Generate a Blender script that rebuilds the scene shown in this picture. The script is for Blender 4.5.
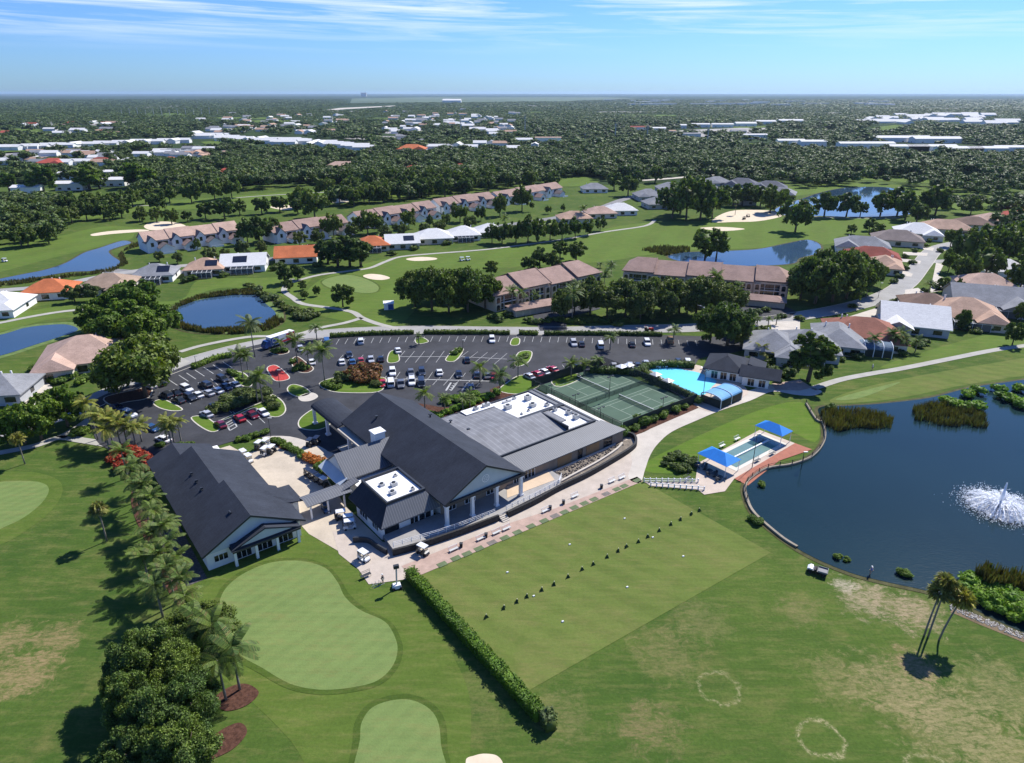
import bpy, math, random
import numpy as np
from mathutils import Vector, Matrix
from mathutils.geometry import tessellate_polygon
random.seed(7); rng=np.random.default_rng(7)
for o in list(bpy.data.objects): bpy.data.objects.remove(o)
sc=bpy.context.scene; col=sc.collection
R=math.radians
# ---------------------------------------------------------------- camera
CAMH=75.0; FOC=683.0; PITCH=math.atan(288.5/683)
cam=bpy.data.cameras.new('camera'); co=bpy.data.objects.new('camera',cam); col.objects.link(co)
cam.sensor_width=36; cam.lens=36*FOC/1024; cam.clip_start=1; cam.clip_end=90000
co.location=(0,0,CAMH); co.rotation_euler=(math.pi/2-PITCH,0,0); sc.camera=co
sc.render.resolution_x=1024; sc.render.resolution_y=763
# ---------------------------------------------------------------- light
SUN_AZ=math.atan2(.66,.75); SUN_EL=R(47)     # azimuth from +Y towards +X
w=bpy.data.worlds.new('World'); sc.world=w; w.use_nodes=True
nt=w.node_tree; N=nt.nodes; L=nt.links; N.clear()
out=N.new('ShaderNodeOutputWorld'); bg=N.new('ShaderNodeBackground'); sky=N.new('ShaderNodeTexSky')
sky.sky_type='NISHITA'; sky.sun_disc=False; sky.sun_elevation=SUN_EL; sky.sun_rotation=SUN_AZ
sky.air_density=1.0; sky.dust_density=0.3; sky.ozone_density=2.5; sky.altitude=0
tint=N.new('ShaderNodeMix'); tint.data_type='RGBA'; tint.blend_type='MULTIPLY'; tint.inputs[0].default_value=1
tint.inputs[7].default_value=(0.34,0.565,1.02,1)
L.new(sky.outputs[0],tint.inputs[6])
tc=N.new('ShaderNodeTexCoord'); sep=N.new('ShaderNodeSeparateXYZ'); L.new(tc.outputs['Generated'],sep.inputs[0])
def wm(op,a,b=None,c=None):
    n=N.new('ShaderNodeMath'); n.operation=op
    for i,v in enumerate((a,b,c)):
        if v is None: continue
        if isinstance(v,(int,float)): n.inputs[i].default_value=v
        else: L.new(v,n.inputs[i])
    return n.outputs[0]
cx=N.new('ShaderNodeCombineXYZ')
L.new(wm('MULTIPLY',sep.outputs[0],2.0),cx.inputs[0]); L.new(wm('ADD',wm('MULTIPLY',sep.outputs[2],46),wm('MULTIPLY',sep.outputs[0],1.0)),cx.inputs[2])
nz=N.new('ShaderNodeTexNoise'); nz.inputs['Scale'].default_value=1.6; nz.inputs['Detail'].default_value=8; nz.inputs['Roughness'].default_value=.62; nz.inputs['Distortion'].default_value=.4
L.new(cx.outputs[0],nz.inputs['Vector'])
mr=N.new('ShaderNodeMapRange'); mr.inputs[1].default_value=.45; mr.inputs[2].default_value=.68; L.new(nz.outputs[0],mr.inputs[0])
el=N.new('ShaderNodeMapRange'); el.inputs[1].default_value=.045; el.inputs[2].default_value=.10; L.new(sep.outputs[2],el.inputs[0])
el2=N.new('ShaderNodeMapRange'); el2.inputs[1].default_value=.30; el2.inputs[2].default_value=.14; L.new(sep.outputs[2],el2.inputs[0])
cl=wm('MULTIPLY',wm('MULTIPLY',wm('MULTIPLY',mr.outputs[0],el.outputs[0]),el2.outputs[0]),.95)
mx=N.new('ShaderNodeMix'); mx.data_type='RGBA'; L.new(cl,mx.inputs[0]); L.new(tint.outputs[2],mx.inputs[6]); mx.inputs[7].default_value=(6.2,6.9,8.0,1)
L.new(mx.outputs[2],bg.inputs[0]); bg.inputs[1].default_value=0.11; L.new(bg.outputs[0],out.inputs[0])
sl=bpy.data.lights.new('sun','SUN'); sl.energy=4.9; sl.angle=R(.5); sl.color=(1,.965,.91)
so=bpy.data.objects.new('sun',sl); col.objects.link(so)
sd=Vector((math.sin(SUN_AZ)*math.cos(SUN_EL),math.cos(SUN_AZ)*math.cos(SUN_EL),math.sin(SUN_EL)))
so.rotation_euler=sd.to_track_quat('Z','Y').to_euler(); so.location=(100,100,200)
sc.view_settings.view_transform='Standard'; sc.view_settings.look='None'; sc.view_settings.exposure=0.52; sc.view_settings.gamma=1
sc.render.engine='CYCLES'
# ---------------------------------------------------------------- survey: photo point -> ground point
sp,cp=math.sin(PITCH),math.cos(PITCH)
def G(x,y,h=0.0):
    u=x-512; v=y-381.5; dz=-sp*FOC-v*cp; dy=cp*FOC-v*sp; t=(h-CAMH)/dz
    return Vector((u*t,dy*t,h))
def P(X,Y,Z):
    d=Y*cp-(Z-CAMH)*sp
    return 512+FOC*X/d, 381.5-FOC*(Y*sp+(Z-CAMH)*cp)/d
def height_at(x,y,ty):
    b=G(x,y); lo,hi=0,60
    for _ in range(30):
        m=(lo+hi)/2
        if P(b.x,b.y,m)[1]>ty: lo=m
        else: hi=m
    return lo
CA=R(38); CC,CS=math.cos(CA),math.sin(CA)
def W(u,n,z=0.0): return Vector((u*CC-n*CS,u*CS+n*CC,z))      # clubhouse grid -> world
def UN(p): return (p.x*CC+p.y*CS, -p.x*CS+p.y*CC)
# ---------------------------------------------------------------- materials
def newmat(name):
    m=bpy.data.materials.new(name); m.use_nodes=True; return m,m.node_tree,m.node_tree.nodes['Principled BSDF']
def mth(nt,op,a,b=None,clamp=False):
    n=nt.nodes.new('ShaderNodeMath'); n.operation=op; n.use_clamp=clamp
    for i,v in enumerate((a,b)):
        if v is None: continue
        if isinstance(v,(int,float)): n.inputs[i].default_value=v
        else: nt.links.new(v,n.inputs[i])
    return n.outputs[0]
def mixc(nt,f,a,b,mode='MIX'):
    n=nt.nodes.new('ShaderNodeMix'); n.data_type='RGBA'; n.blend_type=mode
    for i,v in ((0,f),(6,a),(7,b)):
        if isinstance(v,(int,float)): n.inputs[i].default_value=v
        elif isinstance(v,tuple): n.inputs[i].default_value=(*v[:3],1)
        else: nt.links.new(v,n.inputs[i])
    return n.outputs[2]
def noise(nt,vec,scale,detail=3,rough=.55,dist=0):
    n=nt.nodes.new('ShaderNodeTexNoise'); n.inputs['Scale'].default_value=scale; n.inputs['Detail'].default_value=detail
    n.inputs['Roughness'].default_value=rough; n.inputs['Distortion'].default_value=dist
    nt.links.new(vec,n.inputs['Vector']); return n.outputs[0]
def ramp(nt,f,a,b):
    n=nt.nodes.new('ShaderNodeMapRange'); n.inputs[1].default_value=a; n.inputs[2].default_value=b; nt.links.new(f,n.inputs[0]); return n.outputs[0]
def gpos(nt):
    return nt.nodes.new('ShaderNodeNewGeometry').outputs['Position']
def opos(nt):
    return nt.nodes.new('ShaderNodeTexCoord').outputs['Object']
def rot(nt,vec,ang,sx=1,sy=1,loc=(0,0,0)):
    m=nt.nodes.new('ShaderNodeMapping'); m.inputs['Rotation'].default_value=(0,0,ang); m.inputs['Scale'].default_value=(sx,sy,1); m.inputs['Location'].default_value=loc
    nt.links.new(vec,m.inputs[0]); return m.outputs[0]
def tone(c,k): return tuple(min(1,x*k) for x in c)
_mc={}
def mat(name,c,rough=.7,var=.25,scale=.6,metal=0,space='g',spec=.3,fine=0):
    if name in _mc: return _mc[name]
    m,nt,b=newmat(name); v=gpos(nt) if space=='g' else opos(nt)
    f=noise(nt,v,scale,5,.65)
    colr=mixc(nt,ramp(nt,f,.3,.7),tone(c,1-var),tone(c,1+var))
    if fine:
        f2=noise(nt,v,scale*14,2,.6); colr=mixc(nt,ramp(nt,f2,.35,.7),mixc(nt,1.0,colr,(1-fine,)*3,'MULTIPLY'),colr)
    nt.links.new(colr,b.inputs['Base Color']); b.inputs['Roughness'].default_value=rough; b.inputs['Metallic'].default_value=metal
    b.inputs['Specular IOR Level'].default_value=spec
    _mc[name]=m; return m
def stripes(name,c1,c2,pitch,ang,rough=.6,duty=.5,vari=.15,spec=.3,soft=.08,metal=0):
    """ribs or board lines running across the local axes"""
    if name in _mc: return _mc[name]
    m,nt,b=newmat(name); v=rot(nt,opos(nt),ang); s=nt.nodes.new('ShaderNodeSeparateXYZ'); nt.links.new(v,s.inputs[0])
    fr=mth(nt,'FRACT',mth(nt,'MULTIPLY',s.outputs[0],1/pitch)); k=ramp(nt,fr,duty-soft,duty+soft)
    cc=mixc(nt,k,c1,c2); f=noise(nt,opos(nt),.35,5,.6)
    cc=mixc(nt,ramp(nt,f,.3,.7),mixc(nt,1.0,cc,(1-vari,)*3,'MULTIPLY'),cc)
    nt.links.new(cc,b.inputs['Base Color']); b.inputs['Roughness'].default_value=rough; b.inputs['Specular IOR Level'].default_value=spec; b.inputs['Metallic'].default_value=metal
    _mc[name]=m; return m
def shingle(name,c,ang=0,big=.22):
    if name in _mc: return _mc[name]
    m,nt,b=newmat(name); v=opos(nt); br=nt.nodes.new('ShaderNodeTexBrick'); nt.links.new(v,br.inputs[0])
    br.inputs['Scale'].default_value=1; br.inputs['Brick Width'].default_value=.9; br.inputs['Row Height'].default_value=.34
    br.inputs['Mortar Size'].default_value=.03; br.inputs['Color1'].default_value=(*tone(c,.93),1); br.inputs['Color2'].default_value=(*tone(c,1.1),1); br.inputs['Mortar'].default_value=(*tone(c,.8),1)
    f=noise(nt,v,.22,6,.65); f2=noise(nt,v,3.0,3,.6)
    cc=mixc(nt,ramp(nt,f,.32,.68),mixc(nt,1.0,br.outputs[0],(1-big*1.6,)*3,'MULTIPLY'),br.outputs[0])
    cc=mixc(nt,mth(nt,'MULTIPLY',ramp(nt,f2,.4,.75),.35),cc,tone(c,1.35))
    nt.links.new(cc,b.inputs['Base Color']); b.inputs['Roughness'].default_value=.85; b.inputs['Specular IOR Level'].default_value=.12
    _mc[name]=m; return m
def grass(name,c1,c2,stripe=0,sang=0,sw=3.0,dry=None,drycol=(.24,.2,.075),patches=(),rings=(),fine=.35,big=.035):
    m,nt,b=newmat(name); v=gpos(nt)
    a=noise(nt,v,big,5,.6,.3); bb=noise(nt,v,.35,4,.65); ff=noise(nt,v,2.2,3,.75)
    cc=mixc(nt,ramp(nt,a,.35,.65),c1,c2)
    cc=mixc(nt,mth(nt,'MULTIPLY',ramp(nt,bb,.3,.75),.42),cc,tone(c2,1.3))
    cc=mixc(nt,mth(nt,'MULTIPLY',ramp(nt,noise(nt,rot(nt,v,R(35),.16,.7),1.0,7,.75),.48,.72),.5),cc,(.23,.2,.075))
    # narrow swathes left by the mower
    vs=rot(nt,v,R(-24),.06,1.0); st=noise(nt,vs,1.1,4,.7)
    cc=mixc(nt,mth(nt,'MULTIPLY',ramp(nt,st,.42,.66),.28),cc,tone(c1,.72))
    if stripe:
        s=nt.nodes.new('ShaderNodeSeparateXYZ'); nt.links.new(rot(nt,v,sang),s.inputs[0])
        sn=mth(nt,'SINE',mth(nt,'MULTIPLY',s.outputs[0],math.pi/sw)); cc=mixc(nt,mth(nt,'MULTIPLY',ramp(nt,sn,-.35,.35),stripe),cc,tone(c2,1.25))
    if dry:
        d=noise(nt,v,.11,7,.68,.5); d2=noise(nt,rot(nt,v,R(30),.25,1.3),1.2,4,.7)
        k=mth(nt,'MULTIPLY',ramp(nt,d,dry[0],dry[1]),ramp(nt,d2,.3,.6)); cc=mixc(nt,mth(nt,'MULTIPLY',k,dry[2]),cc,drycol)
    for (q,r,stren,pc) in patches:
        vm=nt.nodes.new('ShaderNodeVectorMath'); vm.operation='DISTANCE'; nt.links.new(v,vm.inputs[0]); vm.inputs[1].default_value=q
        dd=mth(nt,'SUBTRACT',1.0,mth(nt,'DIVIDE',vm.outputs['Value'],r),True)
        pn=noise(nt,v,.5,9,.8,.6); k=ramp(nt,mth(nt,'ADD',mth(nt,'MULTIPLY',dd,.55),mth(nt,'MULTIPLY',pn,1.3)),.87,1.08); k=mth(nt,'MULTIPLY',k,ramp(nt,noise(nt,rot(nt,v,R(-30),.5,1.6),1.3,6,.8),.36,.56))
        k=mth(nt,'MULTIPLY',k,ramp(nt,dd,0,.12)); cc=mixc(nt,mth(nt,'MULTIPLY',k,stren),cc,pc)
    for (q,r,wd,stren) in rings:
        vm=nt.nodes.new('ShaderNodeVectorMath'); vm.operation='DISTANCE'; nt.links.new(v,vm.inputs[0]); vm.inputs[1].default_value=q
        wob=mth(nt,'MULTIPLY',noise(nt,v,.5,3,.6),1.6)
        wob=mth(nt,'MULTIPLY',wob,1.5); e=mth(nt,'ABSOLUTE',mth(nt,'SUBTRACT',mth(nt,'ADD',vm.outputs['Value'],wob),r+1.2))
        k=mth(nt,'MULTIPLY',ramp(nt,e,wd,0),ramp(nt,noise(nt,v,1.9,6,.8),.44,.62)); cc=mixc(nt,mth(nt,'MULTIPLY',k,stren),cc,(.42,.36,.2))
    cc=mixc(nt,mth(nt,'MULTIPLY',ramp(nt,ff,.62,.3),fine),cc,tone(c1,.45))
    nt.links.new(cc,b.inputs['Base Color']); b.inputs['Roughness'].default_value=.95; b.inputs['Specular IOR Level'].default_value=.05
    bm=nt.nodes.new('ShaderNodeBump'); bm.inputs['Strength'].default_value=.35; bm.inputs['Distance'].default_value=.12
    nt.links.new(noise(nt,v,3.5,3,.7),bm.inputs['Height']); nt.links.new(bm.outputs[0],b.inputs['Normal'])
    return m
def leafmat(name,c,hv=.35,warm=None,trans=.25):
    m,nt,b=newmat(name); geo=nt.nodes.new('ShaderNodeNewGeometry'); oi=nt.nodes.new('ShaderNodeObjectInfo')
    rp=geo.outputs['Random Per Island']; cc=mixc(nt,rp,tone(c,1-hv),tone(c,1+hv*1.5))
    f=noise(nt,opos(nt),.35,2,.5); cc=mixc(nt,ramp(nt,f,.4,.68),cc,mixc(nt,1.0,cc,(1.35,1.22,.8),'MULTIPLY'))
    cc=mixc(nt,oi.outputs['Random'],mixc(nt,1.0,cc,(.82,.86,.95),'MULTIPLY'),mixc(nt,1.0,cc,(1.28,1.15,.9),'MULTIPLY'))
    if warm: cc=mixc(nt,ramp(nt,rp,.8,.95),cc,warm)
    nt.links.new(cc,b.inputs['Base Color']); b.inputs['Roughness'].default_value=.62; b.inputs['Specular IOR Level'].default_value=.25
    tr=nt.nodes.new('ShaderNodeBsdfTranslucent'); nt.links.new(mixc(nt,1.0,cc,(1.3,1.5,.6),'MULTIPLY'),tr.inputs[0]); ms=nt.nodes.new('ShaderNodeMixShader'); ms.inputs[0].default_value=trans
    o=nt.nodes['Material Output']; nt.links.new(b.outputs[0],ms.inputs[1]); nt.links.new(tr.outputs[0],ms.inputs[2]); nt.links.new(ms.outputs[0],o.inputs[0])
    return m
def watermat(name,c,rough=.06,bump=.25,scale=.5,c2=None):
    m,nt,b=newmat(name); v=gpos(nt); f=noise(nt,v,.02,4,.6)
    nt.links.new(mixc(nt,ramp(nt,f,.35,.65),c,c2 or tone(c,1.25)),b.inputs['Base Color'])
    b.inputs['Roughness'].default_value=rough; b.inputs['IOR'].default_value=1.33; b.inputs['Specular IOR Level'].default_value=.5
    bm=nt.nodes.new('ShaderNodeBump'); bm.inputs['Strength'].default_value=bump; bm.inputs['Distance'].default_value=.06
    nt.links.new(noise(nt,rot(nt,v,.5,1,2.2),scale,4,.6),bm.inputs['Height']); nt.links.new(bm.outputs[0],b.inputs['Normal'])
    return m
def glassmat(name,c=(.012,.016,.02),rough=.12):
    m,nt,b=newmat(name); b.inputs['Base Color'].default_value=(*c,1); b.inputs['Roughness'].default_value=rough; b.inputs['Specular IOR Level'].default_value=.7; return m
def plain(name,c,rough=.5,spec=.4,metal=0):
    if name in _mc: return _mc[name]
    m,nt,b=newmat(name); f=noise(nt,opos(nt),3,3,.6); nt.links.new(mixc(nt,f,tone(c,.88),tone(c,1.1)),b.inputs['Base Color']); b.inputs['Roughness'].default_value=rough; b.inputs['Specular IOR Level'].default_value=spec; b.inputs['Metallic'].default_value=metal
    _mc[name]=m; return m
# ---------------------------------------------------------------- mesh builder
class MB:
    def __init__(s,off=(0,0,0)): s.v=[]; s.f=[]; s.o=Vector(off)
    def add(s,vs,fs):
        k=len(s.v); s.v+= [tuple(Vector(v)-s.o) for v in vs]; s.f+=[tuple(i+k for i in f) for f in fs]; return s
    def box(s,x0,x1,y0,y1,z0,z1):
        return s.add([(x0,y0,z0),(x1,y0,z0),(x1,y1,z0),(x0,y1,z0),(x0,y0,z1),(x1,y0,z1),(x1,y1,z1),(x0,y1,z1)],[(0,3,2,1),(4,5,6,7),(0,1,5,4),(1,2,6,5),(2,3,7,6),(3,0,4,7)])
    def rbox(s,cx,cy,cz,sx,sy,sz,rz=0,taper=1):
        c_,s_=math.cos(rz),math.sin(rz); vs=[]
        for z,t in ((cz,1),(cz+sz,taper)):
            for a,b in ((-1,-1),(1,-1),(1,1),(-1,1)):
                x,y=a*sx/2*t,b*sy/2*t; vs.append((cx+x*c_-y*s_,cy+x*s_+y*c_,z))
        return s.add(vs,[(0,3,2,1),(4,5,6,7),(0,1,5,4),(1,2,6,5),(2,3,7,6),(3,0,4,7)])
    def prism(s,pts,z0,z1):
        n=len(pts); vs=[(p[0],p[1],z0) for p in pts]+[(p[0],p[1],z1) for p in pts]
        return s.add(vs,[tuple(range(n))[::-1],tuple(range(n,2*n))]+[(i,(i+1)%n,(i+1)%n+n,i+n) for i in range(n)])
    def slab(s,pts,t=.2):   # a sloped roof face with thickness below
        n=len(pts); vs=[tuple(p) for p in pts]+[(p[0],p[1],p[2]-t) for p in pts]
        return s.add(vs,[tuple(range(n)),tuple(range(n,2*n))[::-1]]+[(i,i+n,(i+1)%n+n,(i+1)%n) for i in range(n)])
    def tube(s,pts,r,n=6,r2=None):
        pts=[Vector(p) for p in pts]; m=len(pts); rings=[]
        for i,p in enumerate(pts):
            d=(pts[min(i+1,m-1)]-pts[max(i-1,0)]).normalized(); a=d.orthogonal().normalized(); b=d.cross(a)
            if i and rings:
                a=(prev-d*prev.dot(d)).normalized(); b=d.cross(a)
            prev=a; rr=r+((r2 if r2 is not None else r)-r)*i/(m-1)
            rings.append([p+(a*math.cos(2*math.pi*k/n)+b*math.sin(2*math.pi*k/n))*rr for k in range(n)])
        vs=[q for rg in rings for q in rg]; fs=[(i*n+k,i*n+(k+1)%n,(i+1)*n+(k+1)%n,(i+1)*n+k) for i in range(m-1) for k in range(n)]
        fs+=[tuple(range(n))[::-1],tuple(range((m-1)*n,m*n))]
        return s.add(vs,fs)
    def build(s,name,m,parent=None,smooth=False,loc=None):
        me=bpy.data.meshes.new(name); me.from_pydata(s.v,[],s.f); me.materials.append(m); me.update()
        if smooth: me.shade_smooth()
        o=bpy.data.objects.new(name,me); col.objects.link(o)
        if parent: o.parent=parent
        if loc is not None: o.location=loc
        return o
used=set()
def tag(o,label=None,cat=None,group=None,kind=None):
    if label: o['label']=label
    if cat: o['category']=cat
    if group: o['group']=group
    if kind: o['kind']=kind
    return o
def thing(name,label,cat,loc,rz=0,group=None):
    o=bpy.data.objects.new(name,None); col.objects.link(o); o.location=loc; o.rotation_euler=(0,0,rz); o.empty_display_size=.5
    return tag(o,label,cat,group)
def copy_tree(o,parent=None):
    c=o.copy(); col.objects.link(c); c.parent=parent
    for ch in kids.get(o.name,[]): copy_tree(ch,c)
    return c
kids={}
def remember(o):
    kids[o.name]=[c for c in bpy.data.objects if c.parent is o]
    for c in kids[o.name]: remember(c)
ONES=['','first','second','third','fourth','fifth','sixth','seventh','eighth','ninth','tenth','eleventh','twelfth','thirteenth','fourteenth','fifteenth','sixteenth','seventeenth','eighteenth','nineteenth']
TENS=['','','twent','thirt','fort','fift','sixt','sevent','eight','ninet']
def nth(i,n=None):
    if i==1: return 'leftmost'
    if n and i==n: return 'rightmost'
    if i<20: return ONES[i]+' from left'
    t,o=divmod(i,10)
    return (TENS[t]+'ieth' if o==0 else TENS[t]+'y-'+ONES[o])+' from left'
def smoothpts(pts,closed=True,k=5):
    pts=[Vector(p) for p in pts]; n=len(pts); out_=[]
    for i in range(n if closed else n-1):
        p0=pts[(i-1)%n] if closed else pts[max(i-1,0)]; p1=pts[i]; p2=pts[(i+1)%n]; p3=pts[(i+2)%n] if closed else pts[min(i+2,n-1)]
        for j in range(k):
            t=j/k; out_.append(.5*((2*p1)+(p2-p0)*t+(2*p0-5*p1+4*p2-p3)*t*t+(3*p1-p0-3*p2+p3)*t**3))
    if not closed: out_.append(pts[-1])
    return out_
def flat(name,pts,z,m,kind='structure'):
    pts=[Vector((p[0],p[1],0)) for p in pts]; tr=tessellate_polygon([pts])
    c=sum(pts,Vector())/len(pts)
    me=bpy.data.meshes.new(name); fs=[]
    for t in tr:
        a,b,d=(pts[i] for i in t)
        fs.append(t if (b-a).cross(d-a).z>0 else t[::-1])
    me.from_pydata([(p.x-c.x,p.y-c.y,0) for p in pts],[],fs); me.materials.append(m); me.update()
    o=bpy.data.objects.new(name,me); col.objects.link(o); o.location=(c.x,c.y,z); 
    if kind: o['kind']=kind
    return o
def sheet(name,px,z,m,smooth=True,k=5):
    p=[G(*q) for q in px]
    return flat(name,smoothpts(p,True,k) if smooth else p,z,m)
def strip_pts(pts,wd):
    Lp=[];Rp=[]
    for i,p in enumerate(pts):
        d=(pts[min(i+1,len(pts)-1)]-pts[max(i-1,0)]); d.z=0; d.normalize(); nrm=Vector((-d.y,d.x,0)); Lp.append(p+nrm*wd/2); Rp.append(p-nrm*wd/2)
    return Lp,Rp
def strip(name,px,wd,z,m,world=False,kerb=None,k=6):
    pts=smoothpts([Vector(q) if world else G(*q) for q in px],False,k); Lp,Rp=strip_pts(pts,wd); n=len(pts)
    mb=MB(); mb.add([(p.x,p.y,z) for p in Lp+Rp],[(i+n,i+n+1,i+1,i) for i in range(n-1)])
    o=mb.build(name,m); o['kind']='structure'
    if kerb:
        for sgn,nm in ((1,'kerb'),(-1,'kerb')):
            A=strip_pts(pts,wd+.02)[0 if sgn>0 else 1]; B=strip_pts(pts,wd+.5)[0 if sgn>0 else 1]
            kb=MB(); vs=[(p.x,p.y,h) for h in (0,.13) for p in A]+[(p.x,p.y,h) for h in (0,.13) for p in B]
            kb.add(vs,[(i,i+1,i+1+n,i+n) for i in range(n-1)]+[(i+n,i+n+1,i+3*n+1,i+3*n) for i in range(n-1)]+[(i+2*n,i+3*n,i+3*n+1,i+2*n+1) for i in range(n-1)])
            kk=kb.build('kerb',kerb); kk['kind']='structure'
    return pts
# ================================================================ GROUND
g_mid=(.082,.126,.024); g_lt=(.098,.156,.028); g_dk=(.040,.083,.016)
tan_=(.29,.21,.105)
pt=[(G(20,675),9,.9,tan_),(G(55,640),7,.75,tan_),(G(10,640),7,.8,tan_),(G(870,600),9,.95,(.34,.27,.17)),(G(910,612),9,.9,(.34,.26,.16)),(G(845,585),4,.9,(.42,.36,.26)),
    (G(840,680),9,.55,(.27,.22,.1)),(G(950,720),14,.75,(.3,.25,.12)),(G(900,690),12,.65,(.3,.24,.12)),(G(915,665),6,.8,(.33,.22,.13)),(G(665,652),10,.5,(.25,.2,.09)),(G(560,715),8,.45,(.24,.2,.09)),
    (G(650,725),8,.55,(.27,.19,.1)),(G(1000,690),12,.6,(.28,.24,.11)),(G(700,620),9,.4,(.24,.2,.09)),(G(800,610),7,.45,(.26,.2,.1)),(G(480,690),9,.35,(.2,.18,.07)),(G(1010,760),10,.6,(.3,.25,.12)),(G(968,600),7,.6,(.3,.24,.14))]
rg=[(G(719,688),2.7,.45,.7),(G(820,738),2.7,.5,.95),(G(935,778),3.0,.5,.8)]
m_ground=grass('rough_grass',g_dk,g_mid,dry=(.52,.72,.5),patches=pt,rings=rg)
m_fair=grass('fairway_grass',g_mid,g_lt,stripe=.22,sang=R(20),sw=9,dry=(.6,.8,.35),fine=.25)
m_tee=grass('tee_grass',(.088,.125,.028),(.118,.155,.036),stripe=.28,sang=R(128),sw=2.2,dry=(.45,.75,.45),drycol=(.23,.18,.08),fine=.22)
m_green=grass('putting_grass',(.125,.18,.055),(.155,.21,.066),stripe=.2,sang=R(38),sw=1.1,fine=.12,big=.08)
m_collar=grass('collar_grass',(.068,.112,.02),(.094,.138,.026),stripe=.15,sang=R(60),sw=3,fine=.3)
m_fringe=grass('fringe_grass',(.05,.085,.016),(.07,.11,.02),fine=.35)
m_lush=grass('lush_grass',(.078,.14,.018),(.105,.172,.024),fine=.25)
m_wood=mat('woodland_floor',(.034,.056,.02),.95,.4,.02,spec=.03)
m_dirt=mat('dry_shore_soil',(.2,.15,.09),.95,.35,.5,spec=.05,fine=.3)
m_sand=mat('bunker_sand',(.62,.52,.38),.95,.1,.4,spec=.05)
m_conc=mat('pale_concrete',(.5,.45,.38),.85,.12,.25,spec=.2,fine=.06)
m_conc2=mat('yard_concrete',(.5,.425,.325),.85,.16,.18,spec=.2,fine=.08)
m_road=mat('worn_road_concrete',(.32,.31,.29),.9,.12,.15,spec=.15,fine=.06)
m_path=mat('cart_path_concrete',(.36,.345,.3),.9,.12,.3,spec=.15)
m_asph=mat('dark_asphalt',(.043,.044,.049),.85,.32,.16,spec=.25,fine=.16)
m_kerb=mat('kerb_concrete',(.52,.48,.4),.85,.15,.8,spec=.2)
m_white=plain('white_paint',(.72,.72,.7),.6)
m_brick=stripes('brick_paving',(.36,.2,.14),(.30,.17,.12),.35,0,.85)
m_mulch=mat('red_mulch',(.12,.06,.042),.95,.5,2.2,spec=.05,fine=.5)
m_pav=mat('rosy_pavers',(.42,.30,.24),.85,.16,.7,spec=.15,fine=.1)
m_paver2=mat('beige_walk',(.47,.40,.33),.85,.12,.4,spec=.15,fine=.06)
m_stone=mat('river_stone_bed',(.13,.12,.12),.9,.55,2.5,spec=.2,fine=.5)
def ground_disc():
    n=96; vs=[(0,0,0)]; fs=[]
    rr=[300,1500,6000,60000]
    for r in rr:
        for k in range(n): vs.append((r*math.cos(2*math.pi*k/n),r*math.sin(2*math.pi*k/n),0))
    for k in range(n): fs.append((0,1+k,1+(k+1)%n))
    for i in range(len(rr)-1):
        for k in range(n): a=1+i*n; b=a+n; fs.append((a+k,b+k,b+(k+1)%n,a+(k+1)%n))
    return MB().add(vs,fs)
go=ground_disc().build('ground',m_ground); go['kind']='structure'
def wq(pts): return [G(*q) for q in pts]
# woodland floor beyond the golf course
flat('woodland_floor',[Vector(p) for p in [(-60000,58000,0),(-6000,900,0),(-800,640,0),(-330,600,0),(-150,640,0),(60,620,0),(180,650,0),(400,665,0),(900,700,0),(7000,900,0),(60000,58000,0),(0,59500,0)]],.12,m_wood)
Z=.02
def fairway(px,z=Z,m=None,name='fairway'): return sheet(name,px,z,m or m_fair)
fairway([(-60,262),(0,246),(60,236),(110,226),(180,232),(200,225),(140,232),(128,240),(60,256),(0,272),(-60,285)])
fairway([(300,300),(330,275),(400,256),(470,252),(560,240),(620,226),(660,222),(720,220),(800,217),(860,218),(900,222),(890,232),(840,236),(830,244),(760,248),(690,250),(640,256),(600,262),(500,268),(440,280),(415,310),(395,326),(350,322),(310,312)])
fairway([(180,300),(200,280),(262,278),(310,276),(300,290),(290,300),(270,292),(220,288),(170,305),(130,318),(60,318),(0,332),(-60,345),(-60,325),(0,316),(60,306),(120,300)])
fairway([(30,208),(90,198),(170,200),(260,194),(320,190),(340,196),(300,212),(220,208),(150,212),(80,218)])
fairway([(350,186),(420,182),(470,186),(420,196),(360,198)])
fairway([(540,178),(570,176),(600,180),(585,186),(550,186)],.2)
fairway([(780,188),(860,183),(930,188),(985,195),(1040,205),(1000,213),(940,210),(900,196),(850,190),(790,196)])
fairway([(900,167),(950,165),(1060,168),(1060,176),(960,175),(920,172)],.2)
fairway([(815,178),(860,175),(960,180),(1060,184),(1060,188),(940,184),(860,180)],.2)
fairway([(830,400),(870,386),(940,372),(1000,362),(1100,346),(1180,345),(1100,372),(1024,376),(960,386),(900,398),(850,403)],m=m_tee)
fairway([(880,368),(930,350),(1000,332),(1080,320),(1200,318),(1100,338),(1000,352),(940,362)])
fairway([(640,468),(690,440),(760,410),(800,402),(818,420),(815,442),(780,430),(720,450),(690,472)],m=m_lush)
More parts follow.
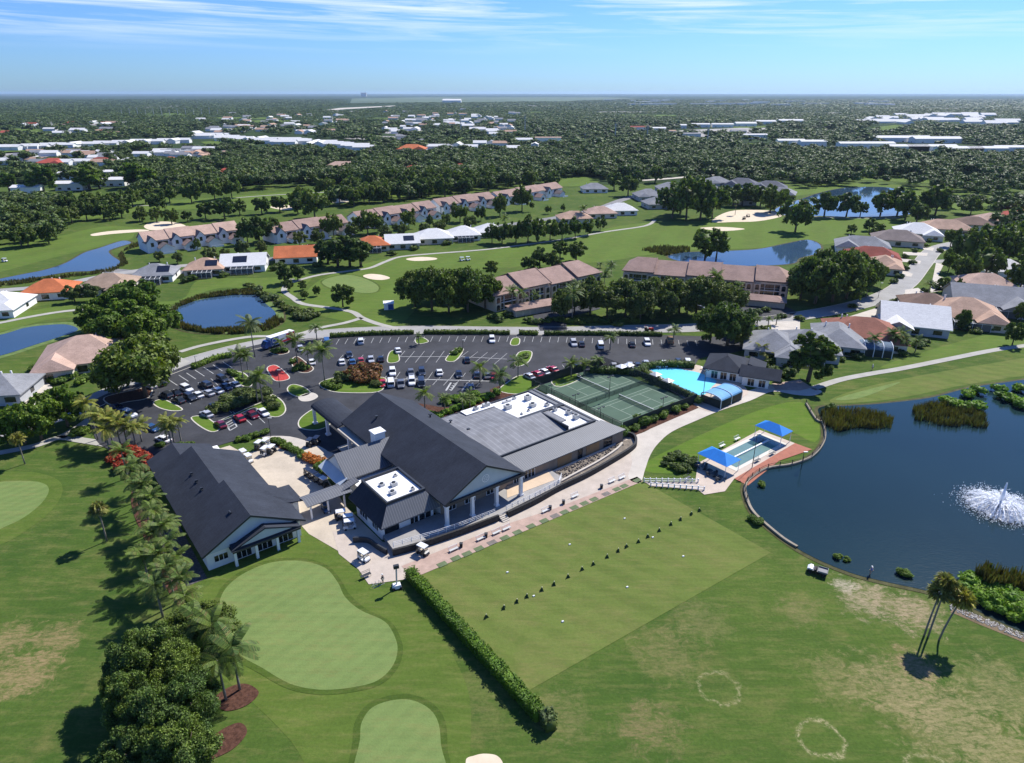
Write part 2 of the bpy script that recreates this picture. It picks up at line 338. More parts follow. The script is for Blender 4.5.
# foreground lawns
lawnA=sheet('apron_lawn',[(205,590),(250,548),(312,530),(345,545),(372,585),(400,590),(430,620),(455,660),(470,700),(470,763),(470,800),(340,800),(290,740),(250,700),(205,660),(195,620)],Z,m_collar)
tee=flat('practice_tee_lawn',[W(43.9,83.2),W(97.8,80.6),W(97.4,50.3),W(44.6,53.2)],Z*2,m_tee)
sheet('putting_green',[(220,600),(228,586),(245,573),(270,563),(300,561),(325,568),(338,583),(345,597),(360,610),(385,622),(396,640),(397,655),(390,670),(375,682),(350,688),(320,690),(290,684),(262,668),(240,655),(225,635),(219,615)],Z*3,m_green)
sheet('putting_green',[(360,740),(362,722),(372,708),(390,701),(410,700),(428,708),(438,722),(441,745),(443,790),(358,790)],Z*3,m_green)
sheet('putting_green',[(-10,484),(20,481),(42,483),(49,490),(42,503),(25,517),(5,527),(-40,545),(-60,500)],Z*3,m_green)
sheet('green_surround',[(-15,474),(30,472),(58,480),(62,494),(50,512),(30,528),(0,545),(-60,560),(-80,490)],Z*2,m_collar)
sheet('sand_bunker',[(466,760),(474,756),(484,754),(497,756),(503,765),(496,775),(470,774)],Z*3,m_sand)
sheet('putting_green',[(322,282),(332,277),(350,275),(366,279),(378,286),(376,292),(362,293),(345,290),(330,288)],Z*2,m_green)
sheet('putting_green',[(838,398),(900,382),(870,395),(850,400)],Z*3,m_green)
for q in [[(363,276),(370,274),(382,275),(390,278),(382,280),(370,279)],[(406,259),(420,257),(436,258),(434,260),(415,261)],[(144,226),(155,222),(172,222),(186,226),(180,232),(165,230),(150,230)],
          [(712,222),(722,214),(740,210),(775,211),(782,216),(760,221),(735,222)],[(700,228),(722,227),(745,229),(722,231)],[(270,207),(285,205),(298,208),(284,210)],[(324,200),(340,199),(352,201),(336,203)],[(92,234),(112,231),(140,229.5),(148,231),(112,234),(94,236)],[(520,290),(528,287),(545,287),(548,292),(530,294)],[(500,180),(520,178),(530,182),(510,184)]]:
    sheet('sand_bunker',q,Z*2.5,m_sand)
for q_ in ([(220,600),(228,586),(245,573),(270,563),(300,561),(325,568),(338,583),(345,597),(360,610),(385,622),(396,640),(397,655),(390,670),(375,682),(350,688),(320,690),(290,684),(262,668),(240,655),(225,635),(219,615)],[(360,740),(362,722),(372,708),(390,701),(410,700),(428,708),(438,722),(441,745),(443,790),(358,790)],[(322,282),(332,277),(350,275),(366,279),(378,286),(376,292),(362,293),(345,290),(330,288)]):
    _p=smoothpts([G(*a) for a in q_],True,5); _c=sum(_p,Vector())/len(_p); flat('green_fringe',[p_+(p_-_c).normalized()*.9 for p_ in _p],Z*(2.5 if q_[0][1]>400 else 1.5),m_fringe)
# ---------------------------------------------------------------- water
m_lake=watermat('lake_water',(.010,.028,.030),.11,.45,.9,(.007,.021,.023))
m_pond=watermat('pond_water',(.03,.06,.10),.05,.1,.5)
m_wet=mat('muddy_bank',(.085,.082,.035),.9,.4,.4,spec=.1,fine=.3)
m_lily=mat('lily_scum',(.14,.2,.06),.8,.3,.5,spec=.1,fine=.3)
LAKE=[(819,408),(850,406),(880,404),(930,398),(970,388),(1024,380),(1150,362),(1300,400),(1350,520),(1200,690),(1090,655),(1024,633),(985,615),(960,603),(930,592),(885,582),(850,573),(810,556),(780,537),(755,515),(747,500),(745,487),(752,478),(768,469),(792,465),(812,457),(824,441),(824,424)]
def grow(px,d,sm=True):
    p=smoothpts([G(*q) for q in px],True,5); n=len(p); o=[]
    area=sum(p[i].x*p[(i+1)%n].y-p[(i+1)%n].x*p[i].y for i in range(n)); s=1 if area>0 else -1
    for i in range(n):
        t=(p[(i+1)%n]-p[i-1]); t.normalize(); o.append(p[i]+Vector((t.y,-t.x,0))*s*d)
    return o
flat('lake_bank',grow(LAKE,.9),Z*3,m_wet); flat('lake_water',grow(LAKE,0),Z*5,m_lake)
PONDS=[[(171,318),(178,308),(200,300),(235,295),(262,295),(265,303),(275,312),(275,322),(262,328),(235,331),(205,331),(185,327)],
 [(-60,345),(0,335),(25,328),(50,325),(68,325),(78,330),(60,337),(35,345),(0,356),(-60,370)],
 [(-30,285),(0,279),(25,274),(45,270),(66,263),(84,253),(100,248),(122,241),(131,243),(119,247),(109,251),(112,256),(120,262),(112,268),(92,271),(70,272),(45,276),(20,280),(0,282),(-30,290)],
 [(668,257),(680,253),(700,252),(730,251),(760,249),(790,243),(808,240),(820,245),(818,253),(800,258),(790,264),(740,266),(690,263)],
 [(775,210),(790,203),(805,198),(820,193),(845,188),(880,187),(905,191),(920,200),(925,208),(905,215),(860,217),(820,216),(790,216)],
 [(105,146),(125,143),(150,142),(190,142),(197,146),(160,149),(120,150)]]
for i,q in enumerate(PONDS):
    if i<2: flat('weedy_shallows',grow(q,2.6),Z*2,m_lily)
    flat('pond_bank',grow(q,1.2 if i!=0 else 3.4),Z*1.5 if i<2 else Z*3,m_wet); flat('pond_water',grow(q,0),Z*5,m_pond)
# ---------------------------------------------------------------- roads and paths
ROAD=[(1010,236),(960,243),(935,250),(922,264),(905,284),(880,298),(840,309),(780,319),(740,324),(690,328),(640,329),(560,331),(500,331),(420,330),(350,332),(300,337),(250,346),(200,359),(165,371),(120,389),(80,408),(30,424),(-60,450)]
strip('road',ROAD,8.0,Z*4,m_road,kerb=m_kerb)
strip('road',[(100,270),(170,273),(250,262),(330,251),(420,239),(480,229),(560,217),(600,208),(625,199),(660,190),(700,184)],7.5,Z*4,mat('grey_street',(.2,.195,.19),.9,.15,.2))
strip('road',[(-20,292),(50,286),(110,275),(160,268),(230,262)],6,Z*5,m_road)
strip('road',[(1060,420-60),(1040,300),(1010,276),(960,262),(925,262)],6,Z*3,m_road)
strip('road',[(610,182),(650,180),(700,176),(745,172)],8,Z*8,m_conc)
for q,wd in [([(-20,326),(0,323),(30,317),(60,312),(90,309),(118,307)],2.6),
          ([(-20,456),(0,453),(35,446),(60,438),(85,441),(115,446),(140,452)],2.4),([(60,438),(75,430),(88,421),(100,412)],2.6),
          ([(1080,340),(1024,346),(990,351),(950,359),(900,369),(870,374),(840,380),(812,389)],2.4),
          ([(292,279),(284,290),(293,298),(303,304),(330,308),(352,312),(362,318),(378,324),(398,329)],2.4),
          ([(362,318),(345,323),(320,328),(290,336),(250,337),(205,345),(180,352)],2.2),
          ([(288,284),(300,280),(320,275),(350,271),(370,268),(385,262),(400,257),(430,254),(470,251),(500,248),(560,240),(605,232),(645,226),(655,220)],2.4),
          ([(780,215),(840,218),(900,218)],2.2),([(60,214),(120,207),(170,205)],2.4),([(215,200),(260,196),(330,192)],2.5)]:
    strip('cart_path',q,wd,Z*5,m_path)
# kinks of driveway and paving near the road at the left
flat('driveway',[p for p in wq([(14,378),(35,372),(45,380),(60,395),(50,408),(20,412),(0,405),(-20,395),(0,385)])],Z*5,m_conc)
flat('driveway',wq([(155,356),(165,350),(190,362),(178,370)]),Z*6,m_path)
# walkway from the lake path to the terrace
sheet('promenade',[(812,388),(822,392),(812,396),(795,395),(772,392),(750,401),(720,411),(696,421),(672,432),(658,444),(650,456),(645,470),(640,483),(628,478),(632,462),(628,440),(645,432),(668,420),(700,407),(728,398),(748,391),(770,385),(790,382)],Z*5,m_conc,k=6)
flat('shaded_paver_court',wq([(772,384),(800,380),(812,388),(800,391),(775,390)]),Z*6,m_pav)
flat('patio_walk',[W(43.9,83.2),W(97.8,80.6),W(98.8,84.5),W(109,92.5),W(112,97),W(108,98),W(94,95),W(50,92),W(45,95),W(39,104),W(37,97),W(37.8,91),W(37.4,86.4)],Z*4,m_paver2)
flat('brick_band',[W(43.9,83.2),W(97.8,80.6),W(98.2,82.6),W(76,84.3),W(66,85.9),W(44.0,87.2)],Z*5,m_pav)
flat('service_court',[W(35.2,106),W(37.5,97),W(39,92),W(44.8,91.5),W(44.6,110),W(46,122),W(50,128),W(50,138),W(46,143),W(36,144),W(34.5,150),W(30,150),W(31,143),W(35,139),W(35,118)],Z*3.2,m_conc2)
flat('stone_bed',[W(11.8,104.5),W(16.8,104.5),W(17.2,128),W(13,128)],Z*2,m_stone)
for q_ in ([(889,270),(899,269),(913,274),(911,277),(898,275),(890,275)],[(897,258),(921,261),(920,264),(896,261)],[(903,252),(928,253),(927,256),(903,255)],[(920,246),(934,248),(933,251),(920,249)],[(936,263),(944,264),(938,276),(950,280),(948,290),(930,292)],[(905,290),(918,288),(935,300),(925,306),(905,302)],[(940,287),(950,289),(930,293)],[(845,318),(880,307),(900,309),(870,322)],[(770,322),(800,321),(800,330),(772,332)],[(960,276),(975,280),(985,288),(970,290)]):
    flat('driveway',wq(q_),Z*5,m_conc)
# car park
sheet('parking_lot',[(92,404),(112,392),(150,380),(205,359),(262,344),(290,341),(320,338),(420,334),(560,335),(640,335),(735,338),(748,343),(742,351),(702,358),(690,367),(640,370),(608,371),(578,374),(556,384),(520,394),(490,392),(462,400),(440,412),(400,425),(355,448),(318,462),(306,452),(278,438),(240,440),(200,452),(160,462),(130,455),(100,445),(92,425)],Z*6,m_asph,k=4)
flat('driveway',wq([(540,331),(567,331),(566,318),(600,309),(597,300),(560,306),(533,316)]),Z*6,m_asph)
flat('driveway',wq([(735,323),(790,318),(797,312),(770,300),(735,302)]),Z*6,m_asph)
flat('apron_paving',[W(44.5,138.6),W(49,139.5),W(52,131),W(47,124),W(45.5,131)],Z*8,m_conc2)
sheet('apron_paving',[(262,438),(290,437),(318,446),(330,455),(318,460),(300,452),(280,446)],Z*7.5,m_conc,k=4)
# painted lines
lines=MB()
def line(a,b,wd=.13,z=Z*7):
    a=Vector(a);b=Vector(b); d=(b-a).normalized(); n_=Vector((-d.y,d.x,0))*wd/2
    lines.add([(a-n_).to_3d()[:2]+(z,),(b-n_)[:2]+(z,),(b+n_)[:2]+(z,),(a+n_)[:2]+(z,)],[(0,1,2,3)])
def stall_row(px,depth,pitch=2.75,side=-1,lean=0,skip=()):
    pts=smoothpts([G(*q) for q in px],False,8); acc=0; last=pts[0]; i=0
    for a,b in zip(pts,pts[1:]):
        seg=(b-a).length; d=(b-a)/seg
        while acc<=seg:
            p=a+d*acc; nn=Vector((-d.y,d.x,0))*side; 
            if i not in skip: line(p,p+nn*depth+d*lean)
            acc+=pitch; i+=1
        acc-=seg
stall_row([(322,340),(420,337),(520,337),(600,338.5),(700,341)],5.2,2.8,-1,lean=-.4)
line(G(396,357),G(446,357),.25); line(G(461,357),G(507,359.5),.25)
stall_row([(400,357),(446,357)],5,3.1,1,.8); stall_row([(400,357),(446,357)],5,3.1,-1,-.8)
stall_row([(461,357),(507,359.5)],5,3.1,1,1.2); stall_row([(461,357),(507,359.5)],5,3.1,-1,-1.2)
stall_row([(338,361),(390,361)],5,3.1,1,.5)
stall_row([(352,379),(430,379),(488,381)],5,3.1,1,.6); stall_row([(384,379),(430,379),(488,381)],4.6,3.1,-1,-.8)
line(G(391,379),G(489,381.5),.35)
stall_row([(610,371),(650,368.5),(700,367)],5,2.9,1,-1.2); stall_row([(557,372),(585,370)],5,2.9,1,0)
for (x,y) in [(172,383),(183,379),(190.5,376.7),(199,373.8),(208,371.2),(217,368.6),(227,365.6)]: line(G(x-4,y-3.4),G(x+5.5,y+2.8),.2)
for (x,y) in [(176,404),(187,401),(198,396),(207,392.5),(216,389),(226,386),(171,398),(201,386),(214,382),(228,410),(236,415),(248,422),(261,420)]: line(G(x-3,y-3),G(x+4,y+3.5),.15)
for q in [[(446,391),(451,383)],[(451,391),(457,383)],[(467,391),(473,383)],[(462,391),(468,383)]]: line(G(*q[0]),G(*q[1]),.5)
for k in range(4): line(G(449+k*1.4,390-k*2),G(452+k*1.2,390-k*2),.3); line(G(464+k*1.4,390-k*2),G(467+k*1.2,390-k*2),.3)
lo_=[G(226,424),G(233,420),G(237,427),G(230,431)]
for i in range(4): line(lo_[i],lo_[(i+1)%4],.3)
for t in (.3,.6): line(lo_[0].lerp(lo_[3],t),lo_[1].lerp(lo_[2],t),.25)
ln=lines.build('road_markings',mat('worn_white_paint',(.5,.5,.48),.8,.25,1.2,spec=.1,fine=.3)); ln['kind']='structure'
# islands: kerb ring and raised bed
def island(px,fill,nm='island_grass',k=4,wd=.3):
    p=smoothpts([G(*q) for q in px],True,k); n=len(p); ar=sum(p[i].x*p[(i+1)%n].y-p[(i+1)%n].x*p[i].y for i in range(n)); s=1 if ar>0 else -1
    q=[p[i]+Vector(((p[(i+1)%n]-p[i-1]).normalized().y,-(p[(i+1)%n]-p[i-1]).normalized().x,0))*s*wd for i in range(n)]
    mb=MB(); mb.add([(a.x,a.y,0) for a in q]+[(a.x,a.y,.18) for a in q]+[(a.x,a.y,.18) for a in p],[(i,(i+1)%n,(i+1)%n+n,i+n) for i in range(n)]+[(i+n,(i+1)%n+n,(i+1)%n+2*n,i+2*n) for i in range(n)])
    kb=mb.build('kerb',m_kerb); kb['kind']='structure'
    flat(nm,p,.175,fill)
island([(154,403),(162,400),(172,404),(182,410),(172,411),(160,408)],m_lush)
island([(192,418),(203,417),(212,422),(219,429),(212,432),(200,426)],m_lush)
island([(219,422),(245,410),(262,403),(272,400),(272,395),(282,402),(285,411),(278,417),(266,415),(255,408),(240,414)],m_lush)
island([(231,372),(244,374),(252,384),(246,387),(236,381)],m_lush)
island([(268,368),(276,366),(288,376),(287,380),(276,381),(270,374)],mat('red_flower_bed',(.5,.055,.045),.9,.35,1.5,fine=.3),'red_flower_bed')
island([(288,389),(293,385),(304,388),(310,394),(300,397),(291,394)],m_lush)
island([(300,397),(311,393.5),(317,397),(310,401),(302,401)],m_conc,'island_paving')
island([(299,424),(303,417),(316,409),(327,413),(330,424),(318,430),(303,429)],m_lush)
island([(320,384),(336,378),(360,379),(383,378),(385,384),(378,392),(350,393),(330,391)],m_lush)
island([(416,340),(422,338),(428,342),(418,344)],m_lush)
island([(456,349),(463,350),(455,361),(446,360)],m_lush)
island([(519,353),(531,352),(529,361),(521,366),(515,365)],m_lush)
island([(513,339),(519,339),(518,345),(511,345)],m_lush)
island([(390,353),(396,351),(399,360),(394,363),(388,362)],m_lush)
island([(292,362),(297,357),(307,364),(313,369),(307,373),(297,371)],m_mulch)
island([(271,352),(279,349),(287,350),(288,353),(280,355),(273,354)],m_mulch)
island([(552,382),(560,375),(575,374),(580,379),(560,387)],m_lush)
island([(500,391),(508,383),(520,376),(532,378),(540,385),(520,394)],m_lush)
island([(128,392),(150,388),(148,398),(128,402),(112,405),(105,398)],m_mulch)
for q in [[(400,408),(420,404),(450,408),(490,398),(490,390),(505,385),(520,384),(520,392),(500,405),(470,412),(440,421),(410,418)],
          [(320,466),(330,462),(345,473),(340,480),(328,476)],[(273,441),(292,447),(315,457),(322,463),(318,466),(300,455),(280,449)]]:
    sheet('planting_bed',q,Z*8,m_mulch,k=3)
def mulch(px): 
    p=[G(*q) for q in px]; flat('mulch_bed',smoothpts(p,True,6),Z*4,m_mulch)
mulch([(214,700),(228,688),(246,684),(259,693),(246,706),(225,711)]); mulch([(205,745),(222,730),(240,723),(247,733),(232,750),(206,760)])
mulch([(131,495),(138,490),(150,520),(160,545),(172,575),(190,600),(178,606),(160,575),(145,540),(134,515)])
flat('red_planting_bed',[W(111,97.5),W(112,95.8),W(138,96.3),W(138.8,98.4),W(111,99.6)],Z*6,m_mulch)
flat('dry_shore',wq([(955,608),(985,618),(1030,640),(1030,645),(980,625),(950,612)]),Z*2,m_dirt)
# haze is built at the end
# ================================================================ CLUBHOUSE
def meshmat(name,c,dens):
    m,nt,b=newmat(name); b.inputs['Base Color'].default_value=(*c,1); b.inputs['Roughness'].default_value=.8
    t=nt.nodes.new('ShaderNodeBsdfTransparent'); x=nt.nodes.new('ShaderNodeMixShader'); x.inputs[0].default_value=dens
    o=nt.nodes['Material Output']; nt.links.new(t.outputs[0],x.inputs[1]); nt.links.new(b.outputs[0],x.inputs[2]); nt.links.new(x.outputs[0],o.inputs[0]); return m
m_screen=meshmat('dark_windscreen',(.018,.028,.022),.88); m_chain=meshmat('chain_link',(.05,.06,.055),.35)
m_char=shingle('charcoal_shingle',(.042,.048,.062)); m_wallw=mat('white_render',(.8,.79,.75),.8,.06,.5,spec=.2); m_trim=plain('white_trim',(.78,.78,.77),.5)
m_gable=stripes('pale_blue_siding',(.56,.61,.62),(.5,.55,.56),.25,R(90),.7,.8)
m_metal=stripes('grey_standing_seam',(.12,.126,.138),(.21,.217,.23),.5,0,.6,.82,.12,.3)
m_metal2=stripes('grey_seam_across',(.12,.126,.138),(.21,.217,.23),.5,R(90),.6,.82,.12,.3)
m_greyroof=stripes('weathered_grey_roof',(.21,.213,.222),(.28,.283,.29),1.3,0,.65,.85,.35,.25)
m_membr=mat('white_roof_membrane',(.78,.77,.74),.7,.1,.5,spec=.3,fine=.08)
m_darktrim=plain('dark_trim',(.03,.035,.042),.5); m_glass=glassmat('dark_glass'); m_brickw=mat('tan_brick_wall',(.3,.225,.16),.85,.15,.8,fine=.15)
m_hvac=plain('galvanised_unit',(.5,.5,.48),.5,metal=.2); m_darkstone=mat('dark_terrace_stone',(.035,.034,.034),.8,.6,2.2,fine=.4)
m_pinkpaint=m_brickw
def lf(u0,n0):   # local frame object
    return (u0,n0)
def hvac(parent,u,n,z,s=(1.6,1.3,1.0)):
    m=MB(); s=tuple(k*.78 for k in s); m.rbox(u,n,z,s[0],s[1],s[2]); o=m.build('rooftop_unit',m_hvac,parent)
    f=MB(); f.tube([(u,n,z+s[2]),(u,n,z+s[2]+.15)],min(s[0],s[1])*.36,12); f.build('fan',m_darktrim,o); return o
def winpart(parent,x0,x1,y,z0,z1,nrm=(0,-1),panes=2,name='window',frame=m_trim):
    """a window on a wall plane; nrm=(0,-1) faces -y, (-1,0) faces -x, (1,0) faces +x"""
    nx,ny=nrm
    def q(a,b,zz0,zz1,d):
        if ny: yy=y+ny*d; m.box(a,b,min(y-ny*.02,yy),max(y-ny*.02,yy),zz0,zz1)
        else: xx=y+nx*d; m.box(min(y-nx*.02,xx),max(y-nx*.02,xx),a,b,zz0,zz1)
    m=MB(); q(x0,x1,z0,z1,.03); o=m.build(name,m_glass,parent)
    m=MB(); t=.09
    for a,b,c,d in ((x0-t,x1+t,z1,z1+t),(x0-t,x1+t,z0-t,z0),(x0-t,x0,z0,z1),(x1,x1+t,z0,z1)): q(a,b,c,d,.08)
    for k in range(1,panes): xx=x0+(x1-x0)*k/panes; q(xx-t/2,xx+t/2,z0,z1,.075)
    m.build('frame',frame,o); return o
# root of the clubhouse: local x=u-64, y=n-90
ch=thing('clubhouse','sprawling clubhouse with charcoal gabled hall, columned porch and white rooftop plant decks','clubhouse',W(64,90),CA)
OFF=(64,90,0)
def cb(): return MB(OFF)
HB,HE,HR=1.0,6.0,11.0
UL,UR,NF,NB=55.3,74.3,90.7,134.0; UM=(UL+UR)/2
m=cb()  # hall walls set back behind the porch
m.box(57.2,72.6,95.2,133,0,5.75); m.box(74,107,95.6,121.5,0,3.3); m.box(45,56,96,106,0,3.4); m.box(47.5,57,107.7,121,0,3.3)
m.box(75.2,101.2,100.2,122,3.3,5.2)
m.build('wall',m_wallw,ch)
b=cb(); b.box(72.9,107.2,95.4,95.58,0,3.25); b.box(57.1,72.7,95.0,95.18,HB,5.7); b.box(107.02,107.2,95.6,121,0,3.3); b.build('brick_facing',m_brickw,ch)
r=cb()
def slope(mb,a,b_,c,d,t=.3): mb.slab([a,b_,c,d],t)
slope(r,(UL,NF,HE),(UM,NF,HR),(UM,NB,HR),(UL,NB,HE)); slope(r,(UM+.01,NF,HR),(UR,NF,HE),(UR,NB,HE),(UM+.01,NB,HR))
hr=r.build('roof',m_char,ch)
g=cb(); gp=[(UL+.9,HE+.1),(UR-.9,HE+.1),(UM,HR-.35)]
g.add([(a,NF+.35,z) for a,z in gp]+[(a,NF+.6,z) for a,z in gp],[(0,1,2),(5,4,3),(0,3,4,1),(1,4,5,2),(2,5,3,0)]); g.build('gable',m_gable,ch)
g=cb(); g.add([(a,NB-.6,z) for a,z in gp]+[(a,NB-.35,z) for a,z in gp],[(0,1,2),(5,4,3),(0,3,4,1),(1,4,5,2),(2,5,3,0)]); g.build('gable',m_gable,ch)
t=cb(); t.box(UL+.3,UR-.3,NF-.12,NF+.32,HE-.55,HE+.02); t.slab([(UL,NF-.1,HE+.05),(UM,NF-.1,HR+.05),(UM,NF+.1,HR+.05),(UL,NF+.1,HE+.05)],.42); t.slab([(UM,NF-.1,HR+.05),(UR,NF-.1,HE+.05),(UR,NF+.1,HE+.05),(UM,NF+.1,HR+.05)],.42)
t.box(UL+.5,UR-.5,NF+.33,95.2,5.5,5.7); t.build('fascia',m_darktrim,ch)
e=cb(); cx_,cz=UM,8.05
ring=[(cx_+math.cos(2*math.pi*k/28)*.85,cz+math.sin(2*math.pi*k/28)*.85) for k in range(28)]; ring2=[(cx_+math.cos(2*math.pi*k/28)*.68,cz+math.sin(2*math.pi*k/28)*.68) for k in range(28)]
e.add([(x,NF+.29,z) for x,z in ring]+[(x,NF+.29,z) for x,z in ring2],[(k,(k+1)%28,(k+1)%28+28,k+28) for k in range(28)])
for k in range(5):
    a=k*2*math.pi/5+math.pi/2; e.add([(cx_+math.cos(a)*.12,NF+.285,cz+math.sin(a)*.12),(cx_+math.cos(a-.35)*.38,NF+.285,cz+math.sin(a-.35)*.38),(cx_+math.cos(a)*.58,NF+.285,cz+math.sin(a)*.58),(cx_+math.cos(a+.35)*.38,NF+.285,cz+math.sin(a+.35)*.38)],[(0,1,2,3)])
e.build('emblem',m_trim,ch)
for u in (55.9,61.6,67.3,73.3):
    c=cb(); c.rbox(u,91,HB,.85,.85,.35); c.rbox(u,91,HB+.35,.6,.6,5.5-HB-.65); c.rbox(u,91,5.2,.85,.85,.28); c.build('column',m_trim,ch)
bm_=cb(); bm_.box(55.6,73.8,90.75,91.25,5.49,5.9); bm_.build('beam',m_trim,ch)
for a,b2 in ((58,60.4),(62.6,65),(67.8,70.4)): winpart(ch,a-64,b2-64,95.0-90,HB+.2,HB+2.6,panes=3)
for a,b2 in ((75,77),(77.8,80.5)): winpart(ch,a-64,b2-64,95.4-90,.9,2.9,panes=3)
for a,b2 in ((93,94.2),(101,103.5)): winpart(ch,a-64,b2-64,95.4-90,.1,2.7,panes=1,name='door',frame=m_darktrim)
for a,b2 in ((87,91),(95.5,99.5)):
    q=cb(); q.box(a,b2,95.3,95.38,.3,2.8); q.build('wood_panel',mat('orange_wood_panel',(.36,.2,.09),.7,.1,.8),ch)
# chimney
c=cb(); c.box(55.6,57.9,117.6,119.8,5.5,9.3); c.build('chimney',m_wallw,ch)
c=cb(); c.box(55.4,58.1,117.4,120,9.3,9.55); c.build('chimney_cap',m_trim,ch)
# porte-cochere (barrel canopy) at the rear left
pc=cb(); n_=10
for i in range(n_):
    a0,a1=math.pi*i/n_,math.pi*(i+1)/n_
    pc.slab([(57.6-3.3*math.cos(a0),149.2,4.6+1.1*math.sin(a0)),(57.6-3.3*math.cos(a1),149.2,4.6+1.1*math.sin(a1)),(57.6-3.3*math.cos(a1),133.8,4.6+1.1*math.sin(a1)),(57.6-3.3*math.cos(a0),133.8,4.6+1.1*math.sin(a0))],.25)
pc.build('entrance_canopy',m_char,ch)
for u,nn in ((54.7,148.5),(60.4,148.5),(54.7,141),(54.4,128.5),(54.4,124)):
    c=cb(); c.rbox(u,nn,0,.6,.6,4.55); c.rbox(u,nn,0,1.1,1.1,.5); c.build('column',m_trim,ch)
p=cb(); p.box(54,58,121.5,133.5,4.6,4.9); p.box(53.6,57.2,120,133.6,.05,.35); p.build('side_porch',m_conc,ch)
# left cross wing with metal roof and pale gable
lw=cb(); 
slope(lw,(46.3,112.6,4.2),(57.0,112.6,4.2),(60.5,117.6,7.9),(46.3,117.6,7.9),.25); slope(lw,(46.3,117.61,7.9),(60.5,117.61,7.9),(57.0,122.8,4.2),(46.3,122.8,4.2),.25)
lw.slab([(43.6,110.5,3.3),(48,110.5,4.4),(48,113.6,4.4),(43.6,113.6,3.3)],.2)
lw.build('metal_wing_roof',m_metal,ch)
g=cb(); gg=[(112.9,4.1),(122.5,4.1),(117.6,7.6)]; g.add([(46.6,y,z) for y,z in gg]+[(46.9,y,z) for y,z in gg],[(0,2,1),(3,4,5),(0,1,4,3),(1,2,5,4),(2,0,3,5)])
g.build('gable',m_gable,ch); g=cb(); g.slab([(44.6,112.6,3.5),(46.55,112.6,4.6),(46.55,122.6,4.6),(44.6,122.6,3.5)],.15); g.build('gable_skirt',m_gable,ch)
# mansard wing: steep slopes round a white deck
ms=cb(); E4=3.6; T=6.8; o_=[(44.2,94.3),(56.6,94.3),(56.6,107.6),(44.2,107.6)]; i_=[(46.9,96.6),(54.6,96.6),(54.6,106.4),(46.9,106.4)]
for k in (0,):
    ms.slab([(*o_[0],E4),(*o_[1],E4),(*i_[1],T),(*i_[0],T)],.25)
ms.slab([(*o_[1],E4),(*o_[2],E4),(*i_[2],T),(*i_[1],T)],.25)
ms.build('mansard_metal_roof',m_metal,ch)
ms=cb(); ms.slab([(*o_[3],E4),(*o_[0],E4),(*i_[0],T),(*i_[3],T)],.25); ms.slab([(*o_[2],E4),(*o_[3],E4),(*i_[3],T),(*i_[2],T)],.25); ms.build('mansard_shingle_roof',m_char,ch)
p=cb()
for a in ((46.7,54.8,96.4,96.75),(46.7,54.8,106.3,106.6),(46.7,47.05,96.76,106.29),(54.45,54.8,96.76,106.29)): p.box(*a,T-.3,T+.25)
p.build('parapet',m_darktrim,ch)
d=cb(); d.box(47.06,54.44,96.77,106.28,T-.6,T-.25); d.build('roof_deck',m_membr,ch)
hvac(ch,49.4-64,99.2-90,T-.25,(1.5,1.3,.8)); hvac(ch,51-64,101.6-90,T-.25,(1.6,1.2,.9)); hvac(ch,49.2-64,103-90,T-.25,(1.2,1.2,.6)); hvac(ch,53-64,98-90,T-.25,(.8,.8,.7)); hvac(ch,52.9-64,104.4-90,T-.25,(.9,.7,.5))
for a,b2 in ((45.6,48.6),(51,52.6),(52.9,55.4)): winpart(ch,a-64,b2-64,96-90,.9,3.1,panes=1 if a==45.6 else 2,frame=m_trim)
for a,b2 in ((97.2,99.4),(101.5,104.5)): winpart(ch,a-90,b2-90,45-64,1.2,2.9,nrm=(-1,0),panes=3)
# east wing: big low grey roof with white plant decks
er=cb(); zr=5.9
er.slab([(72.5,100.2,5.7),(102.2,100.2,5.5),(94.2,100.2+.01,5.5),(72.5,100.25,5.7)],.2) if False else None
er.slab([(71.2,100.2,5.25),(94.4,100.2,5.25),(94.4,109.6,6.3),(71.2,109.6,6.3)],.3); er.slab([(71.2,109.61,6.3),(88.2,109.61,6.3),(88.2,122.4,5.5),(71.2,122.4,5.5)],.3)
er.box(94.41,97.2,104,109.6,5.2,5.55)
er.box(88.21,97.2,109.61,110.6,5.2,5.56)
er.build('grey_roof',m_greyroof,ch)
wd=cb(); wd.box(88.22,100.6,110.61,122.0,5.1,5.3); wd.box(97.21,102.0,100.6,110.6,5.1,5.3); wd.box(94.41,97.2,100.6,103.99,5.1,5.31); wd.box(80,88.2,119.6,122.2,5.75,5.9); wd.build('roof_deck',m_membr,ch)
fr=cb()
for a in ((70.9,102.6,99.85,100.19),(71,102.6,122.41,122.8),(102.2,102.6,100.2,122.4)): fr.box(*a,4.9,5.42)
fr.box(88.2,102.2,110.3,111.4,5.1,5.75); fr.box(94.1,94.45,100.2,109.6,5.0,6.3)
fr.build('parapet',m_darktrim,ch)
br_=cb(); br_.slab([(100.7,100.6,5.6),(103.6,99.9,5.0),(103.6,123,5.0),(100.7,122,5.6)],.2); br_.slab([(79,122.3,5.7),(103.6,122.3,5.1),(103.6,124.4,4.4),(76,124.4,4.6)],.2); br_.build('edge_roof',m_metal2,ch)
lt=cb(); lt.slab([(74.6,94.6,3.4),(107.6,95.0,3.4),(104.2,99.85,5.0),(74.2,99.85,5.0)],.22); lt.build('lean_to_roof',m_metal,ch)
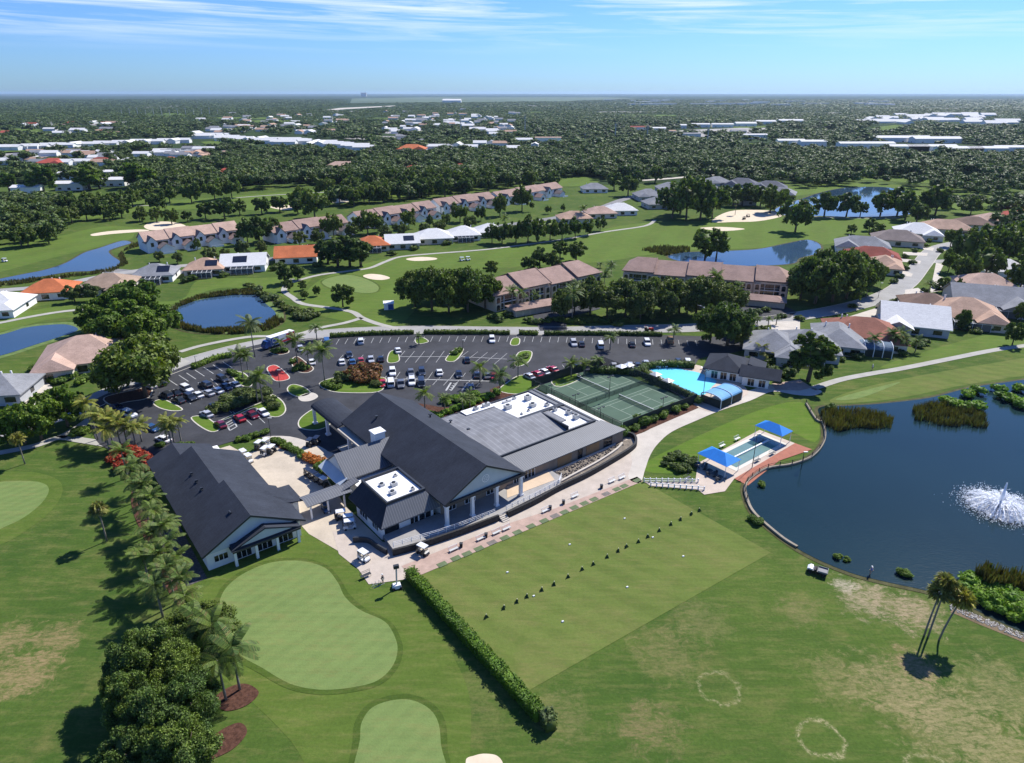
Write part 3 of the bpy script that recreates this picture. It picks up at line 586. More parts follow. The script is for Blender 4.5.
for (u,nn,s) in [(90.5,117.5,(2.2,1.6,1.3)),(92.6,120.6,(3.2,.7,.6)),(97.5,118.5,(1.9,1.6,1.5)),(96.0,114.8,(1.8,1.7,1.1)),(99,113,(1.2,1.2,.8)),(93.6,113.4,(.7,.7,.5)),(91.2,113,(.5,.9,.4)),(95.2,120.9,(1.2,.8,.7)),(86.5,120.8,(2.5,1,1)),(83.5,120.8,(1.4,1.2,.8)),(100,106.3,(1.5,1.5,1.1)),(99.6,103.4,(1.6,1.4,1.3)),(98.6,109.6,(1.2,1,.9))]:
    hvac(ch,u-64,nn-90,5.3 if u>88 else 5.9,s)
for (u,nn,z) in [(70.5,120,8.2),(60.3,126,8.5),(76,113,5.6),(75.2,119,5.6)]:
    v=cb(); v.tube([(u,nn,z-.6),(u,nn,z+.5)],.18,8); v.rbox(u,nn,z+.5,.6,.6,.18); v.build('roof_vent',m_darktrim,ch)
# raised terrace
te=cb(); te.prism([(44.6,90.9),(53,89.3),(65.3,88.1),(82,89.2),(84.5,91),(84.5,95.3),(45.2,95.9)],.1,HB); te.build('terrace',mat('terrace_paving',(.3,.285,.265),.85,.12,.5),ch)
sl_=cb(); sl_.prism([(70.5,91.8),(82.5,91.2),(83.8,95),(73,95.2)],HB+.002,HB+.05); sl_.build('tan_terrace_slab',mat('tan_slab',(.55,.42,.29),.85,.08,.5),ch)
WALLP=[(44.3,90.7),(48,89.8),(53,89),(58,88.4),(65.4,87.8)]; WALLP2=[(67.4,87.6),(75,87.9),(82,88.7),(90,89.0),(98,89.9),(105,91),(108.5,92.4),(110.6,95.2),(109.6,97.3)]
def wallstrip(pts,h0,h1,th,name,m,parent=ch):
    P_=smoothpts([Vector((a,b,0)) for a,b in pts],False,5); A,B=strip_pts(P_,th); n=len(P_); w_=cb()
    vs=[(p.x,p.y,h) for h in (h0,h1) for p in A]+[(p.x,p.y,h) for h in (h0,h1) for p in B]
    w_.add(vs,[(i,i+1,i+1+n,i+n) for i in range(n-1)]+[(i+n,i+n+1,i+3*n+1,i+3*n) for i in range(n-1)]+[(i+2*n,i+3*n,i+3*n+1,i+2*n+1) for i in range(n-1)]+[(0,n,3*n,2*n),(n-1,3*n-1,4*n-1,2*n-1)])
    return w_.build(name,m,parent)
wallstrip(WALLP,0,1.35,.45,'stone_wall',m_darkstone); wallstrip(WALLP2,0,1.3,.5,'stone_wall',m_darkstone)
wallstrip([(83,90.5),(88,91.0),(96,91.8),(103,93.2),(106.2,94.5)],.3,.75,.45,'bed_kerb',m_conc)
wallstrip([(84.8,94.6),(92,94.7),(100,94.9),(104.5,95.1)],.3,.7,.35,'bed_kerb',m_conc)
q=cb(); q.prism([(82.5,89.2),(90,89.4),(98,90.3),(105,91.4),(108.1,93),(109.6,95),(107.3,95.2),(84.6,95.3)],.05,.35); q.build('rubble_bed',mat('rubble_bed',(.25,.21,.165),.95,.45,1.6,fine=.45),ch)
q=cb()
for _ in range(260):
    u,n2=random.uniform(84,106),random.uniform(91.2,94.4)
    if n2>91+ (u-84)*.11+.4: q.rbox(u,n2,.33,random.uniform(.2,.6),random.uniform(.2,.5),random.uniform(.1,.4),random.random()*3,.6)
s_=q.build('rock_rubble',mat('grey_rubble',(.2,.17,.14),.9,.5,1.5),ch); s_['kind']='stuff'
def rail(pts,z0,parent,name='railing',h=1.0,off=cb,gap=1.4,m=m_trim,r=.035):
    q=off(); P_=[Vector((a,b,0)) for a,b in pts]
    for a,b in zip(P_,P_[1:]):
        L_=(b-a).length; k=max(1,int(L_/gap))
        for j in range(k): p=a.lerp(b,j/k); q.rbox(p.x,p.y,z0,r*2.2,r*2.2,h)
        for zz in (.35,.7,1.0): q.tube([(a.x,a.y,z0+h*zz),(b.x,b.y,z0+h*zz)],r,4)
    return q.build(name,m,parent)
rail([(44.8,91.3),(53,89.6),(58,89),(65.2,88.6)],HB+.3,ch); rail([(67.6,88.3),(75,88.5),(82,89.3),(84.2,91)],HB+.2,ch)
st=cb()
for k in range(5): st.box(65.6,67.2,86.6+k*.35,88.6,.08,.2+k*.18)
st.build('steps',m_conc,ch)
# ---------------------------------------------------------------- left building (golf cart barn)
bn=thing('cart_barn','long white building with charcoal shingle roof and stepped gables beside the palm row','building',W(26,106),CA)
def bb(): return MB((26,106,0))
m=bb(); m.box(17.6,34.0,106.4,121,0,3.2); m.box(17.6,33,121.01,140,0,3.2); m.box(18,31,140.01,146,0,3.0); m.box(31,36.4,113.2,119.2,0,2.9)
m.build('wall',m_wallw,bn)
r=bb(); eh=3.4
def gab(mb,u0,u1,n0,n1,um,he,hr,he2=None):
    mb.slab([(u0,n0,he),(um,n0,hr),(um,n1,hr),(u0,n1,he)],.25); mb.slab([(um+.01,n0,hr),(u1,n0,he2 or he),(u1,n1,he2 or he),(um+.01,n1,hr)],.25)
gab(r,16.8,34.9,105.7,120.6,25.6,eh,8.2); gab(r,16.8,33.9,120.61,139.6,24.7,eh-.02,7.6)
gab(r,16.9,29.8,139.62,147,22.4,eh-.04,6.0)
r.slab([(33.5,112.6,3.95),(37.2,112.6,3.2),(37.2,119.8,3.2),(30.5,116.2,5.6)],.2)
r.build('roof',m_char,bn)
g=bb()
def gtri(mb,u0,u1,um,he,hr,n0,t=.2): 
    mb.add([(u0,n0,he),(u1,n0,he),(um,n0,hr),(u0,n0+t,he),(u1,n0+t,he),(um,n0+t,hr)],[(0,1,2),(5,4,3),(0,3,4,1),(1,4,5,2),(2,5,3,0)])
gtri(g,17.9,33.8,25.6,3.21,7.7,106.2); g.build('gable',m_gable,bn); g=bb(); gtri(g,17.5,33.2,24.7,3.21,7.2,139.2); g.build('gable',m_gable,bn)
g=bb(); g.slab([(21.5,104.4,3.15),(33.3,104.4,3.15),(33.3,106.15,3.75),(21.5,106.15,3.75)],.2)
g.slab([(21.3,104.5,3.3),(27.4,104.5,5.6),(27.4,106.1,5.6),(21.3,106.1,3.3)],.22); g.slab([(27.41,104.5,5.6),(33.5,104.5,3.3),(33.5,106.1,3.3),(27.41,106.1,5.6)],.22)
g.build('porch_roof',m_char,bn)
g=bb(); gtri(g,22.7,32.1,27.4,3.5,5.15,104.75,.12); g.build('porch_gable',m_gable,bn)
f=bb(); f.slab([(16.8,105.6,3.5),(25.6,105.6,8.3),(25.6,105.75,8.3),(16.8,105.75,3.5)],.4); f.slab([(25.6,105.6,8.3),(34.9,105.6,3.5),(34.9,105.75,3.5),(25.6,105.75,8.3)],.4); f.box(21.4,33.4,104.3,104.45,2.85,3.2); f.build('fascia',m_darktrim,bn)
for u in (21.8,25.4,29.1,32.9):
    c=bb(); c.rbox(u,104.75,0,.45,.45,2.9); c.build('column',m_trim,bn)
for a,b2 in ((22.4,24.9),(26,28.6),(29.7,32.4)): winpart(bn,a-26,b2-26,106.4-106,.15,2.6,panes=3)
winpart(bn,18.8-26,21-26,106.4-106,1.2,2.4,panes=3)
for nn in (123,126.5,130):
    q=bb(); q.rbox(22,nn,5.9,.25,.9,.45); q.rbox(22,nn,6.3,.5,.3,.4); q.build('roof_vent',m_darktrim,bn)
q=bb(); q.rbox(23.5,110.5,6.9,.25,.9,.5); q.build('roof_vent',m_darktrim,bn)
# covered link between the two buildings
lk=thing('covered_walkway','grey metal roofed walkway joining the barn and the clubhouse over parked carts','walkway',W(40,112),CA)
q=MB((40,112,0)); q.slab([(36.9,109.7,3.2),(46,109.7,3.2),(46,111.9,3.75),(36.9,111.9,3.75)],.15); q.slab([(36.9,111.91,3.75),(46,111.91,3.75),(46,114,3.2),(36.9,114,3.2)],.15); q.build('roof',m_metal,lk)
for u,nn in ((37.6,110.1),(41,110.1),(44.4,110.1),(41,113.6)): q=MB((40,112,0)); q.rbox(u,nn,0,.3,.3,3.1); q.build('post',m_trim,lk)
# curved ramp wall beside the mansard wing
rw=MB(); pts=smoothpts([W(40.5,98.5),W(42.5,96.8),W(43,94),W(43.6,91.5)],False,5); A,B=strip_pts(pts,.3); n=len(pts)
rw.add([(p.x,p.y,h) for h in (0,1.2) for p in A]+[(p.x,p.y,h) for h in (0,1.2) for p in B],[(i,i+1,i+1+n,i+n) for i in range(n-1)]+[(i+n,i+n+1,i+3*n+1,i+3*n) for i in range(n-1)]+[(i+2*n,i+3*n,i+3*n+1,i+2*n+1) for i in range(n-1)])
tag(rw.build('ramp_wall',m_darktrim),'curved black ramp wall beside the parked white carts below the mansard wing','wall')
# ---------------------------------------------------------------- pool house
ph=thing('pool_house','charcoal roofed pool house with white walls beside the swimming pool','building',W(162,106.5),R(66)); ph.scale=(.84,.84,.95)
q=MB(); q.box(-6.8,6.8,-6,6,0,3.2); q.build('wall',m_wallw,ph)
def hip(mb,x0,x1,y0,y1,he,hr,t=.25,oh=0):
    W_,D=x1-x0,y1-y0
    if W_>=D: a,b=(x0+D/2*.95,(y0+y1)/2,hr),(x1-D/2*.95,(y0+y1)/2,hr); mb.slab([(x0,y0,he),(x1,y0,he),b,a],t); mb.slab([(x1,y1,he),(x0,y1,he),a,b],t); mb.slab([(x0,y1,he),(x0,y0,he),a],t); mb.slab([(x1,y0,he),(x1,y1,he),b],t)
    else: a,b=((x0+x1)/2,y0+W_/2*.95,hr),((x0+x1)/2,y1-W_/2*.95,hr); mb.slab([(x1,y0,he),(x1,y1,he),b,a],t); mb.slab([(x0,y1,he),(x0,y0,he),a,b],t); mb.slab([(x0,y0,he),(x1,y0,he),a],t); mb.slab([(x1,y1,he),(x0,y1,he),b],t)
q=MB(); hip(q,-7.8,7.8,-7,7,3.3,6.2); q.build('roof',m_char,ph)
q=MB(); q.box(-8.6,-2,-14.5,-6.2,0,3.0); q.box(-1.9,6,-11.5,-6.2,0,2.9); q.build('annex_wall',m_wallw,ph)
q=MB(); q.slab([(-9.6,-18,3.2),(-5.2,-18,5.4),(-5.2,-5,5.4),(-9.6,-5,3.2)],.2); q.slab([(-5.19,-18,5.4),(-.8,-18,3.2),(-.8,-5,3.2),(-5.19,-5,5.4)],.2); q.slab([(-.8,-12.5,3.1),(7,-12.5,3.1),(7,-6.9,4.4),(-.8,-6.9,4.4)],.2); q.build('annex_roof',m_char,ph)
for y in (-4,-1,2): winpart(ph,y,y+2,-6.8,.3,2.5,nrm=(-1,0),panes=2)
for y in (-13.5,-10): winpart(ph,y,y+2,-8.6,.3,2.4,nrm=(-1,0),panes=2)
# ---------------------------------------------------------------- tennis
m_court=mat('court_green',(.06,.105,.072),.9,.14,.15,spec=.1,fine=.08); m_court2=mat('court_inner_green',(.08,.125,.088),.9,.12,.2,spec=.1)
flat('tennis_court',[W(111.5,99.5),W(138.2,99.3),W(138.2,132.5),W(111.5,132.7)],Z*7,m_court)
cl_=MB()
def cline(u0,n0,u1,n1):
    a,b=W(u0,n0),W(u1,n1); d=(b-a).normalized(); k=Vector((-d.y,d.x,0))*.09
    cl_.add([(*(a-k)[:2],Z*9),(*(b-k)[:2],Z*9),(*(b+k)[:2],Z*9),(*(a+k)[:2],Z*9)],[(0,1,2,3)])
for n0,n1 in ((102,113),(118,129.5)):
    flat('tennis_court',[W(114,n0),W(136,n0),W(136,n1),W(114,n1)],Z*8,m_court2)
    for nn in (n0,n0+1.4,n1-1.4,n1): cline(114,nn,136,nn)
    for u in (114,119.2,130.8,136): cline(u,n0 if u in (114,136) else n0+1.4,u,n1 if u in (114,136) else n1-1.4)
    cline(119.2,(n0+n1)/2,130.8,(n0+n1)/2)
cl_=cl_.build('court_lines',plain('faded_court_line',(.22,.28,.21),.8)); cl_['kind']='structure'
for n0,n1,lb in ((101.4,113.6,'near the red planting bed'),(117.4,130.1,'near the parked cars')):
    nt_=thing('tennis_net','dark tennis net across the court '+lb,'net',W(125,(n0+n1)/2),CA)
    q=MB((125,(n0+n1)/2,0)); q.box(124.98,125.02,n0,n1,.1,1.0); q.build('mesh',m_chain,nt_)
    q=MB((125,(n0+n1)/2,0)); q.box(124.94,125.06,n0,n1,1.0,1.07); q.build('tape',m_white,nt_)
    for nn in (n0,n1): q=MB((125,(n0+n1)/2,0)); q.tube([(125,nn,0),(125,nn,1.1)],.05,6); q.build('post',m_darktrim,nt_)
def fence(a,b,h,label,panel=m_screen,cat='fence',gap=3.0,postm=m_darktrim,name='fence'):
    a=Vector(a);b=Vector(b); L_=(b-a).length; rz=math.atan2((b-a).y,(b-a).x); t=thing(name,label,cat,(a.x,a.y,0),rz)
    q=MB(); q.box(0,L_,-.02,.02,.1,h-.05); q.build('screen_panel',panel,t)
    k=int(L_/gap)
    for j in range(k+1): q=MB(); x=L_*j/k; q.tube([(x,0,0),(x,0,h)],.045,5); q.build('post',postm,t)
    q=MB(); q.tube([(0,0,h),(L_,0,h)],.035,4); q.build('top_rail',postm,t); return t
fence(W(111,99),W(138.6,98.8),2.6,'dark green windscreen fence along the lakeward end of the tennis courts')
fence(W(138.6,98.9),W(138.7,133),2.6,'dark windscreen fence between the tennis courts and the pool',m_chain)
fence(W(138.5,133.1),W(111,133.3),2.6,'dark fence between the tennis courts and the parked cars')
fence(W(112,115.5),W(138.4,115.7),1.3,'low dark fence dividing the two tennis courts',m_chain)
fence(W(110.8,99.2),W(110.9,133),2.6,'dark fence between the tennis courts and the clubhouse roof',m_chain)
for (x,y,ty,lb) in [(609,399,376,'tall pole in the middle of the courts by the dividing fence'),(551.6,396,384,'pole at the far left corner of the courts behind the grey roof'),(575,407,394,'pole at the left edge of the courts beside the white roof deck'),(600,421.5,407,'pole at the near left corner of the courts by the lean-to roof'),(662,416,397,'pole at the near right end of the courts beside the planted bed'),(703,397,370,'pole standing at the pool edge beside the arched cover')]:
    t=thing('court_light','dark floodlight '+lb,'light pole',G(x,y),CA,'floodlights round the tennis courts'); h=height_at(x,y,ty)
    q=MB(); q.tube([(0,0,0),(0,0,h)],.1,6,.06); q.build('pole',m_darktrim,t)
    q=MB(); q.box(-.9,.9,-.05,.05,h-.15,h-.05); q.build('crossarm',m_darktrim,t)
    for s in (-1,1): q=MB(); q.rbox(s*.85,-.1,h-.25,.55,.4,.22); q.build('lamp_head',m_darktrim,t)
# ---------------------------------------------------------------- swimming pool
m_deck=mat('pool_deck',(.5,.41,.33),.85,.1,.4,fine=.05); m_pool=watermat('pool_water',(.15,.6,.76),.05,.08,2,(.2,.66,.8))
sheet('pool_deck',[(642,372),(652,363),(672,361),(700,366),(712,372),(738,382),(748,392),(742,398),(710,412),(690,402),(660,385)],Z*7,m_deck,k=2)
flat('pool_water',smoothpts(wq([(646,367),(656,363.5),(670,364),(682,370),(698,373),(716,381),(712,387),(704,395),(694,394),(676,385),(664,379),(655,373)]),True,5),Z*9,m_pool)
def vault(name,label,loc,rz,Lx,Ly,h0,hr,cat,m,ribs=3):
    t=thing(name,label,cat,loc,rz); n=10; q=MB()
    for i in range(n):
        a0,a1=math.pi*i/n,math.pi*(i+1)/n; q.slab([(-Lx/2,-Ly/2*math.cos(a0),h0+hr*math.sin(a0)),(Lx/2,-Ly/2*math.cos(a0),h0+hr*math.sin(a0)),(Lx/2,-Ly/2*math.cos(a1),h0+hr*math.sin(a1)),(-Lx/2,-Ly/2*math.cos(a1),h0+hr*math.sin(a1))],.06)
    q.build('cover',m,t,smooth=False)
    for k in range(ribs):
        x=-Lx/2+Lx*k/(ribs-1); q=MB(); q.tube([(x,-Ly/2,0),(x,-Ly/2,h0)]+[(x,-Ly/2*math.cos(math.pi*i/12),h0+.06+hr*math.sin(math.pi*i/12)) for i in range(13)]+[(x,Ly/2,0)],.13,5); q.build('rib',m_trim,t)
    q=MB(); q.box(-Lx/2,Lx/2,-Ly/2-.02,-Ly/2+.02,.1,h0); q.build('side_screen',m_screen,t)
    q=MB(); q.box(-Lx/2-.02,-Lx/2+.02,-Ly/2+.05,Ly/2,.1,h0); q.build('end_screen',m_screen,t)
    return t
m_bluecover=mat('pale_blue_cover',(.14,.34,.55),.7,.12,.5,spec=.2); m_bluecanvas=mat('bright_blue_canvas',(.02,.2,.6),.7,.08,.8,spec=.2)
vault('pool_cover','arched pale blue pool cover with white ribs at the near end of the pool',W(144.8,95.6),CA+R(2),9.5,6.2,2.3,1.0,'pool cover',m_bluecover)
# ---------------------------------------------------------------- lap pool terrace
flat('small_pool_deck',[W(104.5,72.5),W(113,78.3),W(137.8,79.3),W(138.3,70.3),W(113.7,69.4),W(108,67.6),W(103.6,69.4)],Z*5,m_deck)
flat('brick_deck',[W(113.7,69.4),W(138.3,70.3),W(138.6,66.2),W(128,67.9),W(113.6,66.0)],Z*6,mat('red_brick_deck',(.36,.135,.085),.9,.15,.8,fine=.12))
m_court3=mat('small_pool_floor',(.14,.23,.2),.12,.08,.5,spec=.5)
m_pale=mat('pale_pool_coping',(.6,.56,.47),.8,.08,.5)
flat('pool_coping',[W(116.6,71),W(136.5,71.2),W(136.5,78.3),W(116.6,78.3)],Z*7,m_pale)
flat('small_pool_water',[W(118,71.9),W(134.6,72.1),W(134.6,77.4),W(118,77.3)],Z*9,m_court3)
flat('pool_shadow_end',[W(129.5,75.2),W(134.4,75.2),W(134.4,77.2),W(129.5,77.2)],Z*9.5,mat('painted_pool_shadow',(.03,.07,.065),.08,.1,.5,spec=.5))  # dark sheet: a shadow painted over one end of the small pool
q=MB((126,74.6,0)); q.box(118.2,134.4,74.5,74.85,.1,.5); t=q.build('lane_wall',m_white); t.location=W(126,74.6); t.rotation_euler=(0,0,CA); tag(t,'long white dividing wall down the middle of the small greenish pool','pool divider')
for u0,u1,n0,n1,lb in ((112.2,117.3,70.6,78.2,'bright blue shade sail at the patio end of the small pool'),(133.8,138.2,71.2,78.4,'bright blue shade sail at the far end of the small pool')):
    t=thing('shade_canopy',lb,'shade canopy',W((u0+u1)/2,(n0+n1)/2),CA,'blue shade canopies'); x,y=(u1-u0)/2,(n1-n0)/2
    q=MB(); a=(0,-y*.35,4.3); b=(0,y*.35,4.3); c=[(-x,-y,2.9),(x,-y,2.9),(x,y,2.9),(-x,y,2.9)]
    q.slab([c[0],c[1],a],.04); q.slab([c[1],c[2],b,a],.04); q.slab([c[2],c[3],b],.04); q.slab([c[3],c[0],a,b],.04); q.build('canvas',m_bluecanvas,t)
    for sx in (-1,1):
        for sy in (-1,1): q=MB(); q.tube([(sx*x*.92,sy*y*.92,0),(sx*x*.92,sy*y*.92,3.0)],.07,6); q.build('post',m_trim,t)
# seawall with fence
SW=[(806,404),(816,420),(823,424),(824,441),(812,457),(792,465),(768,469),(752,478),(745,487),(747,500),(755,515),(780,537),(797,548)]
sw=smoothpts([G(*q) for q in SW],False,6); A,B=strip_pts(sw,.5); n=len(sw)
q=MB(); q.add([(p.x,p.y,h) for h in (0,.45) for p in A]+[(p.x,p.y,h) for h in (0,.45) for p in B],[(i,i+1,i+1+n,i+n) for i in range(n-1)]+[(i+n,i+n+1,i+3*n+1,i+3*n) for i in range(n-1)]+[(i+2*n,i+3*n,i+3*n+1,i+2*n+1) for i in range(n-1)])
tag(q.build('seawall',mat('weathered_timber',(.27,.23,.17),.9,.2,.8)),'weathered timber seawall curving round the small pool terrace at the lake edge','seawall')
t=thing('timber_fence','weathered post and rail fence on the curved lake seawall','fence',sw[0],0)
o0=sw[0]; q=MB(tuple(o0)); 
for zz in (.75,1.15): q.tube([(p.x,p.y,zz) for p in sw[:56]],.05,4)
q.build('rail',mat('dark_timber',(.07,.055,.04),.9,.2,1),t)
for p in sw[:56:3]: q=MB(tuple(o0)); q.rbox(p.x,p.y,0,.14,.14,1.3); q.build('post',_mc['dark_timber'],t)
# white picket bridge-like walkway railings to the small patio
for (a,b,lb) in (((97.8,80.3),(106.5,73.2),'white slatted railing between the promenade and the small pool patio'),((97.6,78.3),(105,70.5),'low white kerb wall beside the ramp to the small pool patio')):
    A_,B_=W(*a),W(*b); L_=(B_-A_).length; t=thing('white_railing',lb,'railing',A_,math.atan2((B_-A_).y,(B_-A_).x)); q=MB(); q.box(0,L_,-.05,.05,.75,.85); q.box(0,L_,-.05,.05,.3,.38); q.build('rail',m_trim,t)
    k=9
    for j in range(k+1): q=MB(); q.rbox(L_*j/k,0,0,.22,.22,1.0); q.build('post',m_trim,t)
flat('ramp',[W(97.8,80.3),W(106.5,73.2),W(105,70.5),W(97.6,78.3)],Z*6,m_paver2)
# ================================================================ HOUSES
RC={'white':shingle('white_tile',(.66,.65,.62),big=.05),'grey':shingle('grey_tile',(.27,.275,.285)),'orange':shingle('orange_tile',(.55,.17,.07)),'peach':shingle('peach_tile',(.50,.33,.235)),
 'tan':shingle('tan_tile',(.38,.275,.20)),'brown':shingle('brown_tile',(.22,.145,.11)),'maroon':shingle('maroon_tile',(.28,.07,.05)),'rust':shingle('rust_tile',(.33,.14,.095)),'red':shingle('red_tile',(.45,.10,.07)),
 'pink':shingle('pink_tile',(.52,.36,.28)),'slate':shingle('slate_tile',(.14,.145,.165)),'dusty':shingle('dusty_pink_tile',(.36,.245,.2)),'greybrown':shingle('grey_brown_tile',(.24,.195,.175))}
WC={'cream':mat('cream_stucco',(.66,.6,.5),.85,.08,.5),'white':m_wallw,'grey':mat('grey_stucco',(.4,.41,.42),.85,.08,.5),'beige':mat('beige_stucco',(.62,.5,.39),.85,.08,.5)}
m_solar=glassmat('solar_glass',(.012,.013,.02),.25); m_cage=meshmat('screen_mesh',(.09,.1,.11),.55)
def pane(parent,a,b,y,z0,z1,nrm=(0,-1),name='window',m=None):
    q=MB()
    if nrm[1]: q.box(a,b,min(y,y+nrm[1]*.05),max(y,y+nrm[1]*.05),z0,z1)
    else: q.box(min(y,y+nrm[0]*.05),max(y,y+nrm[0]*.05),a,b,z0,z1)
    return q.build(name,m or m_glass,parent)
def house(label,px,py,w,d,ang,roof,wall='cream',typ='hip',wing=0,solar=0,cage=0,detail=2,eh=3.1,pitch=.52,name='house',cat='house',garage=0,group=None,flatz=0):
    h=3.0; d=d*(1.22 if detail>=1 and cat=='house' else 1); p=G(px,py,h); t=thing(name,label,cat,(p.x,p.y,0),R(ang),group)
    hr=eh+min(w,d)/2*pitch; q=MB(); q.box(-w/2,w/2,-d/2,d/2,0,eh)
    oh=.7; r=MB(); X,Y=w/2+oh,d/2+oh; ez=eh+.05
    if typ=='hip': hip(r,-X,X,-Y,Y,ez,hr)
    elif typ=='gable':
        r.slab([(-X,-Y,ez),(X,-Y,ez),(X,0,hr),(-X,0,hr)],.22); r.slab([(X,Y,ez),(-X,Y,ez),(-X,.01,hr),(X,.01,hr)],.22)
        q.add([(-w/2,-d/2,eh),(-w/2,d/2,eh),(-w/2,0,hr-.45),(w/2,-d/2,eh),(w/2,d/2,eh),(w/2,0,hr-.45)],[(0,2,1),(3,4,5),(0,3,5,2),(1,2,5,4)])
    elif typ=='flat': r.box(-X,X,-Y,Y,ez,ez+.4)
    if wing:   # a forward wing at one side
        ww=w*.42; x0=(-w/2 if wing<0 else w/2-ww); q.box(x0,x0+ww,-d/2-4,-d/2+.1,0,eh-.02); hz=ez+ww/2*pitch+.1; xc=x0+ww/2
        r.slab([(x0-oh,-d/2-4.7,ez-.03),(xc,-d/2-4.7 if typ=='gable' else -d/2-1.6,hz),(xc,0,hz),(x0-oh,0,ez-.03)],.2)
        r.slab([(xc+.01,-d/2-4.7 if typ=='gable' else -d/2-1.6,hz),(x0+ww+oh,-d/2-4.7,ez-.03),(x0+ww+oh,0,ez-.03),(xc+.01,0,hz)],.2)
        if typ!='gable': r.slab([(x0-oh,-d/2-4.7,ez-.03),(x0+ww+oh,-d/2-4.7,ez-.03),(xc,-d/2-1.6,hz)],.2)
        else: q.add([(x0,-d/2-4,eh),(x0+ww,-d/2-4,eh),(xc,-d/2-4,hz-.35),(x0,-d/2-3.8,eh),(x0+ww,-d/2-3.8,eh),(xc,-d/2-3.8,hz-.35)],[(0,1,2),(5,4,3),(0,3,4,1),(1,4,5,2),(2,5,3,0)])
    q.build('wall',WC[wall],t); ro=r.build('roof',RC[roof],t)
    if detail>=1:
        yf=-d/2
        k=3 if w>13 else 2
        for j in range(k):
            xc=-w/2+w*(j+.5)/k
            if wing and ((wing<0 and xc<-w/2+w*.46) or (wing>0 and xc>w/2-w*.46)): pane(t,xc-1.1,xc+1.1,yf-4,.8,2.3); continue
            pane(t,xc-1.3,xc+1.3,yf,.5 if j%2 else .9,2.35,name='sliding_door' if j%2 else 'window')
        for s in (-1,1): pane(t,-1,1,s*w/2,.9,2.2,nrm=(s,0))
        if garage: pane(t,-2.4+garage*w*.22,2.4+garage*w*.22,d/2,.05,2.3,nrm=(0,1),name='garage_door',m=m_trim)
    if detail>=2:
        for _ in range(2):
            x=random.uniform(-w*.3,w*.3); q=MB(); q.rbox(x,d*.18,eh+.6,.35,.35,(hr-eh)*.75); q.build('vent_pipe',m_trim,ro)
    if solar:
        sl=(hr-ez)/Y; n2=MB(); y0,y1=-Y*.72,-Y*.25; z=lambda y: ez+(y+Y)*sl+.14
        n2.slab([(-w*.02+solar*1,y0,z(y0)),(w*.30+solar,y0,z(y0)),(w*.30+solar,y1,z(y1)),(-w*.02+solar,y1,z(y1))],.06); n2.build('solar_panel',m_solar,ro)
    if cage:
        cw=w*.5; x0=-cw/2+ (cage if cage!=1 else 0); q=MB(); y0=-d/2-4.5
        q.box(x0,x0+cw,y0,-d/2-.05,.1,2.6); q.build('screened_lanai',m_cage,t)
        q=MB()
        for j in range(5): x=x0+cw*j/4; q.tube([(x,y0,0),(x,y0,2.65),(x,-d/2,3.1)],.07,4)
        q.tube([(x0,y0,2.65),(x0+cw,y0,2.65)],.07,4); q.build('lanai_frame',m_trim,t)
    return t
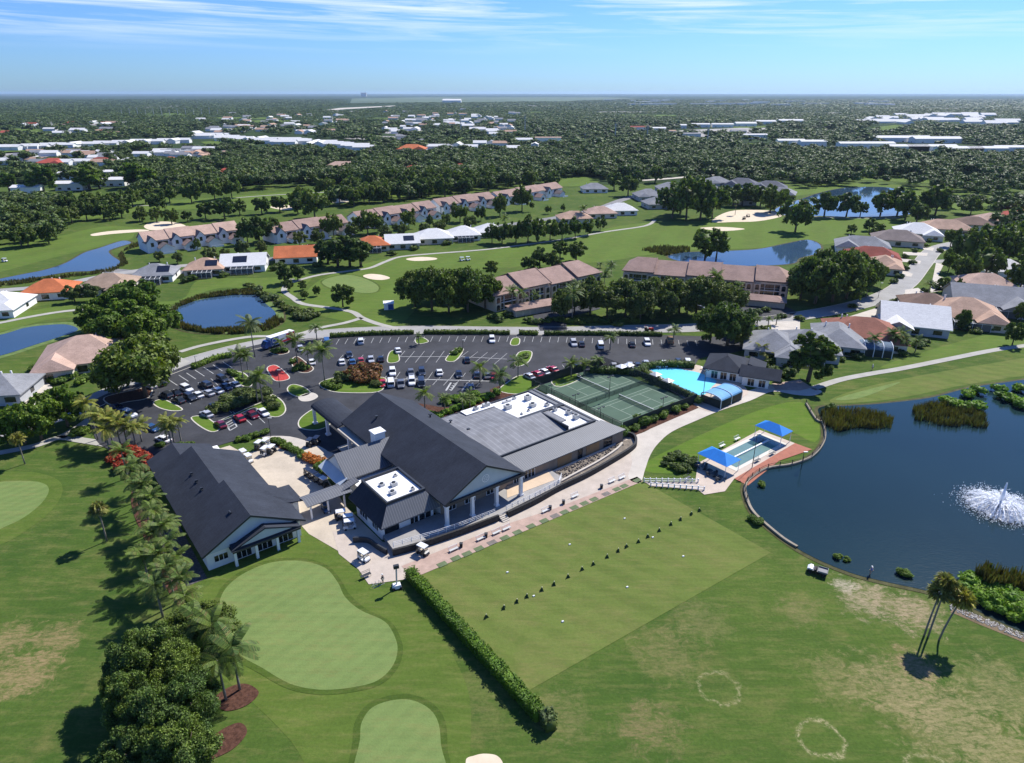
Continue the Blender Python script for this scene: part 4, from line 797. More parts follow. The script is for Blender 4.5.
HS=[('white roofed house cut by the left edge of the photo, beside the orange roofed one',4,302,15,13,12,'white','white','hip',1,0,0),
('orange roofed house with cream walls, left of the two small trees',51,288,17,12,14,'orange','white','hip',0,0,0),
('tan roofed house with blue gable front just below the long narrow pond',110,283,19,13,14,'tan','cream','hip',1,0,0),
('grey roofed house with dark solar panel, between tan house and peach house',156,272,16,12,12,'grey','white','hip',0,2,1),
('peach roofed house with dark solar panel below the leftmost townhouse row',206,266,16,12,12,'peach','cream','hip',0,1,1),
('white roofed house with dark solar panel and long screened lanai',245,262,19,13,12,'white','white','gable',0,-4,1),
('vivid orange roofed house right of the white roofed lanai house',297,254,19,13,12,'orange','white','gable',0,0,0),
('small peach roofed cottage half behind a clump of dark trees',322,249,13,11,12,'peach','cream','hip',0,0,0),
('orange roofed house right of the tall dark clump by the bunker fairway',372,243,17,12,12,'orange','cream','hip',0,0,1),
('white roofed house with solar panel next to the orange roofed one',402,241,17,12,12,'white','cream','gable',0,1,0),
('plain white roofed house, left of a smaller white neighbour',433,236,20,13,12,'white','cream','hip',0,0,0),
('white roofed house with grey gable, second from right end of its row',463,233,17,13,12,'white','white','hip',0,0,1),
('white roofed house partly behind the dark roadside oaks',489,230,16,12,12,'white','cream','hip',0,0,0),
('wide pinkish tan roofed house between two ponds and the big oak',87,352,23,17,22,'pink','cream','hip',-1,0,0),
('grey roofed house corner at the left edge beside the pale driveway',2,386,14,11,10,'grey','grey','hip',0,0,0),
('low grey roofed house immediately right of the pool house garden',773,343,16,14,-20,'grey','grey','hip',1,0,0),
('grey roofed house with blue pool behind the tall dark tree',806,343,18,14,-18,'grey','grey','hip',-1,0,1),
('grey roofed house squeezed against the rust roofed one',837,336,14,17,-20,'grey','grey','hip',0,0,0),
('rust roofed house with arched blue pool enclosure',862,330,22,14,-16,'rust','cream','hip',1,0,0),
('bright white roofed house with grey gable walls facing the fairway',912,318,20,17,-22,'white','grey','gable',-1,0,0),
('brown roofed house behind the white roofed and peach roofed ones',927,303,17,12,-18,'brown','cream','hip',0,0,0),
('large peach roofed house with dark lanai near the right edge',964,311,22,16,-20,'peach','beige','hip',1,0,1),
('large light grey roofed house at the right edge behind the peach one',988,299,26,17,-20,'grey','grey','gable',1,0,1),
('pink roofed house behind the big grey roof at right',985,283,20,13,-15,'pink','cream','hip',0,0,0),
('whitish roofed house half hidden in the dark oaks at right edge',1003,268,19,13,-10,'white','white','hip',0,0,0),
('maroon tiled house on the left side of the curving street',872,255,23,13,-22,'maroon','cream','hip',0,0,0),
('orange pink house in front of the maroon tiled one',884,263,14,12,-24,'peach','cream','hip',1,0,0),
('pale grey roofed house with blue screened pool behind the maroon one',862,244,25,13,-22,'grey','white','hip',-1,0,1),
('grey brown roofed house between pale grey and bright white roofs',897,238,24,14,-22,'greybrown','cream','hip',0,0,0),
('bright white hip roofed house at the head of the curving street',917,231,22,15,-20,'white','white','hip',1,0,0),
('tan roofed house right of the bright white hip roof',945,227,26,14,-18,'peach','cream','hip',0,0,0),
('dark maroon roofed house beyond the tan roof at upper right',972,223,20,12,-15,'brown','cream','hip',0,0,0),
('pale pink roofed house left of the red roof by the right edge',992,219,18,12,-12,'pink','cream','hip',0,0,0),
('bright red roofed house at the far right edge among trees',1018,216,20,13,-10,'red','cream','hip',0,0,0),
('white roofed cottage near the sandy street end above the long fairway',620,209,20,13,5,'white','white','hip',0,0,0),
('pink roofed house left of the white cottage above the fairway path',600,212,19,12,8,'pink','cream','hip',0,0,0),
('long peach roofed house hidden behind roadside oaks above the fairway',574,217,20,12,8,'peach','cream','hip',0,0,0),
('grey roofed house left of the grey courtyard group',594,188,20,13,4,'grey','white','hip',0,0,0)]
for i,(lb,x,y,w_,d_,a,rf,wl,ty,wg,so_,cg) in enumerate(HS): house(lb,x,y,w_,d_,a,rf,wl,ty,wg,so_,cg,garage=(i%3-1) if i>12 else 0)
# grey courtyard homes
GR=[(648,195,20,14,5,'grey'),(660,203,22,14,8,'grey'),(668,188,18,14,0,'grey'),(700,188,26,15,-30,'slate'),(716,182,22,14,10,'grey'),(742,184,26,15,-25,'slate'),(770,187,26,15,-20,'slate'),(782,193,20,13,-25,'grey'),(733,199,26,13,5,'slate'),(757,192,20,12,0,'grey')]
GR.sort()
for i,(x,y,w_,d_,a,rf) in enumerate(GR): house('dark grey roofed home, %s in the cluster of grey roofs past the fairway'%nth(i+1,len(GR)),x,y,w_,d_,a,rf,'grey','hip',1 if i%2 else -1,detail=1,eh=3.4,group='grey roofed homes beyond the fairway')
# blue screened pools
def pool(label,x,y,w_,d_,a):
    t=thing('garden_pool',label,'pool',G(x,y),R(a)); q=MB(); q.box(-w_/2-1,w_/2+1,-d_/2-1,d_/2+1,.02,.14); q.build('deck',m_conc,t); q=MB(); q.box(-w_/2,w_/2,-d_/2,d_/2,.141,.17); q.build('water',m_pool,t)
pool('small bright blue pool behind the grey house by the tall dark tree',831,352,6,3.5,-18)
vault('pool_enclosure','arched screened enclosure with white ribs over a turquoise pool behind the rust roof',G(866,353),R(-16),13,7,2.4,1.6,'pool enclosure',meshmat('blue_screen',(.1,.17,.25),.6),6)
vault('pool_enclosure','dark arched pool screen at the end of the pale grey house by the fairway',G(850,246),R(-22),9,8,2.4,1.2,'pool enclosure',m_cage,4)
pool('teal garden pool in front of the white roofed house with long lanai',243,272,8,3,12)
# townhouses
m_bluegable=stripes('bluish_white_siding',(.8,.81,.82),(.72,.74,.76),.3,R(90),.75,.85)
def townhouse(label,a,b,depth,n,roof='dusty',group=None,seed=1,wallm=None):
    rnd=random.Random(seed); A_=G(*a,3);B_=G(*b,3); L_=(B_-A_).length; rz=math.atan2((B_-A_).y,(B_-A_).x); t=thing('townhouse_row',label,'townhouses',(A_.x,A_.y,0),rz,group)
    wm_=wallm or m_bluegable; H2=5.8; hr=9.6; depth+=2.5; q=MB(); q.box(0,L_,0,depth,0,H2)
    for x in (0,L_-.2): q.add([(x,0,H2),(x,depth,H2),(x,depth/2,hr-.4),(x+.2,0,H2),(x+.2,depth,H2),(x+.2,depth/2,hr-.4)],[(0,2,1),(3,4,5),(0,3,5,2),(1,2,5,4),(0,1,4,3)])
    q.build('wall',wm_,t); r=MB(); 
    for k in range(n):
        x0,x1=-.5+k*(L_+1)/n,-.5+(k+1)*(L_+1)/n; dz=(k%2)*.35; r.slab([(x0,-.7,H2+dz),(x1,-.7,H2+dz),(x1,depth/2,hr+dz),(x0,depth/2,hr+dz)],.25); r.slab([(x1,depth+.7,H2+dz),(x0,depth+.7,H2+dz),(x0,depth/2+.01,hr+dz),(x1,depth/2+.01,hr+dz)],.25)
    r.build('roof',RC[roof],t)
    for k in range(n):
        xc=(k+.22)*L_/n; ww=5.2
        q=MB(); q.box(xc-ww/2,xc+ww/2,-2.2,.0,0,5.0); q.add([(xc-ww/2,-2.2,5),(xc+ww/2,-2.2,5),(xc,-2.2,8.0),(xc-ww/2,0,5),(xc+ww/2,0,5),(xc,0,8.0)],[(0,1,2),(5,4,3),(0,3,4,1),(1,4,5,2),(2,5,3,0)]); gb=q.build('gable_bay',wm_,t)
        q=MB(); q.slab([(xc-ww/2-.4,-2.6,4.9),(xc,-2.6,8.2),(xc,4.5,8.2),(xc-ww/2-.4,4,4.9)],.2); q.slab([(xc+.01,-2.6,8.2),(xc+ww/2+.4,-2.6,4.9),(xc+ww/2+.4,4,4.9),(xc+.01,4.5,8.2)],.2); q.build('bay_roof',RC['slate' if k%2 else 'greybrown'],t)
        pane(t,xc-.7,xc+.7,-2.2,3.0,5.0); 
        x2=(k+.68)*L_/n; q=MB(); q.box(x2-3.2,x2+3.2,-6.5,-.01,0,2.6); q.add([(x2-3.2,-6.5,2.6),(x2+3.2,-6.5,2.6),(x2,-6.5,4.6),(x2-3.2,-6.3,2.6),(x2+3.2,-6.3,2.6),(x2,-6.3,4.6)],[(0,1,2),(5,4,3),(0,3,4,1),(1,4,5,2),(2,5,3,0)]); q.build('garage',wm_,t)
        q=MB(); q.slab([(x2-3.7,-7,2.5),(x2,-7,4.8),(x2,0,4.8),(x2-3.7,0,2.5)],.2); q.slab([(x2+.01,-7,4.8),(x2+3.7,-7,2.5),(x2+3.7,0,2.5),(x2+.01,0,4.8)],.2); q.build('garage_roof',RC['dusty' if k%2 else 'greybrown'],t)
        pane(t,x2-1.1,x2+1.1,-6.5,.1,2.1,name='garage_door',m=m_glass if k%2 else m_trim); pane(t,x2-2.6,x2+2.6,0,4.2 if 0 else 3.3,5.0)
        q=MB(); q.box(x2-3.4,x2+3.4,-9.2,-9.0,0,1.0); q.build('garden_wall',m_trim,t)
    return t
townhouse('white townhouse row with dusty pink roof at the end of the long narrow pond',(146,247),(240,235),11,4,'pink',seed=1)
townhouse('white gabled townhouse row, second from the left, beside a round dark oak',(274,238),(348,227),11,3,'dusty')
townhouse('long white townhouse row with dusty pink roof, between two oak clumps',(361,224),(436,212),11,4,'dusty')
townhouse('white townhouse row continuing right of the longest one',(440,210),(495,202),11,3,'dusty')
townhouse('rightmost white townhouse row, below the small fairway clearing',(500,202),(562,191),11,3,'dusty')
# villas
def villa(label,a,b,depth,n,seed):
    A_=G(*a,3);B_=G(*b,3); L_=(B_-A_).length; rz=math.atan2((B_-A_).y,(B_-A_).x); t=thing('villa_block',label,'apartments',(A_.x,A_.y,0),rz)
    H2=6.2; hr=10.2; depth+=3; q=MB(); q.box(0,L_,0,depth,0,H2); q.build('wall',WC['beige'],t)
    for k in range(n):
        r=MB(); x0,x1=-.6+k*(L_+1.2)/n,-.6+(k+1)*(L_+1.2)/n; dz=((k+seed)%2)*.7
        if k==0 or k==n-1:
            e0=5 if k==0 else 0; e1=5 if k==n-1 else 0
            r.slab([(x0,-.8,H2+dz),(x1,-.8,H2+dz),(x1-e1,depth/2,hr+dz),(x0+e0,depth/2,hr+dz)],.25); r.slab([(x1,depth+.8,H2+dz),(x0,depth+.8,H2+dz),(x0+e0,depth/2+.01,hr+dz),(x1-e1,depth/2+.01,hr+dz)],.25)
            if e0: r.slab([(x0,depth+.8,H2+dz),(x0,-.8,H2+dz),(x0+e0,depth/2,hr+dz)],.2)
            if e1: r.slab([(x1,-.8,H2+dz),(x1,depth+.8,H2+dz),(x1-e1,depth/2,hr+dz)],.2)
        else:
            r.slab([(x0,-.8,H2+dz),(x1,-.8,H2+dz),(x1,depth/2,hr+dz),(x0,depth/2,hr+dz)],.25); r.slab([(x1,depth+.8,H2+dz),(x0,depth+.8,H2+dz),(x0,depth/2+.01,hr+dz),(x1,depth/2+.01,hr+dz)],.25)
        if k<n-1: r.slab([(x1-.15,-.8,H2+.9),(x1+.15,-.8,H2+.9),(x1+.15,depth/2,hr+.9),(x1-.15,depth/2,hr+.9)],.6)
        r.build('roof',RC['dusty'],t)
        u0=k*L_/n; s_=L_/n
        for f,kind in ((.1,'a'),(.32,'b'),(.6,'b'),(.86,'a')):
            x=u0+f*s_
            if kind=='a':
                q=MB(); q.box(x-1.3,x+1.3,-.9,-.02,0,5.6); bay=q.build('bay',WC['beige'],t)
                for z in (.4,3.2):
                    q=MB(); pts=[(x-.75,z),(x+.75,z)]+[(x+.75*math.cos(math.pi*i/8),z+1.5+.6*math.sin(math.pi*i/8)) for i in range(9)]
                    q.add([(p[0],-.95,p[1]) for p in pts],[tuple(range(len(pts)))]); q.build('arched_window',m_glass,bay)
            else:
                for z in (.3,3.1):
                    o=pane(t,x-1.9,x+1.9,-.03,z,z+2.3,name='recess_shade_pane'); q=MB(); q.box(x-1.9,x+1.9,-.55,-.5,z+.85,z+.93); q.box(x-.06,x+.06,-.5,-.1,z,z+2.3); q.box(x-2,x+2,-.6,-.06,z-.2,z-.02); q.build('balcony_rail',m_trim,o)  # flat dark pane: shade of the balcony recess put into its colour
    return t
villa('beige two storey villa block with brown roof left of the driveway palms',(494,304),(600,281),15,4,0)
villa('longer beige two storey villa block with brown roof in front of the pond',(623,279),(788,292),15,5,1)
def garages(label,a,b,depth,n):
    A_=G(*a,2);B_=G(*b,2); L_=(B_-A_).length; rz=math.atan2((B_-A_).y,(B_-A_).x); t=thing('garage_block',label,'garages',(A_.x,A_.y,0),rz)
    q=MB(); q.box(0,L_,0,depth,0,2.5); q.build('wall',WC['beige'],t); r=MB(); hip(r,-.6,L_+.6,-.6,depth+.6,2.55,4.0); r.build('roof',RC['dusty'],t)
    for k in range(n): x=(k+.5)*L_/n; pane(t,x-1.2,x+1.2,0,.1,2.1,name='garage_door',m=plain('beige_door',(.5,.42,.33),.6))
garages('low brown roofed garage block with beige doors beside the asphalt driveway',(516,312),(564,304),7,7)
garages('brown roofed garage block in front of the right end of the long villa block',(742,300),(785,304),7,6)
# white apartments far left
AP=[(28,190,20,11,6),(72,186,22,12,6),(114,182,22,12,6),(70,176,18,10,6),(115,174,18,10,6)]
for i,(x,y,w_,d_,a) in enumerate(sorted(AP)): 
    house('white two storey apartment block, %s among five beyond the left fairway'%nth(i+1,5),x,y,w_,d_,a,'white','white','gable',0,0,0,1,5.6,.3,'apartment_block','apartments',group='white apartment blocks past the left fairway')
FH=[('red hip roofed house standing alone above the white apartments',54,163,30,18,3,'red'),('dusty pink roofed house right of the red hip roof',101,161,24,14,3,'maroon'),('small house with orange roof among white ones by the far pond',171,160,18,12,3,'orange'),('small maroon roofed house above the fairway oaks on the left',228,172,20,12,3,'red'),
('vivid orange domed hall roof in the middle distance',412,149,40,22,0,'orange'),('dusty pink house cluster roof left of centre',343,166,34,16,3,'pink'),('pink house roof right of the dusty pink cluster roof',371,160,26,14,3,'pink'),('grey roofed house between the orange hall and red cottage',416,159,22,14,2,'grey'),('small red roofed cottage below the orange hall roof',416,169,24,12,0,'red'),('small red roofed cottage right of centre in the dark trees',460,167,15,11,0,'red'),
('peach roofed house left of the dusty pink cluster roof',312,163,20,12,3,'peach'),('cream roofed house behind the left fairway oaks',290,168,20,12,3,'peach'),('pale roofed house below the mobile homes',130,161,20,12,3,'white')]
for (lb,x,y,w_,d_,a,rf) in FH: house(lb,x,y,w_,d_,a,rf,'cream','hip',1,detail=1,eh=3.8,pitch=.42)
# bands of small distant buildings: each stands alone, sorted left to right
def band(pts,groupname,phrase,w_=(16,24),d_=(10,14),roofs=('white',),wall='white',name='distant_house',cat='house',eh=4.5,typ='gable'):
    pts=sorted(pts); k=len(pts)
    for i,(x,y) in enumerate(pts):
        house('%s, %s %s'%(random.choice(['low pale roofed building','small light roofed building']) if 0 else phrase[0],nth(i+1,k),phrase[1]),x,y,random.uniform(*w_),random.uniform(*d_),random.choice((0,4,8,-5,85)),random.choice(roofs),wall,typ,detail=0,eh=eh,pitch=.45,name=name,cat=cat,group=groupname)
rr=random.Random(3)
band([(x,148.5-x*.042+rr.uniform(-.4,.4)) for x in range(4,190,9)],'white mobile homes behind the far pond',('white roofed mobile home','in the row behind the far pond'),(20,27),(11,15),name='mobile_home',eh=5)
band([(x,136+(x-200)*.07+rr.uniform(-1.6,1.6)) for x in range(196,370,6)],'white mobile homes continuing right',('white roofed mobile home','in the block right of the far pond'),(24,34),(12,18),name='mobile_home',eh=5.5)
band([(rr.uniform(2,120),rr.uniform(152,163)) for _ in range(24)],'pale cottages left below the far pond',('pale roofed cottage','in the scatter below the far pond'),roofs=('white','grey','peach'))
band([(rr.uniform(140,235),rr.uniform(149,158)) for _ in range(22)],'pale cottages beside the far pond',('pale roofed cottage','in the scatter right of the red hip roof'),roofs=('white','grey','peach'))
band([(rr.uniform(10,130),rr.uniform(121,134)) for _ in range(26)],'scattered roofs far left',('small pale roof','among the far left woods'),(20,34),(12,18),roofs=('white','peach','grey','red'))
band([(rr.uniform(385,520),rr.gauss(122,6)) for _ in range(80)],'scattered suburb roofs past the orange hall',('small pale suburb roof','in the scatter behind the orange hall'),(18,30),(12,18),roofs=('white','white','grey','peach'))
band([(rr.uniform(200,350),rr.uniform(113,133)) for _ in range(60)],'scattered suburb roofs left of centre',('small pale suburb roof','in the woods above the mobile homes'),(18,32),(12,18),roofs=('white','grey','peach'))
band([(x,rr.uniform(140,150)) for x in range(425,540,11)],'roofs in the woods near centre',('low pale roof','in the woods below the centre suburb'),(18,30),(10,16),roofs=('white','grey','peach'))
def shed(label,x,y,w_,d_,roof='white',wall='white',eh=6,ang=0,group=None): house(label,x,y,w_,d_,ang,roof,wall,'gable',detail=1,eh=eh,pitch=.3,name='commercial_building',cat='commercial building',group=group)
CB=[(640,129,43,16,'maroon'),(655,130,43,14,'white'),(678,127,36,16,'white'),(700,126,43,16,'white'),(722,126,50,16,'white'),(745,125,50,22,'white'),(765,123,50,22,'white'),(790,122,64,22,'white'),(668,133,28,11,'peach'),(738,133,28,16,'grey'),(754,137,43,12,'white'),(690,136,36,13,'grey'),(548,140,43,8,'pink')]
CB.sort()
for i,(x,y,w_,d_,rf) in enumerate(CB): shed('flat %s shop block, %s in the far shopping strip right of centre'%({'maroon':'red roofed','white':'white','peach':'peach','grey':'grey','pink':'pinkish'}[rf],nth(i+1,len(CB))),x,y,w_,d_,rf,eh=7,group='far shopping strip buildings')
WBs=[(790,143,42,15),(812,144,39,15),(852,146,42,15),(875,146,51,16),(900,140,93,21),(935,141,76,21),(905,149,59,16),(930,149,68,16),(958,151,59,16),(985,151,51,16),(1008,150,42,15)]
WBs.sort()
for i,(x,y,w_,d_) in enumerate(WBs): shed('long low white warehouse, %s in the white strip at upper right'%nth(i+1,len(WBs)),x,y,w_,d_,'white',eh=7,group='white warehouses at upper right')
band([(rr.uniform(860,1010),rr.uniform(114,124)) for _ in range(34)],'pale buildings on the far right plain',('tiny pale building','on the far right plain'),(40,70),(20,30))
band([(rr.uniform(600,900),rr.uniform(100,106)) for _ in range(26)],'white specks near the horizon right',('tiny white building','near the horizon right of centre'),(90,190),(40,60),eh=12,typ='flat')
shed('white dome shaped hall near the horizon left of the middle',452,102,160,80,eh=16); shed('tall hazy tower block on the horizon left of centre',364,96.5,120,90,'slate','grey',eh=70)
# pale field and highway far away
flat('far_field',[G(350,103),G(352,98.5),G(420,97.3),G(600,97.2),G(640,98.2),G(560,101.5),G(470,102)],.5,mat('pale_field',(.075,.11,.05),.95,.3,.001))
flat('far_road',[G(322,110.5),G(340,108),G(395,105.6),G(396,106.3),G(345,109.2),G(326,112)],.4,m_conc)
m_pale_lot=mat('pale_lot',(.3,.28,.25),.9,.3,.02); rc_=random.Random(21); CLEARS=[]
for _ in range(46):
    x_,y_=rc_.uniform(-20,1040),rc_.choice((rc_.uniform(105,118),rc_.uniform(112,150),rc_.uniform(120,160))); w_=rc_.uniform(14,50); h_=(y_-96)*rc_.uniform(.025,.055); s_=rc_.uniform(-.03,.03)
    q=[(x_-w_,y_-h_*.3-w_*s_),(x_-w_*.3,y_-h_),(x_+w_*.6,y_-h_*.8),(x_+w_,y_+w_*s_),(x_+w_*.4,y_+h_),(x_-w_*.6,y_+h_*.7)]; CLEARS.append(q); sheet('far_clearing',q,.3,m_fair if rc_.random()<.62 else m_pale_lot)
flat('far_clearing',[G(200,142),G(255,138),G(262,141),G(210,146)],.3,m_fair); flat('far_clearing',[G(0,150),G(90,146),G(100,149),G(0,154)],.3,m_fair)
flat('far_clearing',[G(870,128),G(895,125),G(912,127),G(885,133)],.4,m_fair); flat('far_road',[G(940,124.5),G(1060,126),G(1060,128),G(940,126.2)],.4,m_conc)
flat('shopping_car_park',[G(660,132),G(700,136),G(760,133),G(770,128),G(740,128),G(690,130)],.4,m_pale_lot)
flat('mobile_home_ground',[G(0,152),G(190,142),G(370,152),G(340,154),G(200,147),G(0,157)],.35,m_conc) if 0 else None
# ================================================================ VEHICLES
m_tyre=plain('rubber',(.02,.02,.02),.8); m_hub=plain('hub_metal',(.4,.4,.42),.3,metal=.6); m_lamp=plain('lamp_glass',(.7,.7,.68),.2); m_tail=plain('tail_red',(.4,.02,.02),.3)
CARC={'white':(.72,.72,.71),'silver':(.42,.43,.45),'grey':(.13,.135,.145),'black':(.012,.012,.015),'dark':(.022,.025,.032),'blue':(.03,.09,.22),'navy':(.012,.02,.06),'red':(.38,.012,.015),'maroon':(.14,.008,.02),'tan':(.3,.19,.1)}
def paint(c):
    nm='paint_'+c
    if nm in _mc: return _mc[nm]
    m,nt,b=newmat(nm); b.inputs['Base Color'].default_value=(*CARC[c],1); b.inputs['Roughness'].default_value=.28; b.inputs['Coat Weight'].default_value=.6; b.inputs['Coat Roughness'].default_value=.06; _mc[nm]=m; return m
def wheel_mb(x,y,r,wd): q=MB(); q.tube([(x,y-wd/2,r),(x,y+wd/2,r)],r,14); return q
protos={}
def loft(mb,secs):
    """secs: list of rings (same length) joined in order, capped"""
    n=len(secs[0]); vs=[p for s in secs for p in s]; fs=[(i*n+k,i*n+(k+1)%n,(i+1)*n+(k+1)%n,(i+1)*n+k) for i in range(len(secs)-1) for k in range(n)]
    mb.add(vs,fs+[tuple(range(n))[::-1],tuple(range((len(secs)-1)*n,len(secs)*n))]); return mb
def car(kind,color):
    key=(kind,color)
    if key in protos: return protos[key]
    t=thing('parked_car','x','car',(0,0,-500)); L_,Wd,hb,ht={'sedan':(4.7,1.82,.88,1.43),'suv':(4.8,1.95,1.05,1.74),'pickup':(5.6,2.0,1.05,1.82),'van':(5.2,2.0,1.1,1.9)}[kind]
    X=L_/2; y=Wd/2
    def ring(x,yy,z0,z1,ch=.12): return [(x,-yy,z0+ch),(x,-yy+ch,z0),(x,yy-ch,z0),(x,yy,z0+ch),(x,yy,z1-ch),(x,yy-ch*1.6,z1),(x,-yy+ch*1.6,z1),(x,-yy,z1-ch)]
    q=MB(); loft(q,[ring(-X,y*.84,.38,hb*.86),ring(-X+.15,y*.95,.25,hb*.97),ring(-X+.9,y,.2,hb),ring(0,y,.2,hb),ring(X-1.3,y,.2,hb*.97),ring(X-.35,y*.95,.22,hb*.85),ring(X,y*.8,.34,hb*.68)])
    q.build('body',paint(color),t)
    cab={'sedan':(-1.75,-1.1,.45,1.25),'suv':(-2.2,-1.95,.45,1.2),'pickup':(-.75,-.6,1.0,1.65),'van':(-2.45,-2.3,1.3,2.1)}[kind]
    q=MB(); yb,yt=y*.93,y*.76; b0,t0,t1,b1=cab
    q.add([(b0,-yb,hb-.04),(b1,-yb,hb-.06),(b1,yb,hb-.06),(b0,yb,hb-.04),(t0,-yt,ht-.05),(t1,-yt,ht-.07),(t1,yt,ht-.07),(t0,yt,ht-.05)],[(0,3,2,1),(4,5,6,7),(0,1,5,4),(1,2,6,5),(2,3,7,6),(3,0,4,7)]); q.build('windows',m_glass,t)
    q=MB(); q.add([(t0-.05,-yt-.03,ht-.06),(t1+.05,-yt-.03,ht-.08),(t1+.05,yt+.03,ht-.08),(t0-.05,yt+.03,ht-.06),(t0+.08,-yt+.12,ht),(t1-.1,-yt+.12,ht-.01),(t1-.1,yt-.12,ht-.01),(t0+.08,yt-.12,ht)],[(0,3,2,1),(4,5,6,7),(0,1,5,4),(1,2,6,5),(2,3,7,6),(3,0,4,7)])
    for s in (-1,1):
        for fx in ((b0+t0)/2+.75,):
            q.slab([(fx-.05,s*(yb+.01),hb),(fx+.05,s*(yb+.01),hb),(fx+.05,s*(yt+.02),ht-.06),(fx-.05,s*(yt+.02),ht-.06)],.03)
    q.build('roof_panel',paint(color),t)
    if kind=='pickup': q=MB(); q.box(-X+.15,-.95,-y*.82,y*.82,hb+.002,hb+.03); q.build('cargo_bed',m_tyre,t)
    for sx in (-X+.95,X-.95):
        for sy in (-1,1):
            wo=wheel_mb(sx,sy*(y-.1),.34,.22).build('wheel',m_tyre,t); q=MB(); q.tube([(sx,sy*(y+.005),.34),(sx,sy*(y+.02),.34)],.2,8); q.build('hub',m_hub,wo)
    for s in (-1,1):
        q=MB(); q.rbox(X-.13,s*y*.62,hb*.6,.2,.36,.14); q.build('headlight',m_lamp,t); q=MB(); q.rbox(-X+.04,s*y*.68,hb*.68,.1,.3,.16); q.build('taillight',m_tail,t)
    remember(t); protos[key]=t; return t
first=set()
def put(proto,label,loc,rz,group=None,name=None,scale=None):
    if proto.name in first: o=copy_tree(proto)
    else: first.add(proto.name); o=proto
    o['label']=label; o.location=loc; o.rotation_euler=(0,0,rz)
    if group: o['group']=group
    elif 'group' in o: del o['group']
    if scale: o.scale=scale
    return o
# to keep sub-parts, prototypes are copied before being moved
def axis(x,y,dx,dy): a=G(x,y);b=G(x+dx,y+dy); return math.atan2((b-a).y,(b-a).x)
K={'s':'sedan','u':'suv','p':'pickup','v':'van'}
ROWS=[('in the back row nearest the big oak',(10,5.2),[(151,386.5,'silver','s'),(161,384,'dark','s')]),
('nose to nose beside the kerbed grass strip',(10,5.2),[(167,396,'dark','u'),(179,401,'dark','s'),(176,393.6,'black','s'),(190.5,398.5,'dark','u'),(187,389.7,'white','u'),(198,395.6,'white','s')]),
('in the double block below the left parking palm',(10,5.2),[(206,385.6,'dark','u'),(208.7,393.7,'silver','s'),(218,391.2,'white','s'),(223,380,'dark','u'),(226.5,387.6,'navy','s'),(235.5,385.4,'silver','s')]),
('behind the shrubs of the planted centre island',(10,5.2),[(207,415,'silver','s'),(216,410,'black','u'),(232,405,'black','u'),(240,402,'silver','s')]),
('in the front row facing the cart barn',(7,5.5),[(221,425.3,'maroon','s'),(240,419,'red','s'),(253,415.8,'maroon','s'),(263.4,413.4,'white','s')]),
('at the left end of the lot by the yellow palms',(10,4),[(118,408,'navy','s'),(130,415,'white','u'),(152.5,429,'blue','s'),(164,440,'white','s')]),
('by the palm island near the moving truck',(2,6),[(300.5,349,'silver','s'),(312,362.5,'white','s'),(327,342.5,'blue','v'),(340,377.6,'white','s'),(354,377,'grey','s')]),
('in the row along the road hedge, left half',(1,6),[(361,342,'white','u'),(492,340.5,'white','u')]),
('in the row along the road hedge, right half',(2,6),[(573.6,344,'silver','u'),(581.6,344.5,'dark','s'),(600.5,346,'white','v'),(632,345,'dark','s'),(647,343.5,'white','u'),(670,341,'tan','p')]),
('in the middle rows left of the empty stalls',(1.5,6),[(342,362.5,'white','s'),(349.5,355.5,'dark','s'),(352.5,362.5,'blue','s'),(361,361,'red','s'),(371,360,'silver','s'),(381,359.5,'black','s'),(398,351,'white','s'),(467,360.5,'black','s')]),
('in the upper line of the centre double row',(1,6),[(392.6,373,'white','u'),(411,373,'grey','s'),(422,373,'dark','u'),(439.5,373,'white','s'),(459,375,'black','s'),(477,375.4,'dark','s'),(487,376,'grey','s'),(494,377,'red','s')]),
('in the lower line of the centre double row',(.6,6),[(382.5,384,'red','s'),(391,384,'white','v'),(401,384.5,'grey','p'),(412,382.5,'white','u'),(421.5,384,'dark','v'),(471,388,'navy','s')]),
('in the slanted row by the tennis court corner',(9,4.4),[(530,377.5,'silver','s'),(538,375.2,'red','s'),(545,373,'white','s'),(552.5,369.8,'red','s'),(576,368,'black','u')]),
('in the row behind the pool hedge',(2.5,6),[(587,368,'dark','s'),(614,367,'white','s'),(630,366.5,'silver','s'),(637.6,366,'dark','s'),(646,364.5,'silver','s'),(657,365,'white','s'),(664,364.5,'white','s'),(678.6,364.5,'dark','u'),(688,364.5,'white','u')])]
WORD={'dark':'charcoal'}
nc=0
for desc,(dx,dy),cars in ROWS:
    cars=sorted(cars); cnt=len(cars)
    for i,(x,y,c,k) in enumerate(cars):
        kind=K[k]; o=put(car(kind,c),'%s %s, %s %s'%(WORD.get(c,c),kind,nth(i+1,cnt),desc),G(x,y+1),axis(x,y,dx,dy)+random.uniform(-.03,.03)+(math.pi if random.random()<.5 else 0),'cars '+desc); nc+=1
for (x,y,c,k,dx,dy,lb) in [(91,370,'white','s',10,3,'white sedan parked under the wide pinkish tan house'),(590,292+6,'white','s',10,1,'white sedan under the roadside trees by the villas'),(617,305,'silver','s',6,3,'silver sedan half hidden under the villa trees'),(700,309,'grey','s',10,1,'grey sedan parked under the trees before the long villa block'),(367,226+3,'dark','u',8,-1,'dark suv on the townhouse street'),(902,277,'white','s',8,-5,'white sedan on the driveway beside the curving street'),(985,262,'grey','s',8,3,'grey sedan parked under the dark oaks at right'),(640,305,'white','s',5,3,'white sedan deep under the villa trees')]:
    put(car(K[k],c),lb,G(x,y),axis(x,y,dx,dy))
